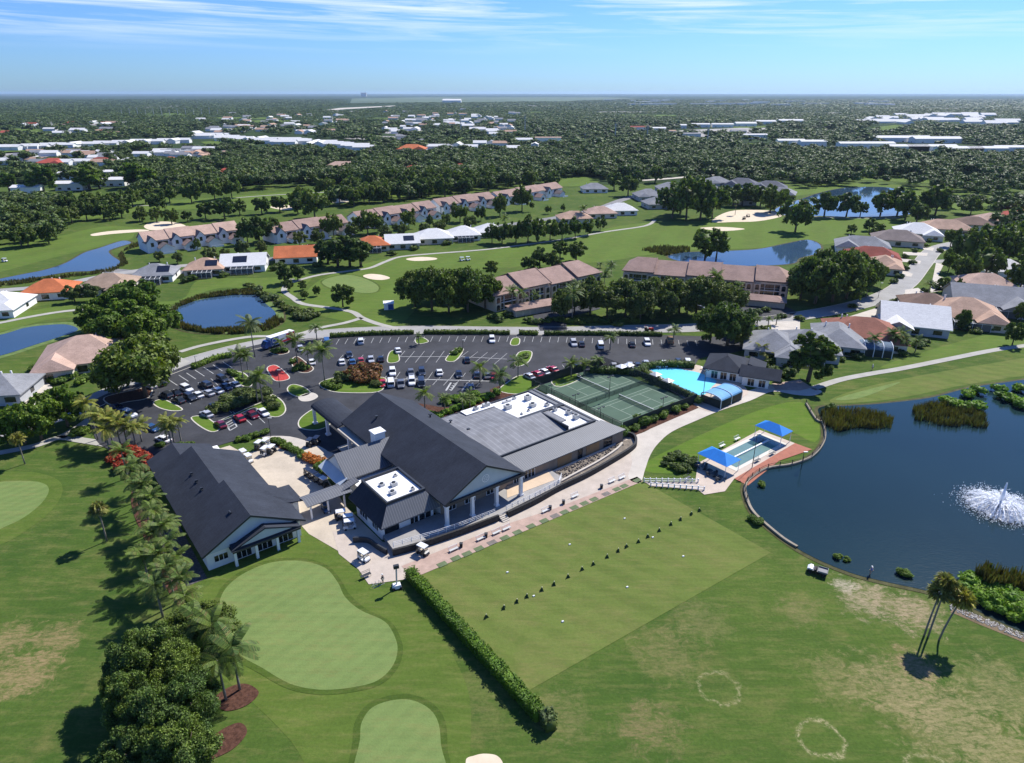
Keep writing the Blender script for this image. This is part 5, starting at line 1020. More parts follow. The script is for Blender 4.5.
# golf carts
def cart(rc):
    key=('cart',rc)
    if key in protos: return protos[key]
    t=thing('golf_cart','x','golf cart',(0,0,-500)); bodyc=paint('white' if rc=='white' else ('blue' if rc=='blue' else 'black')) if rc!='whitedark' else paint('black')
    q=MB(); loft(q,[[(x,-w_,z0),(x,w_,z0),(x,w_,z1),(x,-w_,z1)] for x,w_,z0,z1 in ((-1.2,.5,.4,.85),(-1.1,.58,.3,.95),(-.35,.6,.28,.9),(-.3,.6,.28,.4),(.45,.6,.28,.4),(.6,.58,.28,.95),(1.1,.5,.3,.75),(1.2,.42,.4,.6))]); q.build('body',bodyc,t)
    q=MB(); q.rbox(-.35,0,.75,.5,1.1,.16); q.rbox(-.62,0,.9,.12,1.1,.45); q.build('seat',plain('cream_seat',(.45,.4,.32),.6),t)
    q=MB(); q.rbox(-.05,0,1.83,1.9,1.25,.09,0,.94); q.build('roof',paint('white') if rc in('white','whitedark') else paint(rc if rc in CARC else 'black'),t)
    for sx,sx2 in ((-.85,-.8),(.75,.5)):
        for sy in (-1,1): q=MB(); q.tube([(sx,sy*.52,.8),(sx2,sy*.52,1.84)],.03,5); q.build('roof_post',m_darktrim,t)
    q=MB(); q.slab([(.74,-.5,.9),(.74,.5,.9),(.53,.5,1.75),(.53,-.5,1.75)],.02); q.build('windscreen',m_chain,t)
    for sx in (-.8,.82):
        for sy in (-1,1): wheel_mb(sx,sy*.55,.23,.18).build('wheel',m_tyre,t)
    q=MB(); q.tube([(.45,-.28,.95),(.3,-.28,1.1)],.03,5); q.tube([(.32,-.28-.18,1.1),(.32,-.28+.18,1.1)],.025,5); q.build('steering_wheel',m_darktrim,t)
    q=MB(); q.rbox(-1.15,.25,.7,.25,.25,.8); q.rbox(-1.15,-.25,.7,.25,.25,.8); q.build('bag_rack',m_darktrim,t)
    remember(t); protos[key]=t; return t
CARTS=[([(259.5,447,'whitedark'),(266,445,'white'),(265.5,453,'white'),(272,451.5,'whitedark')],'in the loose group on the pale service court',(4,-3)),
([(244,456,'white'),(249,460.5,'white')],'beside the charcoal barn roof edge',(5,4)),
([(309,475,'dark'),(314,478,'black'),(319,481.5,'dark'),(324,484,'whitedark')],'in the dark line by the clubhouse gable',(5,3)),
([(310.5,444.5,'dark'),(317,442.5,'black')],'waiting by the entrance columns',(3,-3)),
([(341.6,517.5,'whitedark'),(349,521.8,'white'),(350,527,'white')],'lined up along the mansard wing wall',(6,-1))]
for cl,ds,(dx,dy) in CARTS:
    cl=sorted(cl)
    for i,(x,y,c) in enumerate(cl): put(cart(c),'%s golf cart, %s %s'%({'whitedark':'white roofed black','dark':'charcoal'}.get(c,c),nth(i+1,len(cl)),ds),G(x,y+1.5),axis(x,y,dx,dy),'golf carts '+ds)
for (x,y,c,dx,dy,lb) in [(326,511,'blue',3,5,'blue golf cart under the covered walkway'),(364,560,'white',6,4,'white golf cart on the pale paving near the bike racks'),(423,554,'whitedark',6,3,'white roofed golf cart parked on the brick walk below the stone wall'),(462,261,'white',6,0,'left one of two white golf carts on the fairway'),(468,260.5,'white',6,0,'right one of two white golf carts on the fairway'),(5,262,'white',6,0,'white golf cart at the left edge by the narrow pond'),(748,217,'dark',6,0,'dark golf cart on the far sand area, upper one'),(744,219.5,'dark',6,-1,'dark golf cart on the far sand area, lower one')]:
    put(cart(c),lb,G(x,y),axis(x,y,dx,dy))
# utility cart on the rough
t=thing('utility_cart','dark utility cart with white cab nose and flat grey cargo bed on the rough grass','utility cart',G(817,573),axis(817,573,-10,-3))
q=MB(); q.rbox(0,0,.35,3.0,1.4,.4); q.build('chassis',paint('black'),t); q=MB(); loft(q,[[(x,-w_,z0),(x,w_,z0),(x,w_,z1),(x,-w_,z1)] for x,w_,z0,z1 in ((.75,.65,.5,1.0),(1.2,.65,.5,1.05),(1.6,.5,.5,.8))]); q.build('nose',paint('white'),t)
q=MB(); q.box(-1.6,-.1,-.8,.8,.75,.82); q.box(-1.6,-.1,-.8,-.74,.82,1.05); q.box(-1.6,-.1,.74,.8,.82,1.05); q.box(-1.6,-1.54,-.73,.73,.82,1.05); q.build('cargo_bed',plain('worn_grey_bed',(.2,.2,.21),.7),t); q=MB(); q.rbox(.3,0,.75,.45,1.2,.2); q.rbox(.08,0,.95,.1,1.2,.45); q.build('seat',m_tyre,t)
for sx in (-1,1.1):
    for sy in (-1,1): wheel_mb(sx,sy*.65,.28,.24).build('wheel',m_tyre,t)
# moving truck
t=thing('moving_truck','box truck with white top and blue, white and red sides beside the road hedge','truck',G(278,345.5),axis(278,345,-10,3.3))
m_tb=plain('truck_blue',(.02,.07,.25),.4); m_tr=plain('truck_red',(.55,.03,.04),.4)
q=MB(); q.box(-6,3.2,-1.25,1.25,.95,3.7); q.build('cargo_box',m_trim,t); q=MB(); q.box(-6,4.9,-1.0,1.0,.55,.95); q.build('chassis',m_tyre,t)
q=MB(); q.add([(3.3,-1.15,.7),(5.4,-1.15,.7),(5.4,1.15,.7),(3.3,1.15,.7),(3.3,-1.1,2.8),(4.5,-1.1,2.8),(4.5,1.1,2.8),(3.3,1.1,2.8),(5.4,-1.1,1.7),(5.4,1.1,1.7)],[(0,3,2,1),(4,5,6,7),(0,1,8,5,4),(3,7,6,9,2),(1,2,9,8),(8,9,6,5),(0,4,7,3)]); q.build('cab',m_tb,t)
q=MB(); q.slab([(5.37,-.95,1.8),(5.37,.95,1.8),(4.6,.95,2.68),(4.6,-.95,2.68)][::-1],.03); q.build('windscreen',m_glass,t)
for s in (-1,1):
    y0,y1=(1.25,1.27) if s>0 else (-1.27,-1.25)
    q=MB(); q.box(.3,3.19,y0,y1,1.1,3.5); q.build('blue_panel',m_tb,t); q=MB(); q.box(-5.9,-2.7,y0,y1,1.1,3.5); q.build('red_panel',m_tr,t); q=MB(); q.box(-2.69,.29,y0,y1,1.1,1.7); q.build('stripe',m_tr,t)
    q=MB(); yy=s*1.29
    for (x0,kind) in ((2.5,'C'),(1.3,'A'),(-3.3,'H'),(-4.5,'B')):
        for a in ((x0-.0,x0+.12,1.9,3.1),(x0-.8,x0-.0,2.98,3.1),(x0-.8,x0,1.9,2.02)) if kind!='H' else ((x0,x0+.12,1.9,3.1),(x0-.8,x0-.68,1.9,3.1),(x0-.68,x0,2.45,2.57)): q.box(a[0],a[1],min(yy,yy-s*.015),max(yy,yy-s*.015),a[2],a[3])
    q.build('white_marks',m_white,t)
for x in (-4.8,4.0):
    for s in (-1,1): q=MB(); q.tube([(x,s*.85,.5),(x,s*1.2,.5)],.5,14); q.build('wheel',m_tyre,t)
# small red tractor on the road and the blue white toilet
t=thing('red_tractor','small red utility vehicle driving on the road above the tennis courts','tractor',G(649,331.5),axis(649,331,10,0)); q=MB(); q.rbox(.6,0,.6,1.8,.9,.7,0,.85); q.build('bonnet',paint('red'),t); q=MB(); q.rbox(-.7,0,.6,1.2,1.3,.3); q.rbox(-1,0,.9,.3,.8,.6); q.build('seat',m_tyre,t)
for x,r_ in ((1.1,.4),(-.9,.62)):
    for s in (-1,1): wheel_mb(x,s*.75,r_,.3).build('wheel',m_tyre,t)
q=MB(); q.tube([(-1.2,-.6,.9),(-1.2,-.6,2),(-1.2,.6,2),(-1.2,.6,.9)],.05,5); q.build('roll_bar',paint('red'),t)
t=thing('portable_toilet','white topped shelter with blue sides standing on the fairway by the cart path','shelter',G(389,309),R(12)); q=MB(); q.box(-1.8,1.8,-1.3,1.3,0,2.5); q.build('wall',m_trim,t); q=MB(); q.box(-.3,1.75,-1.33,-1.3,.1,2.2); q.build('blue_panel',m_tb,t); q=MB(); q.slab([(-2,-1.5,2.5),(2,-1.5,2.5),(2,1.5,2.9),(-2,1.5,2.9)],.12); q.build('roof',m_white,t)
# lift mast near the hedge
t=thing('boom_lift','slim grey boom mast with round white base beside the hedge end','boom lift',G(397,588),R(20)); q=MB(); q.rbox(0,0,.2,1.5,1.1,.6,0,.8); q.build('base',m_trim,t); q=MB(); q.tube([(0,0,.7),(.15,.1,4.0)],.14,6); q.build('mast',m_hvac,t); q=MB(); q.rbox(.15,.1,3.9,.9,.5,.6); q.build('basket',m_darktrim,t)
for sx in (-.6,.6):
    for sy in (-.55,.55): wheel_mb(sx,sy,.25,.2).build('wheel',m_tyre,t)
# bag stands, mats and bins along the promenade
def bench():
    t=thing('bag_rack','x','bag rack',(0,0,0)); q=MB(); q.box(-.9,.9,-.28,.28,.42,.48); q.build('seat',m_hvac,t)
    q=MB(); q.tube([(-.9,.28,.45),(-.95,.35,1.0),(.95,.35,1.0),(.9,.28,.45)],.035,5); q.tube([(-.9,.33,.75),(.9,.33,.75)],.03,5); q.build('backrest',m_trim,t)
    for sx in (-.8,.8):
        for sy in (-.25,.25): q=MB(); q.tube([(sx,sy,0),(sx,sy,.44)],.035,5); q.build('leg',m_trim,t)
    remember(t); return t
B=[(453.6,551),(481,540),(496.7,534),(506.6,530),(545.7,512),(575,497.5),(612,482.5),(622,479)]; pr=bench()
for i,(x,y) in enumerate(B): put(pr,'white framed slatted bag bench, %s along the brick walk'%nth(i+1,len(B)),G(x,y),CA,'bag benches along the walk')
MT=[(54,600),(115,573),(165,553),(218,530),(276,503),(333,482),(389,457),(449,430),(508,406),(556,384),(598,367),(642,347),(687,328),(730,310),(784,286),(832,265),(864,251),(921,226)]
for i,(a,b) in enumerate(MT):
    p=G(430+a/4.452,430+b/4.452); q=MB(); q.rbox(0,0,.1,1.7,1.15,.035); o=q.build('practice_mat',mat('faded_green_mat' if i%5!=4 else 'grey_mat',(.11,.145,.07) if i%5!=4 else (.17,.15,.13),.95,.2,1)); o.location=p; o.rotation_euler=(0,0,CA-.03); tag(o,'faded rectangular practice mat, %s along the lawn edge'%nth(i+1,18),'mat','practice mats along the lawn edge')
for i,(a,b) in enumerate([(139,522),(250,478),(535,355),(594,330),(763,260)]):
    t=thing('litter_bin','small black bin, %s along the brick walk'%nth(i+1,5),'bin',G(430+a/4.452,430+b/4.452),0,'small bins along the walk'); q=MB(); q.rbox(0,0,.02,.5,.5,.8,0,1.1); q.build('body',m_tyre,t); q=MB(); q.rbox(0,0,.82,.6,.6,.1); q.build('lid',m_darktrim,t)
# cone stands on the lawn
CP=[(17,372),(65,347),(100,330),(127,316),(167,298),(200,283),(237,263),(275,243),(305,229),(343,209),(373,193),(395,182),(427,168),(452,155),(483,138),(515,121),(541,108),(570,94),(591,84)]
t=thing('range_divider','x','range marker',(0,0,0)); q=MB()
for k in range(3):
    a=k*2.09+.3; q.tube([(.55*math.cos(a),.55*math.sin(a),0),(0,0,.85)],.05,5)
q.add([(.42*math.cos(k*2.09+.3),.42*math.sin(k*2.09+.3),.06) for k in range(3)]+[(0,0,.8)],[(0,1,3),(1,2,3),(2,0,3)]); q.build('stand',mat('dark_green_stand',(.025,.06,.018),.7,.2,1),t); q=MB(); q.tube([(0,0,.78),(0,0,.98)],.13,7,.08); q.build('cap',plain('pale_yellow_cap',(.65,.6,.35),.6),t); remember(t)
for i,(a,b) in enumerate(CP): put(t,'dark pale-capped range stand, %s in the line across the lawn'%nth(i+1,len(CP)),G(480+a/2.697,480+b/2.697),random.random()*6,'range stands in a line',scale=(.8,.8,.8))
for i,(a,b) in enumerate(sorted([(74,250),(242,175),(390,105),(548,207),(397,290),(223,383),(145,314),(466,156)])):
    q=MB(); q.rbox(0,0,.05,.42,.26,.16,.4,.8); o=q.build('tee_block',m_white); o.location=G(480+a/2.697,480+b/2.697); tag(o,'tiny white tee block, %s on the practice lawn'%nth(i+1,8),'tee block','tee blocks on the lawn')
# furniture on the small patio and by the pool
def lounger():
    t=thing('sun_lounger','x','sun lounger',(0,0,0)); q=MB(); q.box(-.95,.35,-.32,.32,.3,.36); q.build('bed',m_trim,t); q=MB(); q.slab([(.35,-.32,.36),(.95,-.32,.75),(.95,.32,.75),(.35,.32,.36)],.05); q.build('backrest',m_trim,t)
    for sx in (-.8,.3):
        for sy in (-.27,.27): q=MB(); q.tube([(sx,sy,0),(sx,sy,.3)],.03,4); q.build('leg',m_hvac,t)
    remember(t); return t
lp=lounger(); LG=[(672,366),(676,364.5),(680,364),(684,364.5),(688,366),(704,370),(708,372),(712,374),(716,376),(722,379),(727,381),(651,376),(656,378),(661,380.5),(667,383.5),(673,386)]
LG.sort()
for i,(x,y) in enumerate(LG): put(lp,'white sun lounger, %s round the big swimming pool'%nth(i+1,len(LG)),G(x,y)+Vector((0,0,Z*8)),random.uniform(1.5,2.5),'loungers round the pool')
pl=[(700,472),(704,475),(709,478),(713,480.5),(718,483),(698,468.5)]
def tset():
    t=thing('patio_table','x','patio table',(0,0,0)); q=MB(); q.tube([(0,0,.7),(0,0,.75)],.75,10); q.build('tabletop',m_darktrim,t); q=MB(); q.tube([(0,0,0),(0,0,.7)],.08,6); q.tube([(0,0,0.02),(0,0,.06)],.35,8); q.build('pedestal',m_darktrim,t); remember(t); return t
def chair():
    t=thing('patio_chair','x','chair',(0,0,0)); q=MB(); q.rbox(0,0,.4,.5,.5,.07); q.build('seat',m_darktrim,t); q=MB(); q.rbox(-.24,0,.47,.06,.5,.5); q.build('backrest',m_darktrim,t)
    for sx in (-.2,.2):
        for sy in (-.2,.2): q=MB(); q.tube([(sx,sy,0),(sx,sy,.4)],.03,4); q.build('leg',m_darktrim,t)
    remember(t); return t
ts=tset(); cs=chair(); chairs=[]
TB=sorted([(704,470),(709,473.5),(714,477),(719,480),(697,466)])
for i,(x,y) in enumerate(TB):
    p=G(x,y)+Vector((0,0,Z*5)); put(ts,'round black patio table, %s of the dark group on the small pool patio'%nth(i+1,5),p,0,'patio tables')
    for k in range(3): a=k*2.1+i; chairs.append((x+k*.01,p+Vector((math.cos(a)*1.15,math.sin(a)*1.15,0)),a+math.pi))
for i,(x,p,a) in enumerate(sorted(chairs,key=lambda c:P(*c[1])[0])): put(cs,'black patio chair, %s of those round the dark patio tables'%nth(i+1,len(chairs)),p,a,'patio chairs')
for (x,y,lb) in [(757,462,'left one of two dark benches between small pool and brick deck'),(772,455,'right one of two dark benches between small pool and brick deck'),(722,447.5,'left one of two pale benches on the lawn side of the small pool'),(737,440.5,'right one of two pale benches on the lawn side of the small pool'),(687,480,'dark bench on the curved patio edge by the railing'),(366,577.5,'dark bench at the paving corner by the putting green')]:
    c=copy_tree(pr); c['label']=lb; c.name='bench'; c['category']='bench'; c.location=G(x,y)+Vector((0,0,Z*7)); c.rotation_euler=(0,0,CA)
    if 'group' in c: del c['group']
    if lb.startswith('dark') or 'dark benches' in lb:
        for k in [k for k in bpy.data.objects if k.parent is c]: k.data=k.data.copy(); k.data.materials.clear(); k.data.materials.append(m_darktrim)
# white umbrellas by the pool
for i,(x,y) in enumerate([(655,382),(667,388.5),(621,374),(628,372.5)]):
    t=thing('parasol','pale grey square parasol, %s beside the pool fence'%nth(i+1,4),'parasol',G(x,y),CA,'parasols by the pool fence'); q=MB(); a=1.3; q.slab([(-a,-a,2.4),(a,-a,2.4),(0,0,3.1)],.04); q.slab([(a,-a,2.4),(a,a,2.4),(0,0,3.1)],.04); q.slab([(a,a,2.4),(-a,a,2.4),(0,0,3.1)],.04); q.slab([(-a,a,2.4),(-a,-a,2.4),(0,0,3.1)],.04); q.build('canopy',m_hvac if i<2 else m_trim,t); q=MB(); q.tube([(0,0,0),(0,0,3)],.05,6); q.build('pole',m_trim,t)
# lamp posts, pylons
for i,(x,y,ty) in enumerate([(284,415-8,372),(273,424+20,405),(322,416,381)]): pass
for (x,y,ty,lb) in [(280,388,370,'slim lamp post on the kerbed teardrop island'),(271,437,418,'slim dark lamp post at the edge of the service court'),(463,352,340,'dark lamp post on the kerbed island between empty stalls'),(197,369,356,'lamp post at the crosswalk by the road'),(878,298,283,'lamp post at the bend of the road on the right'),(801,469,452,'lamp post leaning over the lake edge by the brick deck') ,(752,468,434,'tall dark pole between the small pool and the brick deck')]:
    t=thing('lamp_post',lb,'lamp post',G(x,y),0); h=height_at(x,y,ty); q=MB(); q.tube([(0,0,0),(0,0,h)],.09,6,.05); q.build('pole',m_darktrim,t); q=MB(); q.rbox(.35,0,h-.05,.9,.3,.14); q.build('lamp_head',m_hvac,t)
PY=sorted([(525,134,115),(615,141,123),(647,141,125),(707,145,128),(585,141,134),(461,133,116)]+[(x,115.5,109.5-((i*7)%3)) for i,x in enumerate(range(122,225,8))])
for i,(x,y,ty) in enumerate(PY):
    p=G(x,y); h=height_at(x,y,ty) if ty<y else 40; t=thing('power_pylon','pale thin transmission pole, %s across the distant woods'%nth(i+1,len(PY)),'pylon',p,0,'transmission poles in the distance'); q=MB(); q.tube([(0,0,0),(0,0,h)],1.1,5,.6); q.build('pole',mat('pale_steel',(.42,.42,.42),.7,.1,.1),t)
    q=MB(); 
    for z in (.8,.9): q.box(-h*.09,h*.09,-.35,.35,h*z,h*z+.7)
    q.build('crossarm',_mc['pale_steel'],t)
# fountain
m_spray,nt,b_=newmat('white_spray'); b_.inputs['Base Color'].default_value=(1,1,1,1); b_.inputs['Roughness'].default_value=.5
tr=nt.nodes.new('ShaderNodeBsdfTransparent'); ms=nt.nodes.new('ShaderNodeMixShader'); nn=noise(nt,opos(nt),1.6,4,.7); nt.links.new(ramp(nt,nn,.34,.6),ms.inputs[0]); o_=nt.nodes['Material Output']; nt.links.new(tr.outputs[0],ms.inputs[1]); nt.links.new(b_.outputs[0],ms.inputs[2]); nt.links.new(ms.outputs[0],o_.inputs[0])
m_drop=plain('water_drops',(.85,.88,.92),.3)
fp=G(999,508); t=thing('fountain','white spraying fountain with a tall centre jet on the dark lake','fountain',(fp.x,fp.y,.1),0)
fr_=random.Random(5); q=MB(); nj=58; ks=9
jets=[]
for j in range(nj):
    a=2*math.pi*j/nj+fr_.uniform(-.05,.05); rr_=fr_.uniform(3.6,6.2); hh=fr_.uniform(.5,2.3); jets.append((a,rr_,hh)); pts=[]
    for k in range(ks):
        f=k/(ks-1); pts.append((math.cos(a)*rr_*f,math.sin(a)*rr_*f,.35+hh*4*f*(1-f)*.8+.5*(1-f)))
    q.tube(pts,.05,4,fr_.uniform(.05,.24))
q.build('spray',m_spray,t,smooth=True)
q=MB(); q.tube([(0,0,.2),(0,0,3),(0,0,5.6)],.42,8,.1); q.build('centre_jet',m_drop,t,smooth=True)
q=MB()
for _ in range(5200):
    a=fr_.uniform(0,6.283); rr_=abs(fr_.gauss(4.7,1.6)); z=abs(fr_.gauss(0,.5)); s=fr_.uniform(.03,.1); q.rbox(math.cos(a)*rr_,math.sin(a)*rr_,z,s,s,s,a)
for _ in range(3500):
    j=fr_.choice(jets); f=fr_.random(); s=fr_.uniform(.05,.13); q.rbox(math.cos(j[0])*j[1]*f+fr_.uniform(-.2,.2),math.sin(j[0])*j[1]*f+fr_.uniform(-.2,.2),.35+j[2]*3.2*f*(1-f)+.5*(1-f)+fr_.uniform(-.2,.3),s,s,s,a)
dr=q.build('droplets',m_drop,t); dr['kind']='stuff'
q=MB(); fo=[(math.cos(2*math.pi*k/40)*(4.6+fr_.uniform(-.6,1)),math.sin(2*math.pi*k/40)*(4.6+fr_.uniform(-.6,1)),.03) for k in range(40)]; q.add(fo,[tuple(range(40))]); q.build('foam',m_spray,t)
q=MB(); q.tube([(0,0,-.05),(0,0,.45)],.55,10); q.build('float',m_darktrim,t)
# people
def person(label,x,y,rz,pose='stand',shirt=(.1,.2,.5),pants=(.3,.28,.24),z=0):
    t=thing('person',label,'person',G(x,y)+Vector((0,0,z)),rz)
    J=[(0,0,.95),(0,0,1.2),(0,0,1.42),(0,0,1.53),(0,0,1.68),(0,.02,1.78),(.1,0,.92),(.13,.03,.5),(.14,-.02,.08),(.15,.14,.03),(-.1,0,.92),(-.13,-.05,.5),(-.14,-.12,.08),(-.15,.03,.03),(.2,0,1.4),(.27,.05,1.13),(.24,.25,.98),(.23,.32,.96),(-.2,0,1.4),(-.27,.03,1.13),(-.24,.24,1.0),(-.23,.31,.98)]
    E_=[(0,1),(1,2),(2,3),(3,4),(4,5),(0,6),(6,7),(7,8),(8,9),(0,10),(10,11),(11,12),(12,13),(2,14),(14,15),(15,16),(16,17),(2,18),(18,19),(19,20),(20,21)]
    Rr=[.15,.15,.16,.06,.105,.07,.095,.065,.045,.04,.095,.065,.045,.04,.07,.045,.032,.03,.07,.045,.032,.03]
    def skin(name,keep,grow_,m,parent):
        idx=sorted({i for e in keep for i in e}); mp={v:k for k,v in enumerate(idx)}
        me=bpy.data.meshes.new(name); me.from_pydata([J[i] for i in idx],[(mp[a],mp[b]) for a,b in keep],[]); me.materials.append(m); o=bpy.data.objects.new(name,me); col.objects.link(o); o.parent=parent
        md=o.modifiers.new('skin','SKIN'); md.use_smooth_shade=True
        for k,i in enumerate(idx): me.skin_vertices[0].data[k].radius=(Rr[i]*grow_,)*2
        me.skin_vertices[0].data[0].use_root=True; o.modifiers.new('sub','SUBSURF').levels=1; o.modifiers['sub'].render_levels=1; return o
    skin('body',E_,1.0,plain('skin_tone',(.45,.27,.18),.6),t)
    skin('shirt',[(0,1),(1,2),(2,14),(2,18)],1.22,plain('shirt_%d'%int(shirt[0]*100+shirt[2]*1000),shirt,.8),t)
    skin('shorts',[(0,6),(6,7),(0,10),(10,11)],1.25,plain('shorts_%d'%int(pants[0]*100),pants,.8),t)
    q=MB(); q.rbox(0,0,1.74,.22,.25,.12,0,.7); q.rbox(0,.16,1.74,.16,.12,.03); q.build('cap',m_white,t)
    return t
person('person in a blue shirt and white cap standing on the grass at the lake edge',870,575,R(200)); person('person in a dark shirt and white cap beside the racks at the paving corner',383,583,R(60),shirt=(.05,.05,.06)); person('person in a white shirt walking on the cart path at right',872,370,R(10),shirt=(.7,.7,.7)); person('person in a red shirt sitting cart side on the rough by the utility cart',823,574,R(120),shirt=(.5,.06,.05)) if 0 else None
# bicycle rack
t=thing('bicycle_rack','low grey hoop rack on the brick paving near the standing person','rack',G(378,585),CA)
for k in range(4): q=MB(); q.tube([(k*.6-.9,-.3,0),(k*.6-.9,-.3,.75),(k*.6-.9,.3,.75),(k*.6-.9,.3,0)],.03,5); q.build('hoop',m_hvac,t)
q=MB(); q.box(-1.1,1.1,-.32,-.26,.0,.05); q.box(-1.1,1.1,.26,.32,0,.05); q.build('base_rail',m_hvac,t)
# ================================================================ VEGETATION
m_oak=leafmat('oak_leaf',(.066,.104,.024),.55); m_bright=leafmat('bright_leaf',(.078,.135,.02),.45); m_olive=leafmat('olive_leaf',(.08,.112,.034),.45)
m_palm=leafmat('palm_frond',(.07,.12,.024),.45,(.16,.14,.04)); m_sabal=leafmat('sabal_frond',(.19,.2,.06),.5,(.26,.18,.06)); m_goldp=leafmat('golden_frond',(.15,.18,.03),.45,(.3,.22,.04))
m_clump=leafmat('clump_leaf',(.075,.122,.03),.6)
m_hedge=leafmat('hedge_leaf',(.062,.125,.014),.4); m_far=leafmat('far_leaf',(.05,.083,.026),.7,trans=.15); m_red=leafmat('red_blossom',(.3,.04,.02),.5,(.06,.1,.02)); m_orange=leafmat('orange_blossom',(.4,.14,.03),.5,(.07,.12,.02)); m_rusty=leafmat('rusty_leaf',(.15,.075,.035),.4,(.06,.1,.02))
m_reed=leafmat('brown_reed',(.065,.064,.028),.5,(.06,.09,.02)); m_bark=mat('bark',(.12,.095,.07),.95,.3,2,space='o'); m_pbark=mat('palm_bark',(.22,.195,.16),.95,.25,2,space='o')
m_lime=leafmat('lime_leaf',(.12,.22,.02),.4)
def cubesphere(sub=1):
    import itertools
    vs={};fs=[]
    def vid(p):
        k=tuple(round(c,4) for c in p)
        if k not in vs: vs[k]=len(vs)
        return vs[k]
    n=2*sub
    for ax in range(3):
        for s in (-1,1):
            for i in range(n):
                for j in range(n):
                    q=[]
                    for a,b in ((i,j),(i+1,j),(i+1,j+1),(i,j+1)):
                        p=[0,0,0]; p[ax]=s; p[(ax+1)%3]=-1+2*a/n; p[(ax+2)%3]=-1+2*b/n; q.append(vid(p))
                    fs.append(q if s>0 else q[::-1])
    V=np.array(list(vs.keys()),float); V/=np.linalg.norm(V,axis=1)[:,None]; return V,np.array(fs)
CSV,CSF=cubesphere(1)
def leaves(C,Rr,n,size,rg,spread=.75,flat_=.8,lo=.8,hi=1.08,low=-.35):
    C=np.array(C,float); Rr=np.array(Rr,float); pr=Rr**2/np.sum(Rr**2); k=rg.choice(len(C),n,p=pr)
    d=rg.normal(size=(n,3)); d/=np.linalg.norm(d,axis=1)[:,None]; bad=d[:,2]<low; d[bad,2]*=-1
    p=C[k]+d*(Rr[k]*rg.uniform(lo,hi,n))[:,None]*np.array([1,1,flat_])
    nn=d+rg.normal(size=(n,3))*spread; nn[:,2]+=.25; nn/=np.linalg.norm(nn,axis=1)[:,None]
    a=np.cross(nn,rg.normal(size=(n,3))); a/=np.linalg.norm(a,axis=1)[:,None]; b=np.cross(nn,a)
    s=size*rg.uniform(.55,1.35,n)[:,None]; V=np.stack([p+a*s*.6,p+b*s*.35+nn*s*.12,p-a*s*.6,p-b*s*.35+nn*s*.12],1).reshape(-1,3)
    F=np.arange(n*4).reshape(n,4); return V,F
def blobs(C,Rr,rg,sc_=.84,flat_=.8,jit=.14):
    Vs=[];Fs=[];k=0
    for c,r in zip(C,Rr):
        v=CSV*(1+rg.normal(size=(len(CSV),1))*jit)*r*sc_*np.array([1,1,flat_])+np.array(c); Vs.append(v);Fs.append(CSF+k);k+=len(v)
    return np.concatenate(Vs),np.concatenate(Fs)
def join(*VF):
    Vs=[];Fs=[];k=0
    for v,f in VF: Vs.append(v);Fs.append(f+k);k+=len(v)
    return np.concatenate(Vs),np.concatenate(Fs)
def npmesh(name,V,F,m,smooth=False):
    me=bpy.data.meshes.new(name); me.vertices.add(len(V)); me.vertices.foreach_set('co',V.astype(np.float32).ravel()); nf=len(F)
    me.loops.add(nf*4); me.loops.foreach_set('vertex_index',F.astype(np.int32).ravel()); me.polygons.add(nf); me.polygons.foreach_set('loop_start',np.arange(nf,dtype=np.int32)*4)
    me.materials.append(m); me.update(calc_edges=True); return me
def crownset(seed,h,w,nt_,nleaf,leaf,blob=True,base=.28,flat_=.8):
    """crown of a tree h metres tall and w metres wide: many leaf tufts spread through an uneven volume"""
    rg=np.random.default_rng(seed); C=[];Rr=[]; ph=rg.uniform(0,6.28,4); zc=h*(base+1)/2+.2; zr=h*(1-base)/2-.3
    lim=lambda a,e: 1+.2*math.cos(2*a+ph[0])*math.cos(e)+.15*math.cos(3*a+ph[1])+.12*math.cos(5*a+ph[2]+3*e)
    for i in range(nt_):
        a=rg.uniform(0,6.283); sz=rg.uniform(-.85,1); e=math.asin(sz); f=rg.uniform(.35,1)**.45*lim(a,e)*.88
        C.append((w/2*f*math.cos(e)*math.cos(a),w/2*f*math.cos(e)*math.sin(a),zc+zr*f*.95*sz)); Rr.append(w*rg.uniform(.055,.125))
    parts=[leaves(C,Rr,nleaf,leaf,rg,spread=.75,lo=.35,hi=1.25,flat_=.8,low=-.9)]
    if blob:
        Cb=[(rg.uniform(-.13,.13)*w,rg.uniform(-.13,.13)*w,zc+zr*rg.uniform(-.35,.25)) for _ in range(6)]; parts.append(blobs(Cb,[w*rg.uniform(.11,.17) for _ in Cb],rg,1,.8 if w>h*.7 else 1.2,.25))
    return join(*parts)
def trunkmb(h,r,seed,nb=5,w=4):
    rd=random.Random(seed); q=MB(); l=(rd.uniform(-.3,.3),rd.uniform(-.3,.3)); top=h*.5; q.tube([(0,0,-.1),(l[0]*.4,l[1]*.4,top*.5),(l[0],l[1],top)],r,7,r*.6)
    for k in range(nb):
        a=2*math.pi*k/nb+rd.uniform(-.4,.4); rr_=w*rd.uniform(.25,.4); q.tube([(l[0]*.6,l[1]*.6,top*.6),(rr_*.5*math.cos(a),rr_*.5*math.sin(a),top*.95),(rr_*math.cos(a),rr_*math.sin(a),h*rd.uniform(.62,.78))],r*.45,5,r*.15)
    return q
TP={}
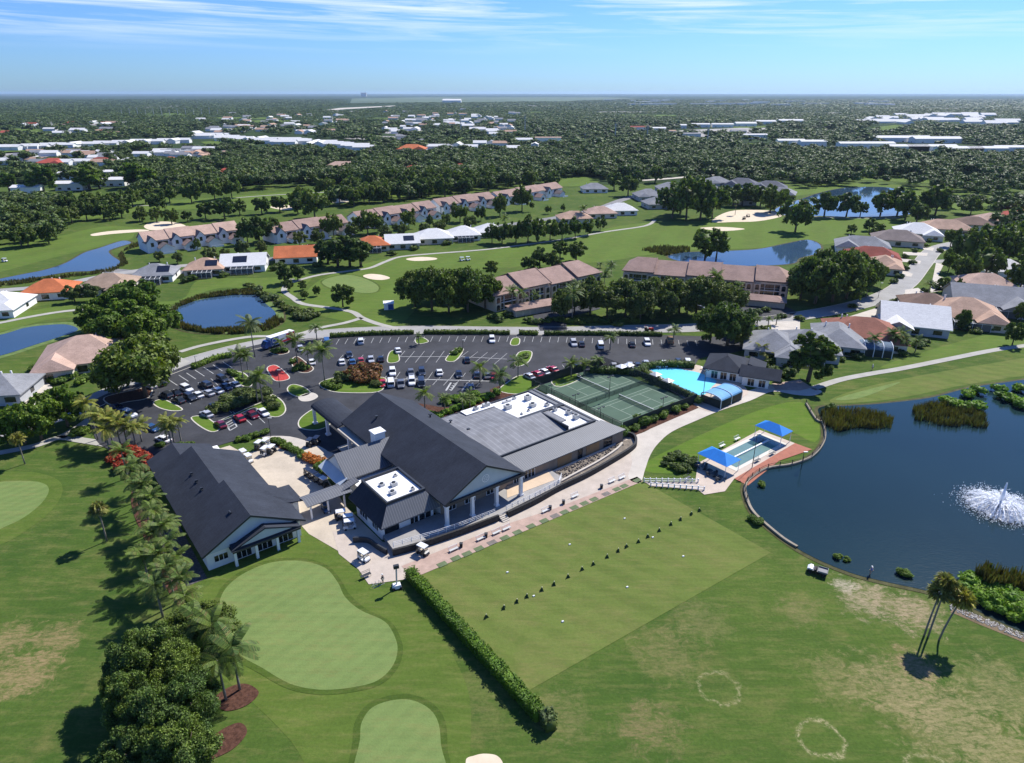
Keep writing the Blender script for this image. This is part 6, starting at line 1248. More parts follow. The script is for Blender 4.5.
def treeproto(kind,lod,var):
    """unit trees 10 m tall"""
    key=(kind,lod,var)
    if key in TP: return TP[key]
    w={'oak':12.5,'round':9.5,'tall':6.2,'spread':14}[kind]; nl={0:95,1:64,2:42}[lod]
    nleaf,leaf={0:(42000,.25),1:(8500,.62),2:(2200,1.05)}[lod]
    base={'oak':.1,'round':.06,'tall':.04,'spread':.2}[kind]
    V,F=crownset(ord(kind[0])*7+var*13+len(kind),10,w,nl,nleaf,leaf,True,base,.82 if kind!='tall' else 1.25)
    mm={'oak':m_oak,'round':m_olive,'tall':m_oak,'spread':m_oak}[kind]
    TP[key]=(npmesh('crown',V,F,mm),None,w); tr_=trunkmb(10,.38,var,5,w*.8); me=bpy.data.meshes.new('trunk'); me.from_pydata(tr_.v,[],tr_.f); me.materials.append(m_bark); me.shade_smooth(); TP[key]=(TP[key][0],me,w); return TP[key]
TREEPOS=[]
NT=[0]
matvar={}
def withmat(me,m):
    if me.materials[0] is m: return me
    k=(me.name,m.name)
    if k not in matvar: c=me.copy(); c.materials.clear(); c.materials.append(m); matvar[k]=c
    return matvar[k]
def tree(label,pos,h,kind='oak',group=None,ws=1.0,m=None,name=None):
    d=math.hypot(pos.x,pos.y); lod=0 if d<125 else (1 if d<330 else 2); var=random.randrange(4)
    cr,tk,w0=treeproto(kind,lod,var); s=h/10; NT[0]+=1
    t=thing(name or {'oak':'oak_tree','round':'broadleaf_tree','tall':'tall_tree','spread':'oak_tree'}[kind],label,'tree',(pos.x,pos.y,0),random.uniform(0,6.28),group); t.scale=(s*ws*random.uniform(.93,1.07),s*ws*random.uniform(.93,1.07),s)
    o=bpy.data.objects.new('crown',withmat(cr,m) if m else cr); col.objects.link(o); o.parent=t
    o=bpy.data.objects.new('trunk',tk); col.objects.link(o); o.parent=t; TREEPOS.append((pos.x,pos.y)); return t
def cluster(phrase,where,pts,kind='oak',ws=1.0,m=None,name=None,dh=0):
    pts=sorted(pts); k=len(pts)
    for i,p in enumerate(pts):
        lb='%s %s'%(phrase,where) if k==1 else '%s, %s %s'%(phrase,nth(i+1,k),where)
        h=max(2.0,height_at(*p[:3])+dh)*(1.25 if p[1]<221 and p[1]-p[2]>12 else 1); tree(lb,G(p[0],p[1]),h,kind,where if k>1 else None,ws*(p[3] if len(p)>3 else 1),m,name)
cluster('big dark broadleaf tree','in the dense clump at bottom left',[(132,695,645,.72),(160,690,626,.82),(146,735,676,.8),(186,705,646,.85),(170,758,694,.85),(196,742,680,.8),(196,668,622,.8),(202,712,668,.7),(146,780,726,.85),(188,788,726,.9),(122,716,676,.6)],'round',1.0,m_clump)
cluster('dark bushy tree','just below the palm row by the putting green',[(208,655,606),(196,640,610,.8)],'round',1,m_oak)
cluster('huge spreading oak','with dappled shade at the left end of the car park',[(146,397,340,.98)],'spread'); cluster('dark oak','tucked behind the huge spreading oak by the parking lot',[(118,392,352,.8),(170,376,343,.7)],'oak')
cluster('leafy green tree','in the clump between the two ponds',[(95,332,303),(118,325,290),(140,324,278),(118,350,310),(150,352,308),(162,338,302),(132,340,296)],'round',1.05,m_bright)
cluster('small olive tree','before the orange and tan roofed houses',[(75,302,284),(93,301,283)],'round',1.0,m_olive)
cluster('dense green tree','in the left edge belt above the cart path',[(8,444,414),(26,444,402,.8),(42,440,396),(68,427,386),(80,418,392,.7)],'round',.85,m_bright)
cluster('tall dark green tree','standing alone beside the pool house path',[(808,381,330,1.2)],'tall'); 
cluster('round dark tree','by the cart path below the small putting green',[(343,307,283,.9)],'round',1,m_oak)
cluster('small dark tree','strung along the cart path bend by the orange roof',[(285,284,264),(298,280,264),(289,291,279),(303,290,280),(305,299,290),(317,296,285,.8)],'round',.9,m_oak)
cluster('tall dark oak','in the clump between the peach cottage and orange house',[(328,264,238),(338,267,236),(350,266,234),(361,267,236)],'tall',1.3)
cluster('wide dark oak','in the fairway clump left of the villas',[(415,307,272,.8),(432,311,268,.8),(449,313,269,.8),(468,312,268,.8),(485,309,274,.8),(440,300,270,.8),(462,300,270,.8),(475,298,272,.8)],'oak')
cluster('dark tree','behind the left villa roof on the fairway edge',[(491,275,260),(540,268,247),(552,269,252),(528,271,256)],'round',1.0,m_oak)
cluster('lollipop shaped dark tree','in the pair on the fairway above the left villa',[(560,258,240),(576,261,240)],'round',1.0,m_oak)
cluster('grey green oak','in the row in front of the long villa block',[(560,320,292,.8),(574,314,286),(590,314,280),(607,317,282),(625,317,280),(643,315,278),(661,313,276),(679,313,277),(696,315,277),(712,315,279),(727,317,284),(668,320,290,.8),(640,322,292,.8)],'oak',.88,m_olive)
cluster('dark oak','overhanging the road at the right end of the parking row',[(710,343,306,.8),(727,346,303,.85),(740,336,312,.8)],'oak')
cluster('dark spreading tree','on the bank of the pond behind the villas',[(705,258,227,.85),(716,259,230,.8)],'oak')
cluster('dark oak','in the clump right of the long villa block',[(800,300,264),(815,304,256),(832,302,252),(846,299,254),(861,293,256),(872,286,262),(822,290,250),(840,288,248),(805,285,258)],'oak',.8)
cluster('dark round tree','in the tight clump before the grey roofed homes',[(672,218,190),(686,220,186),(700,220,187),(712,218,191),(680,214,188)],'oak',.75)
cluster('solitary oak','with its own shadow on the right fairway',[(795,232,197,.8)],'oak')
cluster('dark tree','along the near shore of the upper right pond',[(770,213,190),(780,211,192),(824,217,195),(846,217,197),(860,216,203),(880,216,194),(897,215,192),(905,220,196),(916,224,201),(935,215,190),(926,214,194)],'round',.9,m_oak)
cluster('small dark tree','on the fairway edge by the pale grey roofed house',[(851,234,224),(869,231,218),(878,236,222),(873,238,228)],'round',1.0,m_oak)
cluster('big dark oak','in the mass right of the curving street',[(950,247,228,.8),(958,262,234,.8),(972,266,230,.8),(990,258,225,.8),(1006,264,226,.8),(1022,262,222,.8),(963,283,254,.8),(984,280,246,.8),(1019,292,258,.8),(1001,250,220,.8),(975,248,224,.8),(1035,280,240,.8),(948,272,250,.7),(1040,300,262,.8)],'oak',.9)
cluster('small rounded tree','in the gardens of the peach and pink roofed houses',[(962,330,308,.7),(942,292,276,.8),(958,292,278,.7),(886,312,300,.7),(1020,322,300,.8),(1012,345,320,.8)],'round',.9,m_oak)
cluster('roadside oak','in the row between white roofs and the fairway path',[(492,243,224),(502,244,221),(516,243,220),(528,243,215),(538,242,218),(550,241,218),(562,240,219),(575,238,218),(588,235,218),(600,231,216)],'oak',.7)
cluster('dark oak','standing on the lawn between the townhouses and their street',[(248,244,218,.8),(260,243,216),(272,241,216),(334,237,212,.8),(368,234,209),(378,233,213,.8),(409,229,209,.8),(446,226,212,.8),(460,222,203),(481,221,205,.8),(500,216,198,.8),(522,211,190,.8),(548,214,205,.8),(563,212,204,.7),(198,250,238,.8),(430,228,214,.6)],'oak',.8)
cluster('leafy tree','behind the leftmost townhouse row',[(157,222,206),(172,224,208),(188,222,210),(206,219,205),(225,219,200),(240,215,202),(122,218,204),(104,219,203),(87,220,205),(140,222,210)],'round',1.0,m_oak)
cluster('tall narrow green tree','among the white apartment blocks at upper left',[(44,193,170),(90,190,168),(100,189,174),(135,188,165),(150,189,170),(10,192,176)],'tall',1.5,m_bright)
cluster('dark oak','on the left fairway below the white apartments',[(72,213,197),(90,213,196),(106,212,196),(120,210,194),(133,207,192),(146,204,190),(110,221,208),(142,221,206),(158,212,196),(170,203,188),(192,203,186),(215,200,184),(232,198,182)],'oak',.85)
cluster('dark oak','in the belt above the long townhouse row',[(315,218,196),(302,208,190),(325,196,180),(340,205,188),(352,198,180),(372,194,174),(392,192,172),(410,192,174),(430,190,172),(450,190,172),(470,188,172),(490,186,170)],'oak',.85)
cluster('dark tree','in the gardens between grey roofed homes',[(655,183,168),(690,196,178),(733,206,190),(742,206,186),(752,205,188),(760,207,190),(722,203,188),(765,186,174),(724,176,166),(628,196,178),(636,186,172),(614,190,174)],'round',.95,m_oak)
cluster('leafy tree','on the lawns in front of the townhouse garages',[(212,262,246),(226,262,248),(244,256,240),(262,254,240),(300,246,230),(318,244,228),(352,238,222),(385,240,224),(400,238,222),(425,236,222),(440,233,219),(470,230,214),(160,262,250),(178,264,252)],'round',.95,m_olive)
cluster('bushy tree','on the far side of the townhouse roofs',[(262,214,200),(280,212,198),(330,206,192),(354,206,190),(384,202,186),(400,200,184),(420,198,182),(445,197,181),(465,195,180),(488,192,178),(508,188,174),(530,188,172),(552,188,174),(298,214,200)],'round',1.0,m_oak)
# ---- woods and garden trees filling the rest: masks in photo space
def inpoly(x,y,P_):
    c=False; n=len(P_); j=n-1
    for i in range(n):
        if (P_[i][1]>y)!=(P_[j][1]>y) and x<(P_[j][0]-P_[i][0])*(y-P_[i][1])/(P_[j][1]-P_[i][1])+P_[i][0]: c=not c
        j=i
    return c
BL=[('in the left edge wood beyond the narrow pond',[(-30,204),(60,206),(74,222),(70,236),(45,246),(-30,254)],9,9,1.0),
('behind the white apartment blocks at upper left',[(-20,160),(130,160),(130,170),(-20,170)],11,9,.8),
('in the belt beyond the left fairway clearing',[(140,170),(345,168),(348,184),(260,190),(140,196)],10.5,11,.85),
('in the long dark belt above the townhouse roofs',[(345,170),(530,158),(620,160),(630,176),(575,178),(545,183),(500,189),(430,198),(375,205),(350,206)],10.5,11,.9),
('in the wood above the grey roofed homes',[(628,164),(720,158),(860,158),(860,168),(800,176),(700,172),(630,176)],10,10,.9),
('in the wood beyond the upper right pond',[(800,164),(900,160),(1060,160),(1060,180),(940,178),(860,178),(800,176)],10.5,9.5,.9),
('in the oaks along the right fairway top',[(870,184),(930,184),(1060,188),(1060,205),(990,200),(920,190)],12,9,.8),
('in the oaks behind the red roof at right edge',[(930,208),(985,206),(1060,210),(1060,240),(1000,232),(960,215)],12,9,.7),
('in the gardens right of the grey roofed homes',[(790,178),(850,176),(852,186),(800,188)],9,9,.8)]
cand=[]
for wi,(wh,pl_,sp_,hh,dens) in enumerate(BL):
    P3=[G(*q) for q in pl_]; x0,x1=min(p.x for p in P3),max(p.x for p in P3); y0,y1=min(p.y for p in P3),max(p.y for p in P3); PP=[(p.x,p.y) for p in P3]
    x=x0
    while x<x1:
        y=y0
        while y<y1:
            a,b=x+random.uniform(-.45,.45)*sp_,y+random.uniform(-.45,.45)*sp_
            if random.random()<dens and inpoly(a,b,PP): cand.append([a,b,hh*random.uniform(.8,1.35),wi])
            y+=sp_
        x+=sp_
bld=[(o.location.x,o.location.y,max([abs(c.bound_box[6][0]) for c in o.children if c.type=='MESH'] or [5])) for o in bpy.data.objects if o.get('category') in ('house','apartments','commercial building','townhouses')]
BA=np.array([(a,b,c) for a,b,c in bld]); TA=np.array(TREEPOS)
def clear(a,b,ex=2.5):
    dx=np.abs(BA[:,0]-a); dy=BA[:,1]-b; r=BA[:,2]*.75+ex; fr=np.where(BA[:,1]>470,.085*BA[:,1],0)
    return not np.any((np.hypot(dx,dy)<r)|((dx<r*1.15)&(dy>0)&(dy<fr)))
cand=[c for c in cand if clear(c[0],c[1],2) and np.min(np.hypot(TA[:,0]-c[0],TA[:,1]-c[1]))>5]
room=max(0,296-NT[0])
cand.sort(key=lambda c:-(c[2]/math.hypot(c[0],c[1])) if abs(P(c[0],c[1],5)[0]-512)<512 else 9)
ind,rest=cand[:room],cand[room:]
for wi,(wh,*_) in enumerate(BL):
    g_=sorted([c for c in ind if c[3]==wi],key=lambda c:P(c[0],c[1],0)[0])
    for i,c in enumerate(g_): tree('%s tree, %s %s'%('dark oak' if 0 else 'dark bushy',nth(i+1,len(g_)) if len(g_)>1 else '',wh),Vector((c[0],c[1],0)),c[2],random.choice(('oak','round','oak')),'trees '+wh,.85,m_oak if random.random()<.75 else m_olive)
# far woodland as one mass
LOD1=[];LOD2=[];LOD3=[]
for s_ in range(7):
    rg=np.random.default_rng(50+s_); nl=6; C=[(rg.uniform(-.28,.28),rg.uniform(-.28,.28),rg.uniform(.42,.78)) for _ in range(nl)]; Rr=[rg.uniform(.18,.3) for _ in range(nl)]
    LOD1.append(join(leaves(C,Rr,260,.11,rg,spread=.85,lo=.6,hi=1.25),blobs(C,Rr,rg,.72,jit=.25)))
    LOD2.append(join(leaves(C,Rr,84,.15,rg,spread=.9,lo=.6,hi=1.25),blobs(C[:3],Rr[:3],rg,.8,jit=.3)))
    C3=[(rg.uniform(-.5,.5),rg.uniform(-.5,.5),rg.uniform(.3,.6)) for _ in range(3)]; LOD3.append(leaves([(rg.uniform(-.5,.5),rg.uniform(-.5,.5),rg.uniform(.3,.55)) for _ in range(7)],[rg.uniform(.12,.28) for _ in range(7)],54,.17,rg,spread=.9,lo=.3,hi=1.2,low=-.2))
VV=[];FF=[];kk=0
def stamp(proto,x,y,h,wd):
    global kk
    a=random.uniform(0,6.28); V=proto[0]; c_,s_=math.cos(a),math.sin(a); v=np.empty_like(V); v[:,0]=(V[:,0]*c_-V[:,1]*s_)*wd+x; v[:,1]=(V[:,0]*s_+V[:,1]*c_)*wd+y; v[:,2]=V[:,2]*h; VV.append(v); FF.append(proto[1]+kk); kk+=len(V)
for c in rest: stamp(random.choice(LOD1),c[0],c[1],c[2]*1.1,c[2]*1.3)
EXC=[[(-60,262),(0,246),(60,236),(110,226),(180,232),(240,255),(130,285),(-60,300)],[(355,184),(400,178),(440,180),(400,190),(360,192)],
 [(540,177),(570,175),(602,180),(585,187),(550,187)],[(770,190),(860,182),(1100,190),(1100,225),(760,222)],[(900,168),(950,166),(1060,169),(1060,176),(960,175),(920,172)],[(820,179),(860,176),(960,181),(1060,185),(1060,188),(940,184),(860,181)],[(30,206),(170,198),(340,188),(345,198),(220,212),(60,220)],
 [(100,150),(100,143),(200,139.5),(262,138),(262,146),(190,150)],[(190,140),(260,134),(370,143),(372,150),(300,148),(200,145)],[(660,133),(680,130),(740,127),(772,127),(765,134),(700,137)],
 [(840,147),(880,144),(1012,150),(1016,153),(890,151)],[(860,134),(870,126),(912,123),(915,128),(890,134)],[(930,123.5),(1060,125),(1060,129),(930,127)],[(315,112),(340,106),(398,104),(398,107.5),(345,111)],[(345,104),(345,98),(420,96.5),(645,96.5),(645,99),(560,102),(470,103)],
 [(605,184),(660,178),(745,171),(748,174),(700,180),(640,185)],[(560,184),(625,180),(625,215),(560,215)],[(0,152),(190,142),(200,146),(90,150),(0,156)]]
NOISE=random.Random(11)
EXC+=CLEARS+[[(0,206),(0,191),(20,196),(60,197),(135,188),(150,194),(60,204)],[(-20,134),(120,131),(125,133),(-20,137)]]
def scatter(d0,d1,sp_,lods,hh,wm,clr=True,thin=1.0):
    for i in range(int((d1-d0)/sp_)):
        y=d0+i*sp_; half=y*.80+40; x=-half
        while x<half:
            a,b=x+random.uniform(-.5,.5)*sp_,y+random.uniform(-.5,.5)*sp_; x+=sp_
            if random.random()>thin: continue
            px,py=P(a,b,0)
            if any(inpoly(px,py,e) for e in EXC): continue
            if clr and not clear(a,b,1.5 if d0<1800 else 8): continue
            g=math.sin(a*.011)*math.sin(b*.013+1)+.5*math.sin(a*.031+b*.017)
            if g>.95 and random.random()<.6: continue
            h=hh*random.choice((.5,.7,.85,1,1,1.15,1.5))*random.uniform(.85,1.15)*(1+.15*g); stamp(random.choice(lods),a,b,h,h*wm*random.uniform(.85,1.25))
scatter(640,1000,9.5,LOD1,9,1.25,thin=.9); scatter(1000,1900,13,LOD2,9,1.55,thin=.94); scatter(1900,3600,22,LOD3,8.5,2.6,thin=.93); scatter(3600,9000,46,LOD3,10,4.6,clr=False,thin=.85)
V=np.concatenate(VV);F=np.concatenate(FF); me=npmesh('distant_woodland',V,F,m_far); o=bpy.data.objects.new('distant_woodland',me); col.objects.link(o); tag(o,'endless dark green woodland stretching to the horizon','woodland',kind='stuff')
print('far faces',len(F),'trees',NT[0],'rest',len(rest))
# ---- palms
def feather(seed,lod):
    rd=random.Random(seed); V=[];F=[]
    nf=21; seg=7 if lod==0 else 4; ll=2 
    for i in range(nf):
        a=2*math.pi*i/nf+rd.uniform(-.2,.2); el=rd.uniform(-.25,1.15); L_=rd.uniform(2.5,3.3); pts=[]
        d=Vector((math.cos(a)*math.cos(el),math.sin(a)*math.cos(el),math.sin(el))); p=Vector((0,0,0)); 
        for k in range(seg+1): pts.append(p.copy()); p=p+d*(L_/seg); d=(d+Vector((0,0,-1.25/seg))).normalized()
        side=Vector((-math.sin(a),math.cos(a),0))
        for k in range(seg):
            sub=3 if lod==0 else 2
            for j in range(sub):
                q0=pts[k].lerp(pts[k+1],j/sub); q1=pts[k].lerp(pts[k+1],(j+.68)/sub); f=(k+j/sub)/seg; wl=.68*math.sin(math.pi*min(1,f*.85+.15))**.6+.05
                tang=(pts[k+1]-pts[k]).normalized()
                for s in (-1,1):
                    tip=(side*s*.85+tang*.55+Vector((0,0,-.45))).normalized()*wl; b=len(V); V+= [tuple(q0),tuple(q1),tuple(q1+tip*1.0),tuple(q0+tip*.96)]; F.append((b,b+1,b+2,b+3))
    return np.array(V),np.array(F)
def fan(seed,lod):
    rd=random.Random(seed); V=[];F=[]; nf=60
    for i in range(nf):
        a=rd.uniform(0,6.283); el=math.asin(rd.uniform(-.6,1)); d=Vector((math.cos(a)*math.cos(el),math.sin(a)*math.cos(el),math.sin(el))); c=d*rd.uniform(.25,.8); side=d.orthogonal().normalized(); side=(Matrix.Rotation(rd.uniform(0,3),3,d)@side); up=d.cross(side)
        for k in range(9):
            t=-1.15+2.3*k/8; dr=(d*math.cos(t)+side*math.sin(t)); w_=.07; l=rd.uniform(.75,1.0)
            pt_=up*w_; b=len(V); tipd=Vector((0,0,-.22)); V+=[tuple(c-dr.cross(up)*.05),tuple(c+dr*l*.6+dr.cross(up)*.15),tuple(c+dr*l+tipd),tuple(c+dr*l*.6-dr.cross(up)*.0+up*.12)]; F.append((b,b+1,b+2,b+3))
    return np.array(V),np.array(F)
PP_={}
NP=[0]
def palm(label,pos,h,kind='feather',group=None,s=1.0,m=None,lean=(0,0),name='palm_tree'):
    d=math.hypot(pos.x,pos.y); lod=0 if d<230 else 1; var=random.randrange(3); key=(kind,lod,var,(m or m_palm).name)
    if key not in PP_:
        V,F=(feather if kind=='feather' else fan)(var+5,lod); PP_[key]=npmesh('crown',V,F,m or (m_palm if kind=='feather' else m_sabal))
    t=thing(name,label,'palm tree',(pos.x,pos.y,0),0,group); NP[0]+=1
    o=bpy.data.objects.new('crown',PP_[key]); col.objects.link(o); o.parent=t; th=h-1.0*s; o.location=(lean[0],lean[1],th); o.scale=(s,)*3; o.rotation_euler=(0,0,random.uniform(0,6.28))
    q=MB(); q.tube([(0,0,-.1),(lean[0]*.14,lean[1]*.14,th*.25),(lean[0]*.38,lean[1]*.38,th*.5),(lean[0]*.68,lean[1]*.68,th*.76),(lean[0],lean[1],th+.05)],.19 if kind=='feather' else .15,7,.11); q.build('trunk',m_pbark,t,smooth=True); return t
def palms(phrase,where,pts,kind='feather',s=1.0,m=None,dh=.8,name='palm_tree'):
    pts=sorted(pts); k=len(pts)
    for i,p in enumerate(pts):
        lb='%s %s'%(phrase,where) if k==1 else '%s, %s %s'%(phrase,nth(i+1,k),where)
        ss=s*(p[3] if len(p)>3 else 1); palm(lb,G(p[0],p[1]),max(2.5,height_at(*p[:3])),kind,where if k>1 else None,ss,m,name=name)
palms('feathery green palm','in the row along the cart barn',[(128,478,446),(136,502,462),(143,492,458),(150,515,478),(152,535,500),(146,520,486),(160,545,505),(170,560,520),(157,562,528),(176,580,535),(165,590,548),(150,585,550),(183,588,552),(176,604,562),(163,617,578),(188,612,572),(158,530,492),(140,508,478),(172,545,515),(192,628,590)],s=.98)
palms('feathery palm','in front of the dark clump beside the putting green',[(240,690,640,1.05),(206,660,612),(221,668,618,.9),(226,700,655,.8)],s=1.25)
palms('single fan palm with long shadow','on the left lawn',[(107,541,503)],'fan',1.2); palms('stout fan palm','where the cart path meets the left lawn',[(25,464,434)],'fan',1.15)
palms('tall date palm','beside the left pond path and the parking entrance',[(255,357,318)],'feather',1.5,m_olive)
palms('large palm','on the islands in the left car park',[(244,382,350,1.25),(250,383,352,.9),(263,404,370,1.35),(258,403,376,1.2),(298,366,336,1.25),(309,366,345,1.0),(325,383,345,1.5)],s=1.0)
palms('small palm','by the road hedge and truck island',[(317,340,324),(281,352,339,.8),(419,345,334,.6),(610,350,334,.9),(673,343,326,1.0),(571,377,360,1.0),(584,375,361,.9),(597,372,356,.9)],s=1.0)
palms('small palm','in the planting by the entrance and centre rows',[(425,410,389,1.1),(463,412,395,.9),(480,383,363,1.2),(500,394,370,1.3),(518,378,357,1.25),(470,408,392,.9),(445,412,396,.9)],s=.9)
palms('yellow green palm','in the tuft beside the barn roof corner',[(168,443,418),(175,446,416),(182,445,417),(172,447,424)],'feather',.85,m_goldp)
palms('golden palm clump','beside the walkway left of the barn',[(98,440,408),(106,443,410),(113,444,413),(121,446,416),(128,447,420),(136,446,422),(92,430,398),(110,452,424),(142,442,420)],'feather',1.1,m_goldp)
palms('villa palm','around the left villa and its garages',[(512,315,288),(521,312,289,.9),(535,310,292,.7),(572,322,288,1.2),(575,298,280,.8),(604,292,270,1.0),(611,275,262,.8),(648,283,270,.9),(713,300,272,1.1),(737,298,283,.8),(515,300,283,.7),(600,268,262,.6)],s=1.2)
palms('garden palm','in the rust and white roofed house gardens',[(871,354,334),(889,350,330),(893,352,334),(902,353,336),(899,349,330),(915,352,338),(866,298,284),(927,299,282),(757,325,316,.7),(768,326,317,.6),(776,325,316,.6)],s=.95)
palms('yellowish palm','in the garden between pool house and grey roofs',[(741,347,335),(748,350,337),(754,354,340),(760,358,344),(766,360,350),(735,344,333),(775,352,342)],'feather',1.0,m_goldp)
palms('tiny fairway palm','in the row above the villa pond and sand',[(735,215,200,.8),(583,222,206),(505,232,215)],s=1.2)
for (x,y,ty,lx,ly,lb,sc__) in [(924,636,586,.6,.2,'tall thin fan palm with golden crown, left of the leaning trio by the lake',1.25),(928,637,579,.9,.6,'tallest fan palm with yellowing crown at the back of the lakeside trio',1.35),(939,640,592,1.7,.3,'right leaning fan palm with green crown in the trio by the lake',1.35)]:
    b=G(x,y); palm(lb,b,height_at(x,y,ty),'fan',None,sc__,m_sabal,(lx,ly),name='fan_palm')
# ---- shrubs
SH={}
def shrubmesh(m,var,lod):
    k=(m.name,var,lod)
    if k not in SH:
        rg=np.random.default_rng(var+3); C=[(rg.uniform(-.4,.4),rg.uniform(-.4,.4),rg.uniform(.3,.55)) for _ in range(6)]; Rr=[rg.uniform(.28,.45) for _ in range(6)]
        SH[k]=npmesh('shrub',*join(leaves(C,Rr,(700,220)[lod],(.16,.28)[lod],rg,low=-.9),blobs(C,Rr,rg,.85)),m)
    return SH[k]
def shrub(label,pos,s,m,group=None,h=None,name='shrub'):
    me=shrubmesh(m,random.randrange(4),0 if math.hypot(pos.x,pos.y)<190 else 1); o=bpy.data.objects.new(name,me); col.objects.link(o); o.location=(pos.x,pos.y,0.05); o.scale=(s,s*random.uniform(.85,1.1),h or s*.8); o.rotation_euler=(0,0,random.uniform(0,6.28)); tag(o,label,'shrub',group); return o
def shrubs(phrase,where,pts,m,s=1.6):
    pts=sorted(pts); k=len(pts)
    for i,p in enumerate(pts): shrub('%s %s'%(phrase,where) if k==1 else '%s, %s %s'%(phrase,nth(i+1,k),where),G(p[0],p[1]),s*(p[2] if len(p)>2 else 1),m,where if k>1 else None)
rr=random.Random(9)
shrubs('red flowering bush','at the top of the barn palm row',[(118,462,1.2),(127,455,1.5),(136,457,1.6),(145,460,1.3),(148,468,1.2),(121,470,1.1),(138,466,1.4)],m_red,2.6)
shrubs('orange flowering shrub','beside the service court and clubhouse gable',[(306,459),(311,461),(316,463),(321,464)],m_orange,2.0)
shrubs('green shrub','on the bed between the yard and the entrance',[(276,442),(281,444),(287,448),(293,451),(299,455),(303,458),(318,470),(325,473),(331,474),(323,467),(336,470)],m_bright,1.9)
shrubs('rusty red shrub','on the kerbed island before the hall roof',[(356,379,1.6),(366,377,1.9),(374,380,1.5),(361,383,1.2)],m_rusty,3.2); shrubs('olive shrub','on the island left of the rusty shrubs',[(344,381,1.5),(350,380,1.2),(337,383,1),(378,386,.9)],m_olive,2.8)
shrubs('green shrub','on the planted centre island of the left lot',[(214,413,1),(222,411,1.3),(229,409,1.5),(236,407,1.7),(243,404,1.5),(250,401,1.3),(257,400,1.2),(262,398,1.6),(270,403,1.2),(274,408,1.1),(228,403,1.4),(240,398,1.5),(247,396,1.3)],m_olive,2.4)
shrubs('green shrub','on the small palm islands of the car park',[(236,376),(243,380),(249,383),(231,374),(279,352),(284,352),(275,353),(294,363),(300,367),(306,370),(325,386),(331,388),(338,389),(297,371),(519,360),(526,357),(454,355),(459,352)],m_bright,2.0)
shrubs('bright green shrub','in the bed behind the clubhouse hall',[(412,412),(418,415),(424,417),(431,416),(437,418),(443,416),(449,414),(455,411),(461,409),(467,407),(473,405),(479,402),(485,400),(491,397),(497,394),(446,404,1.3),(452,402,1.4),(459,400,1.3),(467,399,1.3),(474,397,1.2),(404,410),(398,408,.8)],m_lime,1.9)
shrubs('small tree shrub','in the red bed beside the tennis fence',[(620,436,1.2),(642,424,1.3),(650,421,1),(663,416,1.1),(675,411,1.1),(697,402,1.1),(633,430,.8),(685,408,.8)],m_bright,2.6)
shrubs('dark green shrub','by the barn court and lot edge',[(241,441),(247,440),(253,438),(259,436),(265,434),(160,447),(178,448),(190,446),(185,448)],m_bright,1.7)
shrubs('garden shrub','in the small oval bed beside the small pool patio',[(668,462),(673,458),(678,457),(683,459),(687,462),(690,466),(686,470),(680,471),(674,469),(693,463),(664,466,.7)],m_oak,1.9)
shrubs('dark shrub','in the gardens of the pool house corner',[(762,378),(768,375),(775,372),(783,377),(790,374),(797,370),(785,366),(778,382,.7),(755,367),(748,362),(762,368),(770,364)],m_oak,2.6)
shrubs('clipped garden shrub','by the rust, white and peach roofed houses',[(782,318),(799,320),(835,353),(843,355),(851,357),(859,359),(842,361,.7),(888,306),(894,304),(900,302),(880,308),(965,330,1.5),(902,355),(918,347),(925,345),(975,333),(985,330),(990,331),(776,337,1),(758,333),(764,331),(852,308),(905,300),(925,292)],m_oak,2.5)
shrubs('low shrub','along the lake bank beside the fence',[(752,541-20,.9),(757,523,1),(838,558,.7),(846,561,.6),(903,575,.9),(907,576,.8),(762,486,.8),(830,409,1.2)],m_bright,1.7)
shrubs('lime green bush','on the right lake shore below the reeds',[(968,592),(976,588,1.2),(984,594),(990,600,1.2),(997,597,1.2),(1003,606,1.2),(1010,602,1.3),(1016,611,1.3),(1022,606,1.2),(1024,618,1.3),(1012,617,1),(1000,612,.8),(978,599,1),(990,608,.8),(970,584,1),(1005,594,1)],m_lime,2.6)
shrubs('yellow green bush','floating in the upper right corner of the lake',[(966,397),(977,394),(997,392),(1012,401),(1018,404),(1022,408),(1005,400),(958,408),(970,410),(980,409),(948,404),(1020,392)],m_lime,3.0)
shrubs('dark shrub','on the brushy bank right of the left pond',[(262,296),(257,291),(266,301),(285,310),(292,312),(299,314),(305,317),(311,319),(302,320),(295,318),(279,306),(272,300),(250,288),(308,314),(315,317)],m_olive,3.2)
shrubs('foundation shrub','in front of the villas',[(528,322),(534,324),(541,324),(548,322),(556,322),(500,322),(492,318),(508,316),(606,324),(618,326),(580,324),(758,314),(766,312),(752,316)],m_oak,2.6)
shrubs('round dark bush','on the lawns below the orange roofed houses',[(25,298),(30,296),(130,290),(143,290),(148,284),(186,282),(192,280),(223,277),(275,270),(280,267),(338,262),(318,266),(392,255),(415,250),(447,245)],m_oak,3.4)
shrubs('low bush','by the driveways left of the big oak',[(52,381),(60,384),(66,381),(72,378),(80,384),(86,380),(46,372),(78,436),(82,434),(35,370)],m_bright,2.6)
shrubs('garden bush','on the verges of the curving street',[(852,262),(905,258),(897,262),(915,252),(905,270),(912,264),(925,247),(930,242),(893,283),(899,278),(945,283),(950,296),(935,288),(955,262),(940,252)],m_oak,2.8)
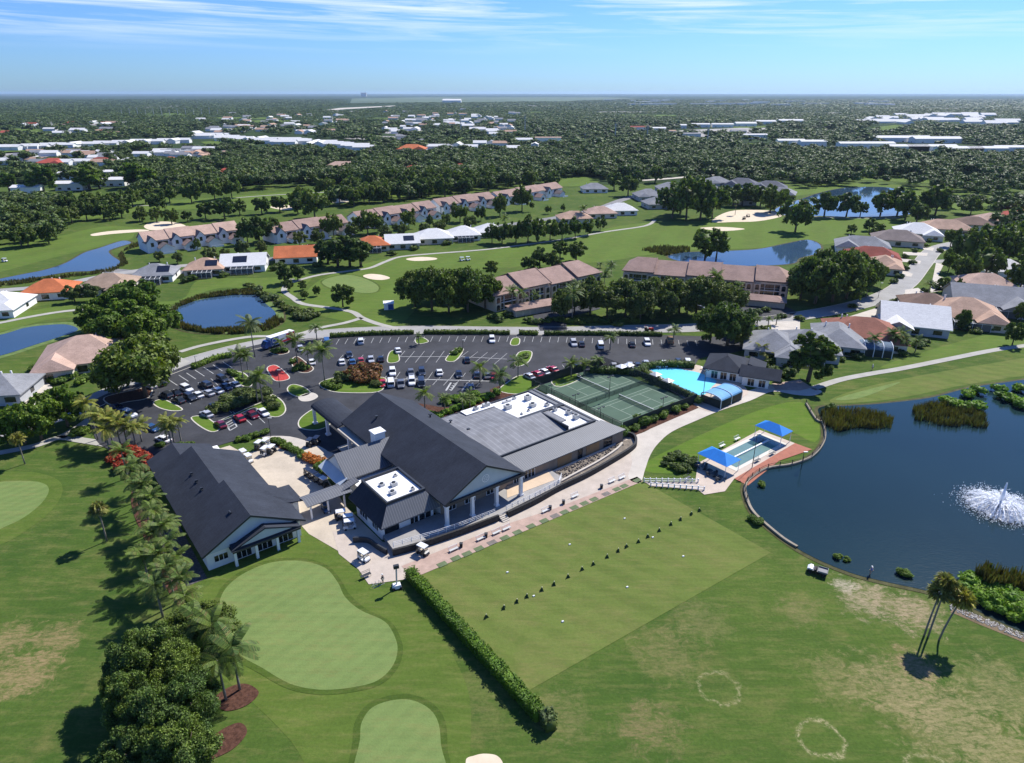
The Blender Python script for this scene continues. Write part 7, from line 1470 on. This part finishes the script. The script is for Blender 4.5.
# ---- hedges
def hedge(label,pts,wd,h,m,den=90,leaf=.28,world=True,name='hedge'):
    pts=[Vector(p) for p in pts]; c=pts[0]; rg=np.random.default_rng(len(label)); Vs=[];k=0; P_=[];Nn=[]
    core=MB((c.x,c.y,0))
    for a,b in zip(pts,pts[1:]):
        L_=(b-a).length; d=(b-a)/L_; nn=Vector((-d.y,d.x,0)); n=int(L_*den)
        core.prism([tuple(a+nn*wd*.4)[:2],tuple(b+nn*wd*.4)[:2],tuple(b-nn*wd*.4)[:2],tuple(a-nn*wd*.4)[:2]][::-1],0,h*.9)
        t=rg.uniform(0,L_,n); face=rg.choice(3,n,p=[.4,.3,.3]); off=rg.uniform(-.5,.5,n)*wd; z=rg.uniform(.1,1,n)*h; off=np.where(face==1,wd/2,np.where(face==2,-wd/2,off)); z=np.where(face==0,h,z)
        bump=.12*np.sin(t*1.7)+.1*np.sin(t*4.1+1); z=z*(1+bump*.6); off=off*(1+bump*.5)
        pp=np.stack([a.x+d.x*t+nn.x*off-c.x,a.y+d.y*t+nn.y*off-c.y,z],1); on=np.stack([nn.x*np.sign(off)*(face>0),nn.y*np.sign(off)*(face>0),(face==0)*1.0],1); P_.append(pp); Nn.append(on)
    p=np.concatenate(P_); nn=np.concatenate(Nn)+rg.normal(size=p.shape)*.5; nn/=np.linalg.norm(nn,axis=1)[:,None]; a=np.cross(nn,rg.normal(size=p.shape)); a/=np.linalg.norm(a,axis=1)[:,None]; b=np.cross(nn,a); s=leaf*rg.uniform(.6,1.4,len(p))[:,None]; p=p+rg.normal(size=p.shape)*.07
    V=np.stack([p+a*s*.6,p+b*s*.4,p-a*s*.6,p-b*s*.4],1).reshape(-1,3); F=np.arange(len(p)*4).reshape(-1,4)
    cv=np.array(core.v); cf=np.array([f for f in core.f if len(f)==4]); me=npmesh('hedge',*join((V,F),(cv,cf)),m); o=bpy.data.objects.new(name,me); col.objects.link(o); o.location=(c.x,c.y,0); tag(o,label,'hedge'); return o
hedge('long clipped green hedge running down the practice lawn side',[W(43.7,84.0),W(43.1,66),W(42.6,48.6)],1.7,1.9,m_hedge,190,.24)
hedge('dark shaggy tuft at the lower end of the long hedge',[W(43.2,48.4),W(42.6,46.4)],1.7,2.0,m_olive,150,.3)
def phedge(label,px,wd=1.6,h=1.3,m=m_oak,den=40,leaf=.4): hedge(label,smoothpts([G(*q) for q in px],False,4),wd,h,m,den,leaf)
phedge('road hedge segment left, behind the top parking row up to the first gap',[(330,337.5),(370,335),(414,334)])
phedge('road hedge segment between the first gap and the villa driveway palms',[(424,334),(470,334),(510,334.5)])
phedge('short road hedge segment right of the kerbed grass gap',[(519,334.5),(538,335)]); phedge('long road hedge segment below the villa trees',[(544,335),(600,335),(662,336)])
phedge('hedge behind the tennis corner and the pool car row',[(590,372.5),(610,373.5),(640,374),(646,369),(668,367),(694,368)],2.2,1.8)
phedge('low hedge along the crosswalk end of the left car park',[(193,369),(205,364),(218,359),(232,357)],2,1.3,m_bright)
phedge('hedge beside the villa driveway and trees',[(556,321),(575,323),(600,322),(640,323)],2.2,1.5)
phedge('hedge along the pool deck and tennis courts',[(640,372),(660,384),(685,396),(700,404)],1.4,1.6,m_oak)
phedge('low hedge in the narrow planter above the left car rows',[(207,412),(222,404),(238,396)],1.2,1.1,m_olive)
phedge('lawn edge hedge by the grey house corner on the left',[(0,392),(18,389),(24,384)],1.8,1.2,m_bright)
# ---- reeds
def reeds(label,px,n,h,m,name='reed_bed',sz=.22):
    P3=[G(*q) for q in px]; PPl=[(p.x,p.y) for p in P3]; x0,x1=min(p.x for p in P3),max(p.x for p in P3); y0,y1=min(p.y for p in P3),max(p.y for p in P3); V=[];F=[];c=P3[0]; rd=random.Random(len(label))
    while len(F)<n:
        a,b=rd.uniform(x0,x1),rd.uniform(y0,y1)
        if not inpoly(a,b,PPl) or (math.sin(a*.9+b*.5)+math.sin(b*1.3-a*.4)+rd.uniform(-.9,1.5))<-.2: continue
        t=rd.uniform(0,3.14); lx,ly=rd.uniform(-.4,.4),rd.uniform(-.4,.4); hh=h*rd.uniform(.5,1.15); w_=sz*rd.uniform(.5,1.2); k=len(V); cx_,sx_=math.cos(t)*w_,math.sin(t)*w_; a-=c.x; b-=c.y
        V+=[(a-cx_,b-sx_,0),(a+cx_,b+sx_,0),(a+lx+cx_*.3,b+ly+sx_*.3,hh),(a+lx-cx_*.3,b+ly-sx_*.3,hh)]; F.append((k,k+1,k+2,k+3))
    me=npmesh('reeds',np.array(V),np.array(F),m); o=bpy.data.objects.new(name,me); col.objects.link(o); o.location=(c.x,c.y,.05); tag(o,label,'reeds',kind='stuff'); return o
reeds('brown reed bed in the lake corner near the fence',[(820,414),(840,411),(870,412),(893,420),(890,430),(860,428),(838,432),(824,430)],2600,1.7,m_reed,sz=.13)
reeds('wide brown reed bed at the far bank of the lake',[(912,410),(935,404),(965,408),(985,418),(988,428),(960,427),(930,425),(915,420)],2600,1.7,m_reed,sz=.13)
reeds('dark reeds in the water at the right edge',[(972,580),(985,576),(1010,582),(1040,586),(1040,600),(1010,596),(985,592)],1500,3.0,m_reed)
reeds('brown brush on the near bank of the left round pond',[(172,326),(185,330),(210,334),(240,334),(270,330),(285,322),(276,318),(262,327),(235,330),(205,330),(186,326),(174,318)],3000,1.5,m_reed,'bank_brush',.3)
reeds('brown brush on the far bank of the left round pond',[(168,315),(178,304),(200,296),(235,291),(262,290),(262,295),(235,295),(200,299),(180,307),(172,317)],2200,1.2,m_reed,'bank_brush',.3)
reeds('brush along the banks of the narrow pond at left',[(0,283),(45,278),(92,273),(115,268),(122,262),(118,256),(130,246),(150,240),(150,243),(122,252),(128,264),(112,272),(60,279),(0,287)],1800,1.3,m_reed,'bank_brush',.3)
reeds('brush on the bank of the villa pond',[(640,250),(665,256),(690,252),(690,248),(660,247)],900,1.6,m_reed,'bank_brush',.35)
rock=MB(); rd=random.Random(4)
for poly_ in ([(955,608),(985,618),(1024,636),(1024,640),(980,624),(950,612)],):
    PPl=poly_
    for _ in range(500):
        t=rd.random(); x=950+t*76; y=607+t*31+rd.uniform(-3,3); p=G(x,y); s=rd.uniform(.08,.3); rock.rbox(p.x,p.y,.02,s,s*.8,s*.5,rd.random()*3,.6)
o=rock.build('shore_rocks',mat('pale_rock',(.4,.37,.32),.9,.25,1)); tag(o,'pale scattered rocks along the right shore','rocks',kind='stuff')
# ---------------------------------------------------------------- haze
HZ=True
if HZ:
    q=MB(); q.box(-30000,30000,-2000,30000,-2,110); o=q.build('haze',m_white); m,nt,b=newmat('haze_air'); nt.nodes.remove(b); v=nt.nodes.new('ShaderNodeVolumePrincipled'); v.inputs['Color'].default_value=(.55,.75,1.0,1); v.inputs['Density'].default_value=.000028; v.inputs['Anisotropy'].default_value=.3
    nt.links.new(v.outputs[0],nt.nodes['Material Output'].inputs['Volume']); o.data.materials.clear(); o.data.materials.append(m); o['kind']='stuff'; o['label']='thin pale blue haze over the distant plain'; o['category']='haze'
labels={}
for o in bpy.data.objects:
    if o.parent is None and o.get('label'):
        labels.setdefault(o['label'],[]).append(o.name); n=len(o['label'].split())
        if n<4 or n>16: print('LEN',n,o['label'])
for k,v in labels.items():
    if len(v)>1: print('DUP',k,v[:3],len(v))
print('objects',len(bpy.data.objects),'cars',nc,'palms',NP[0])
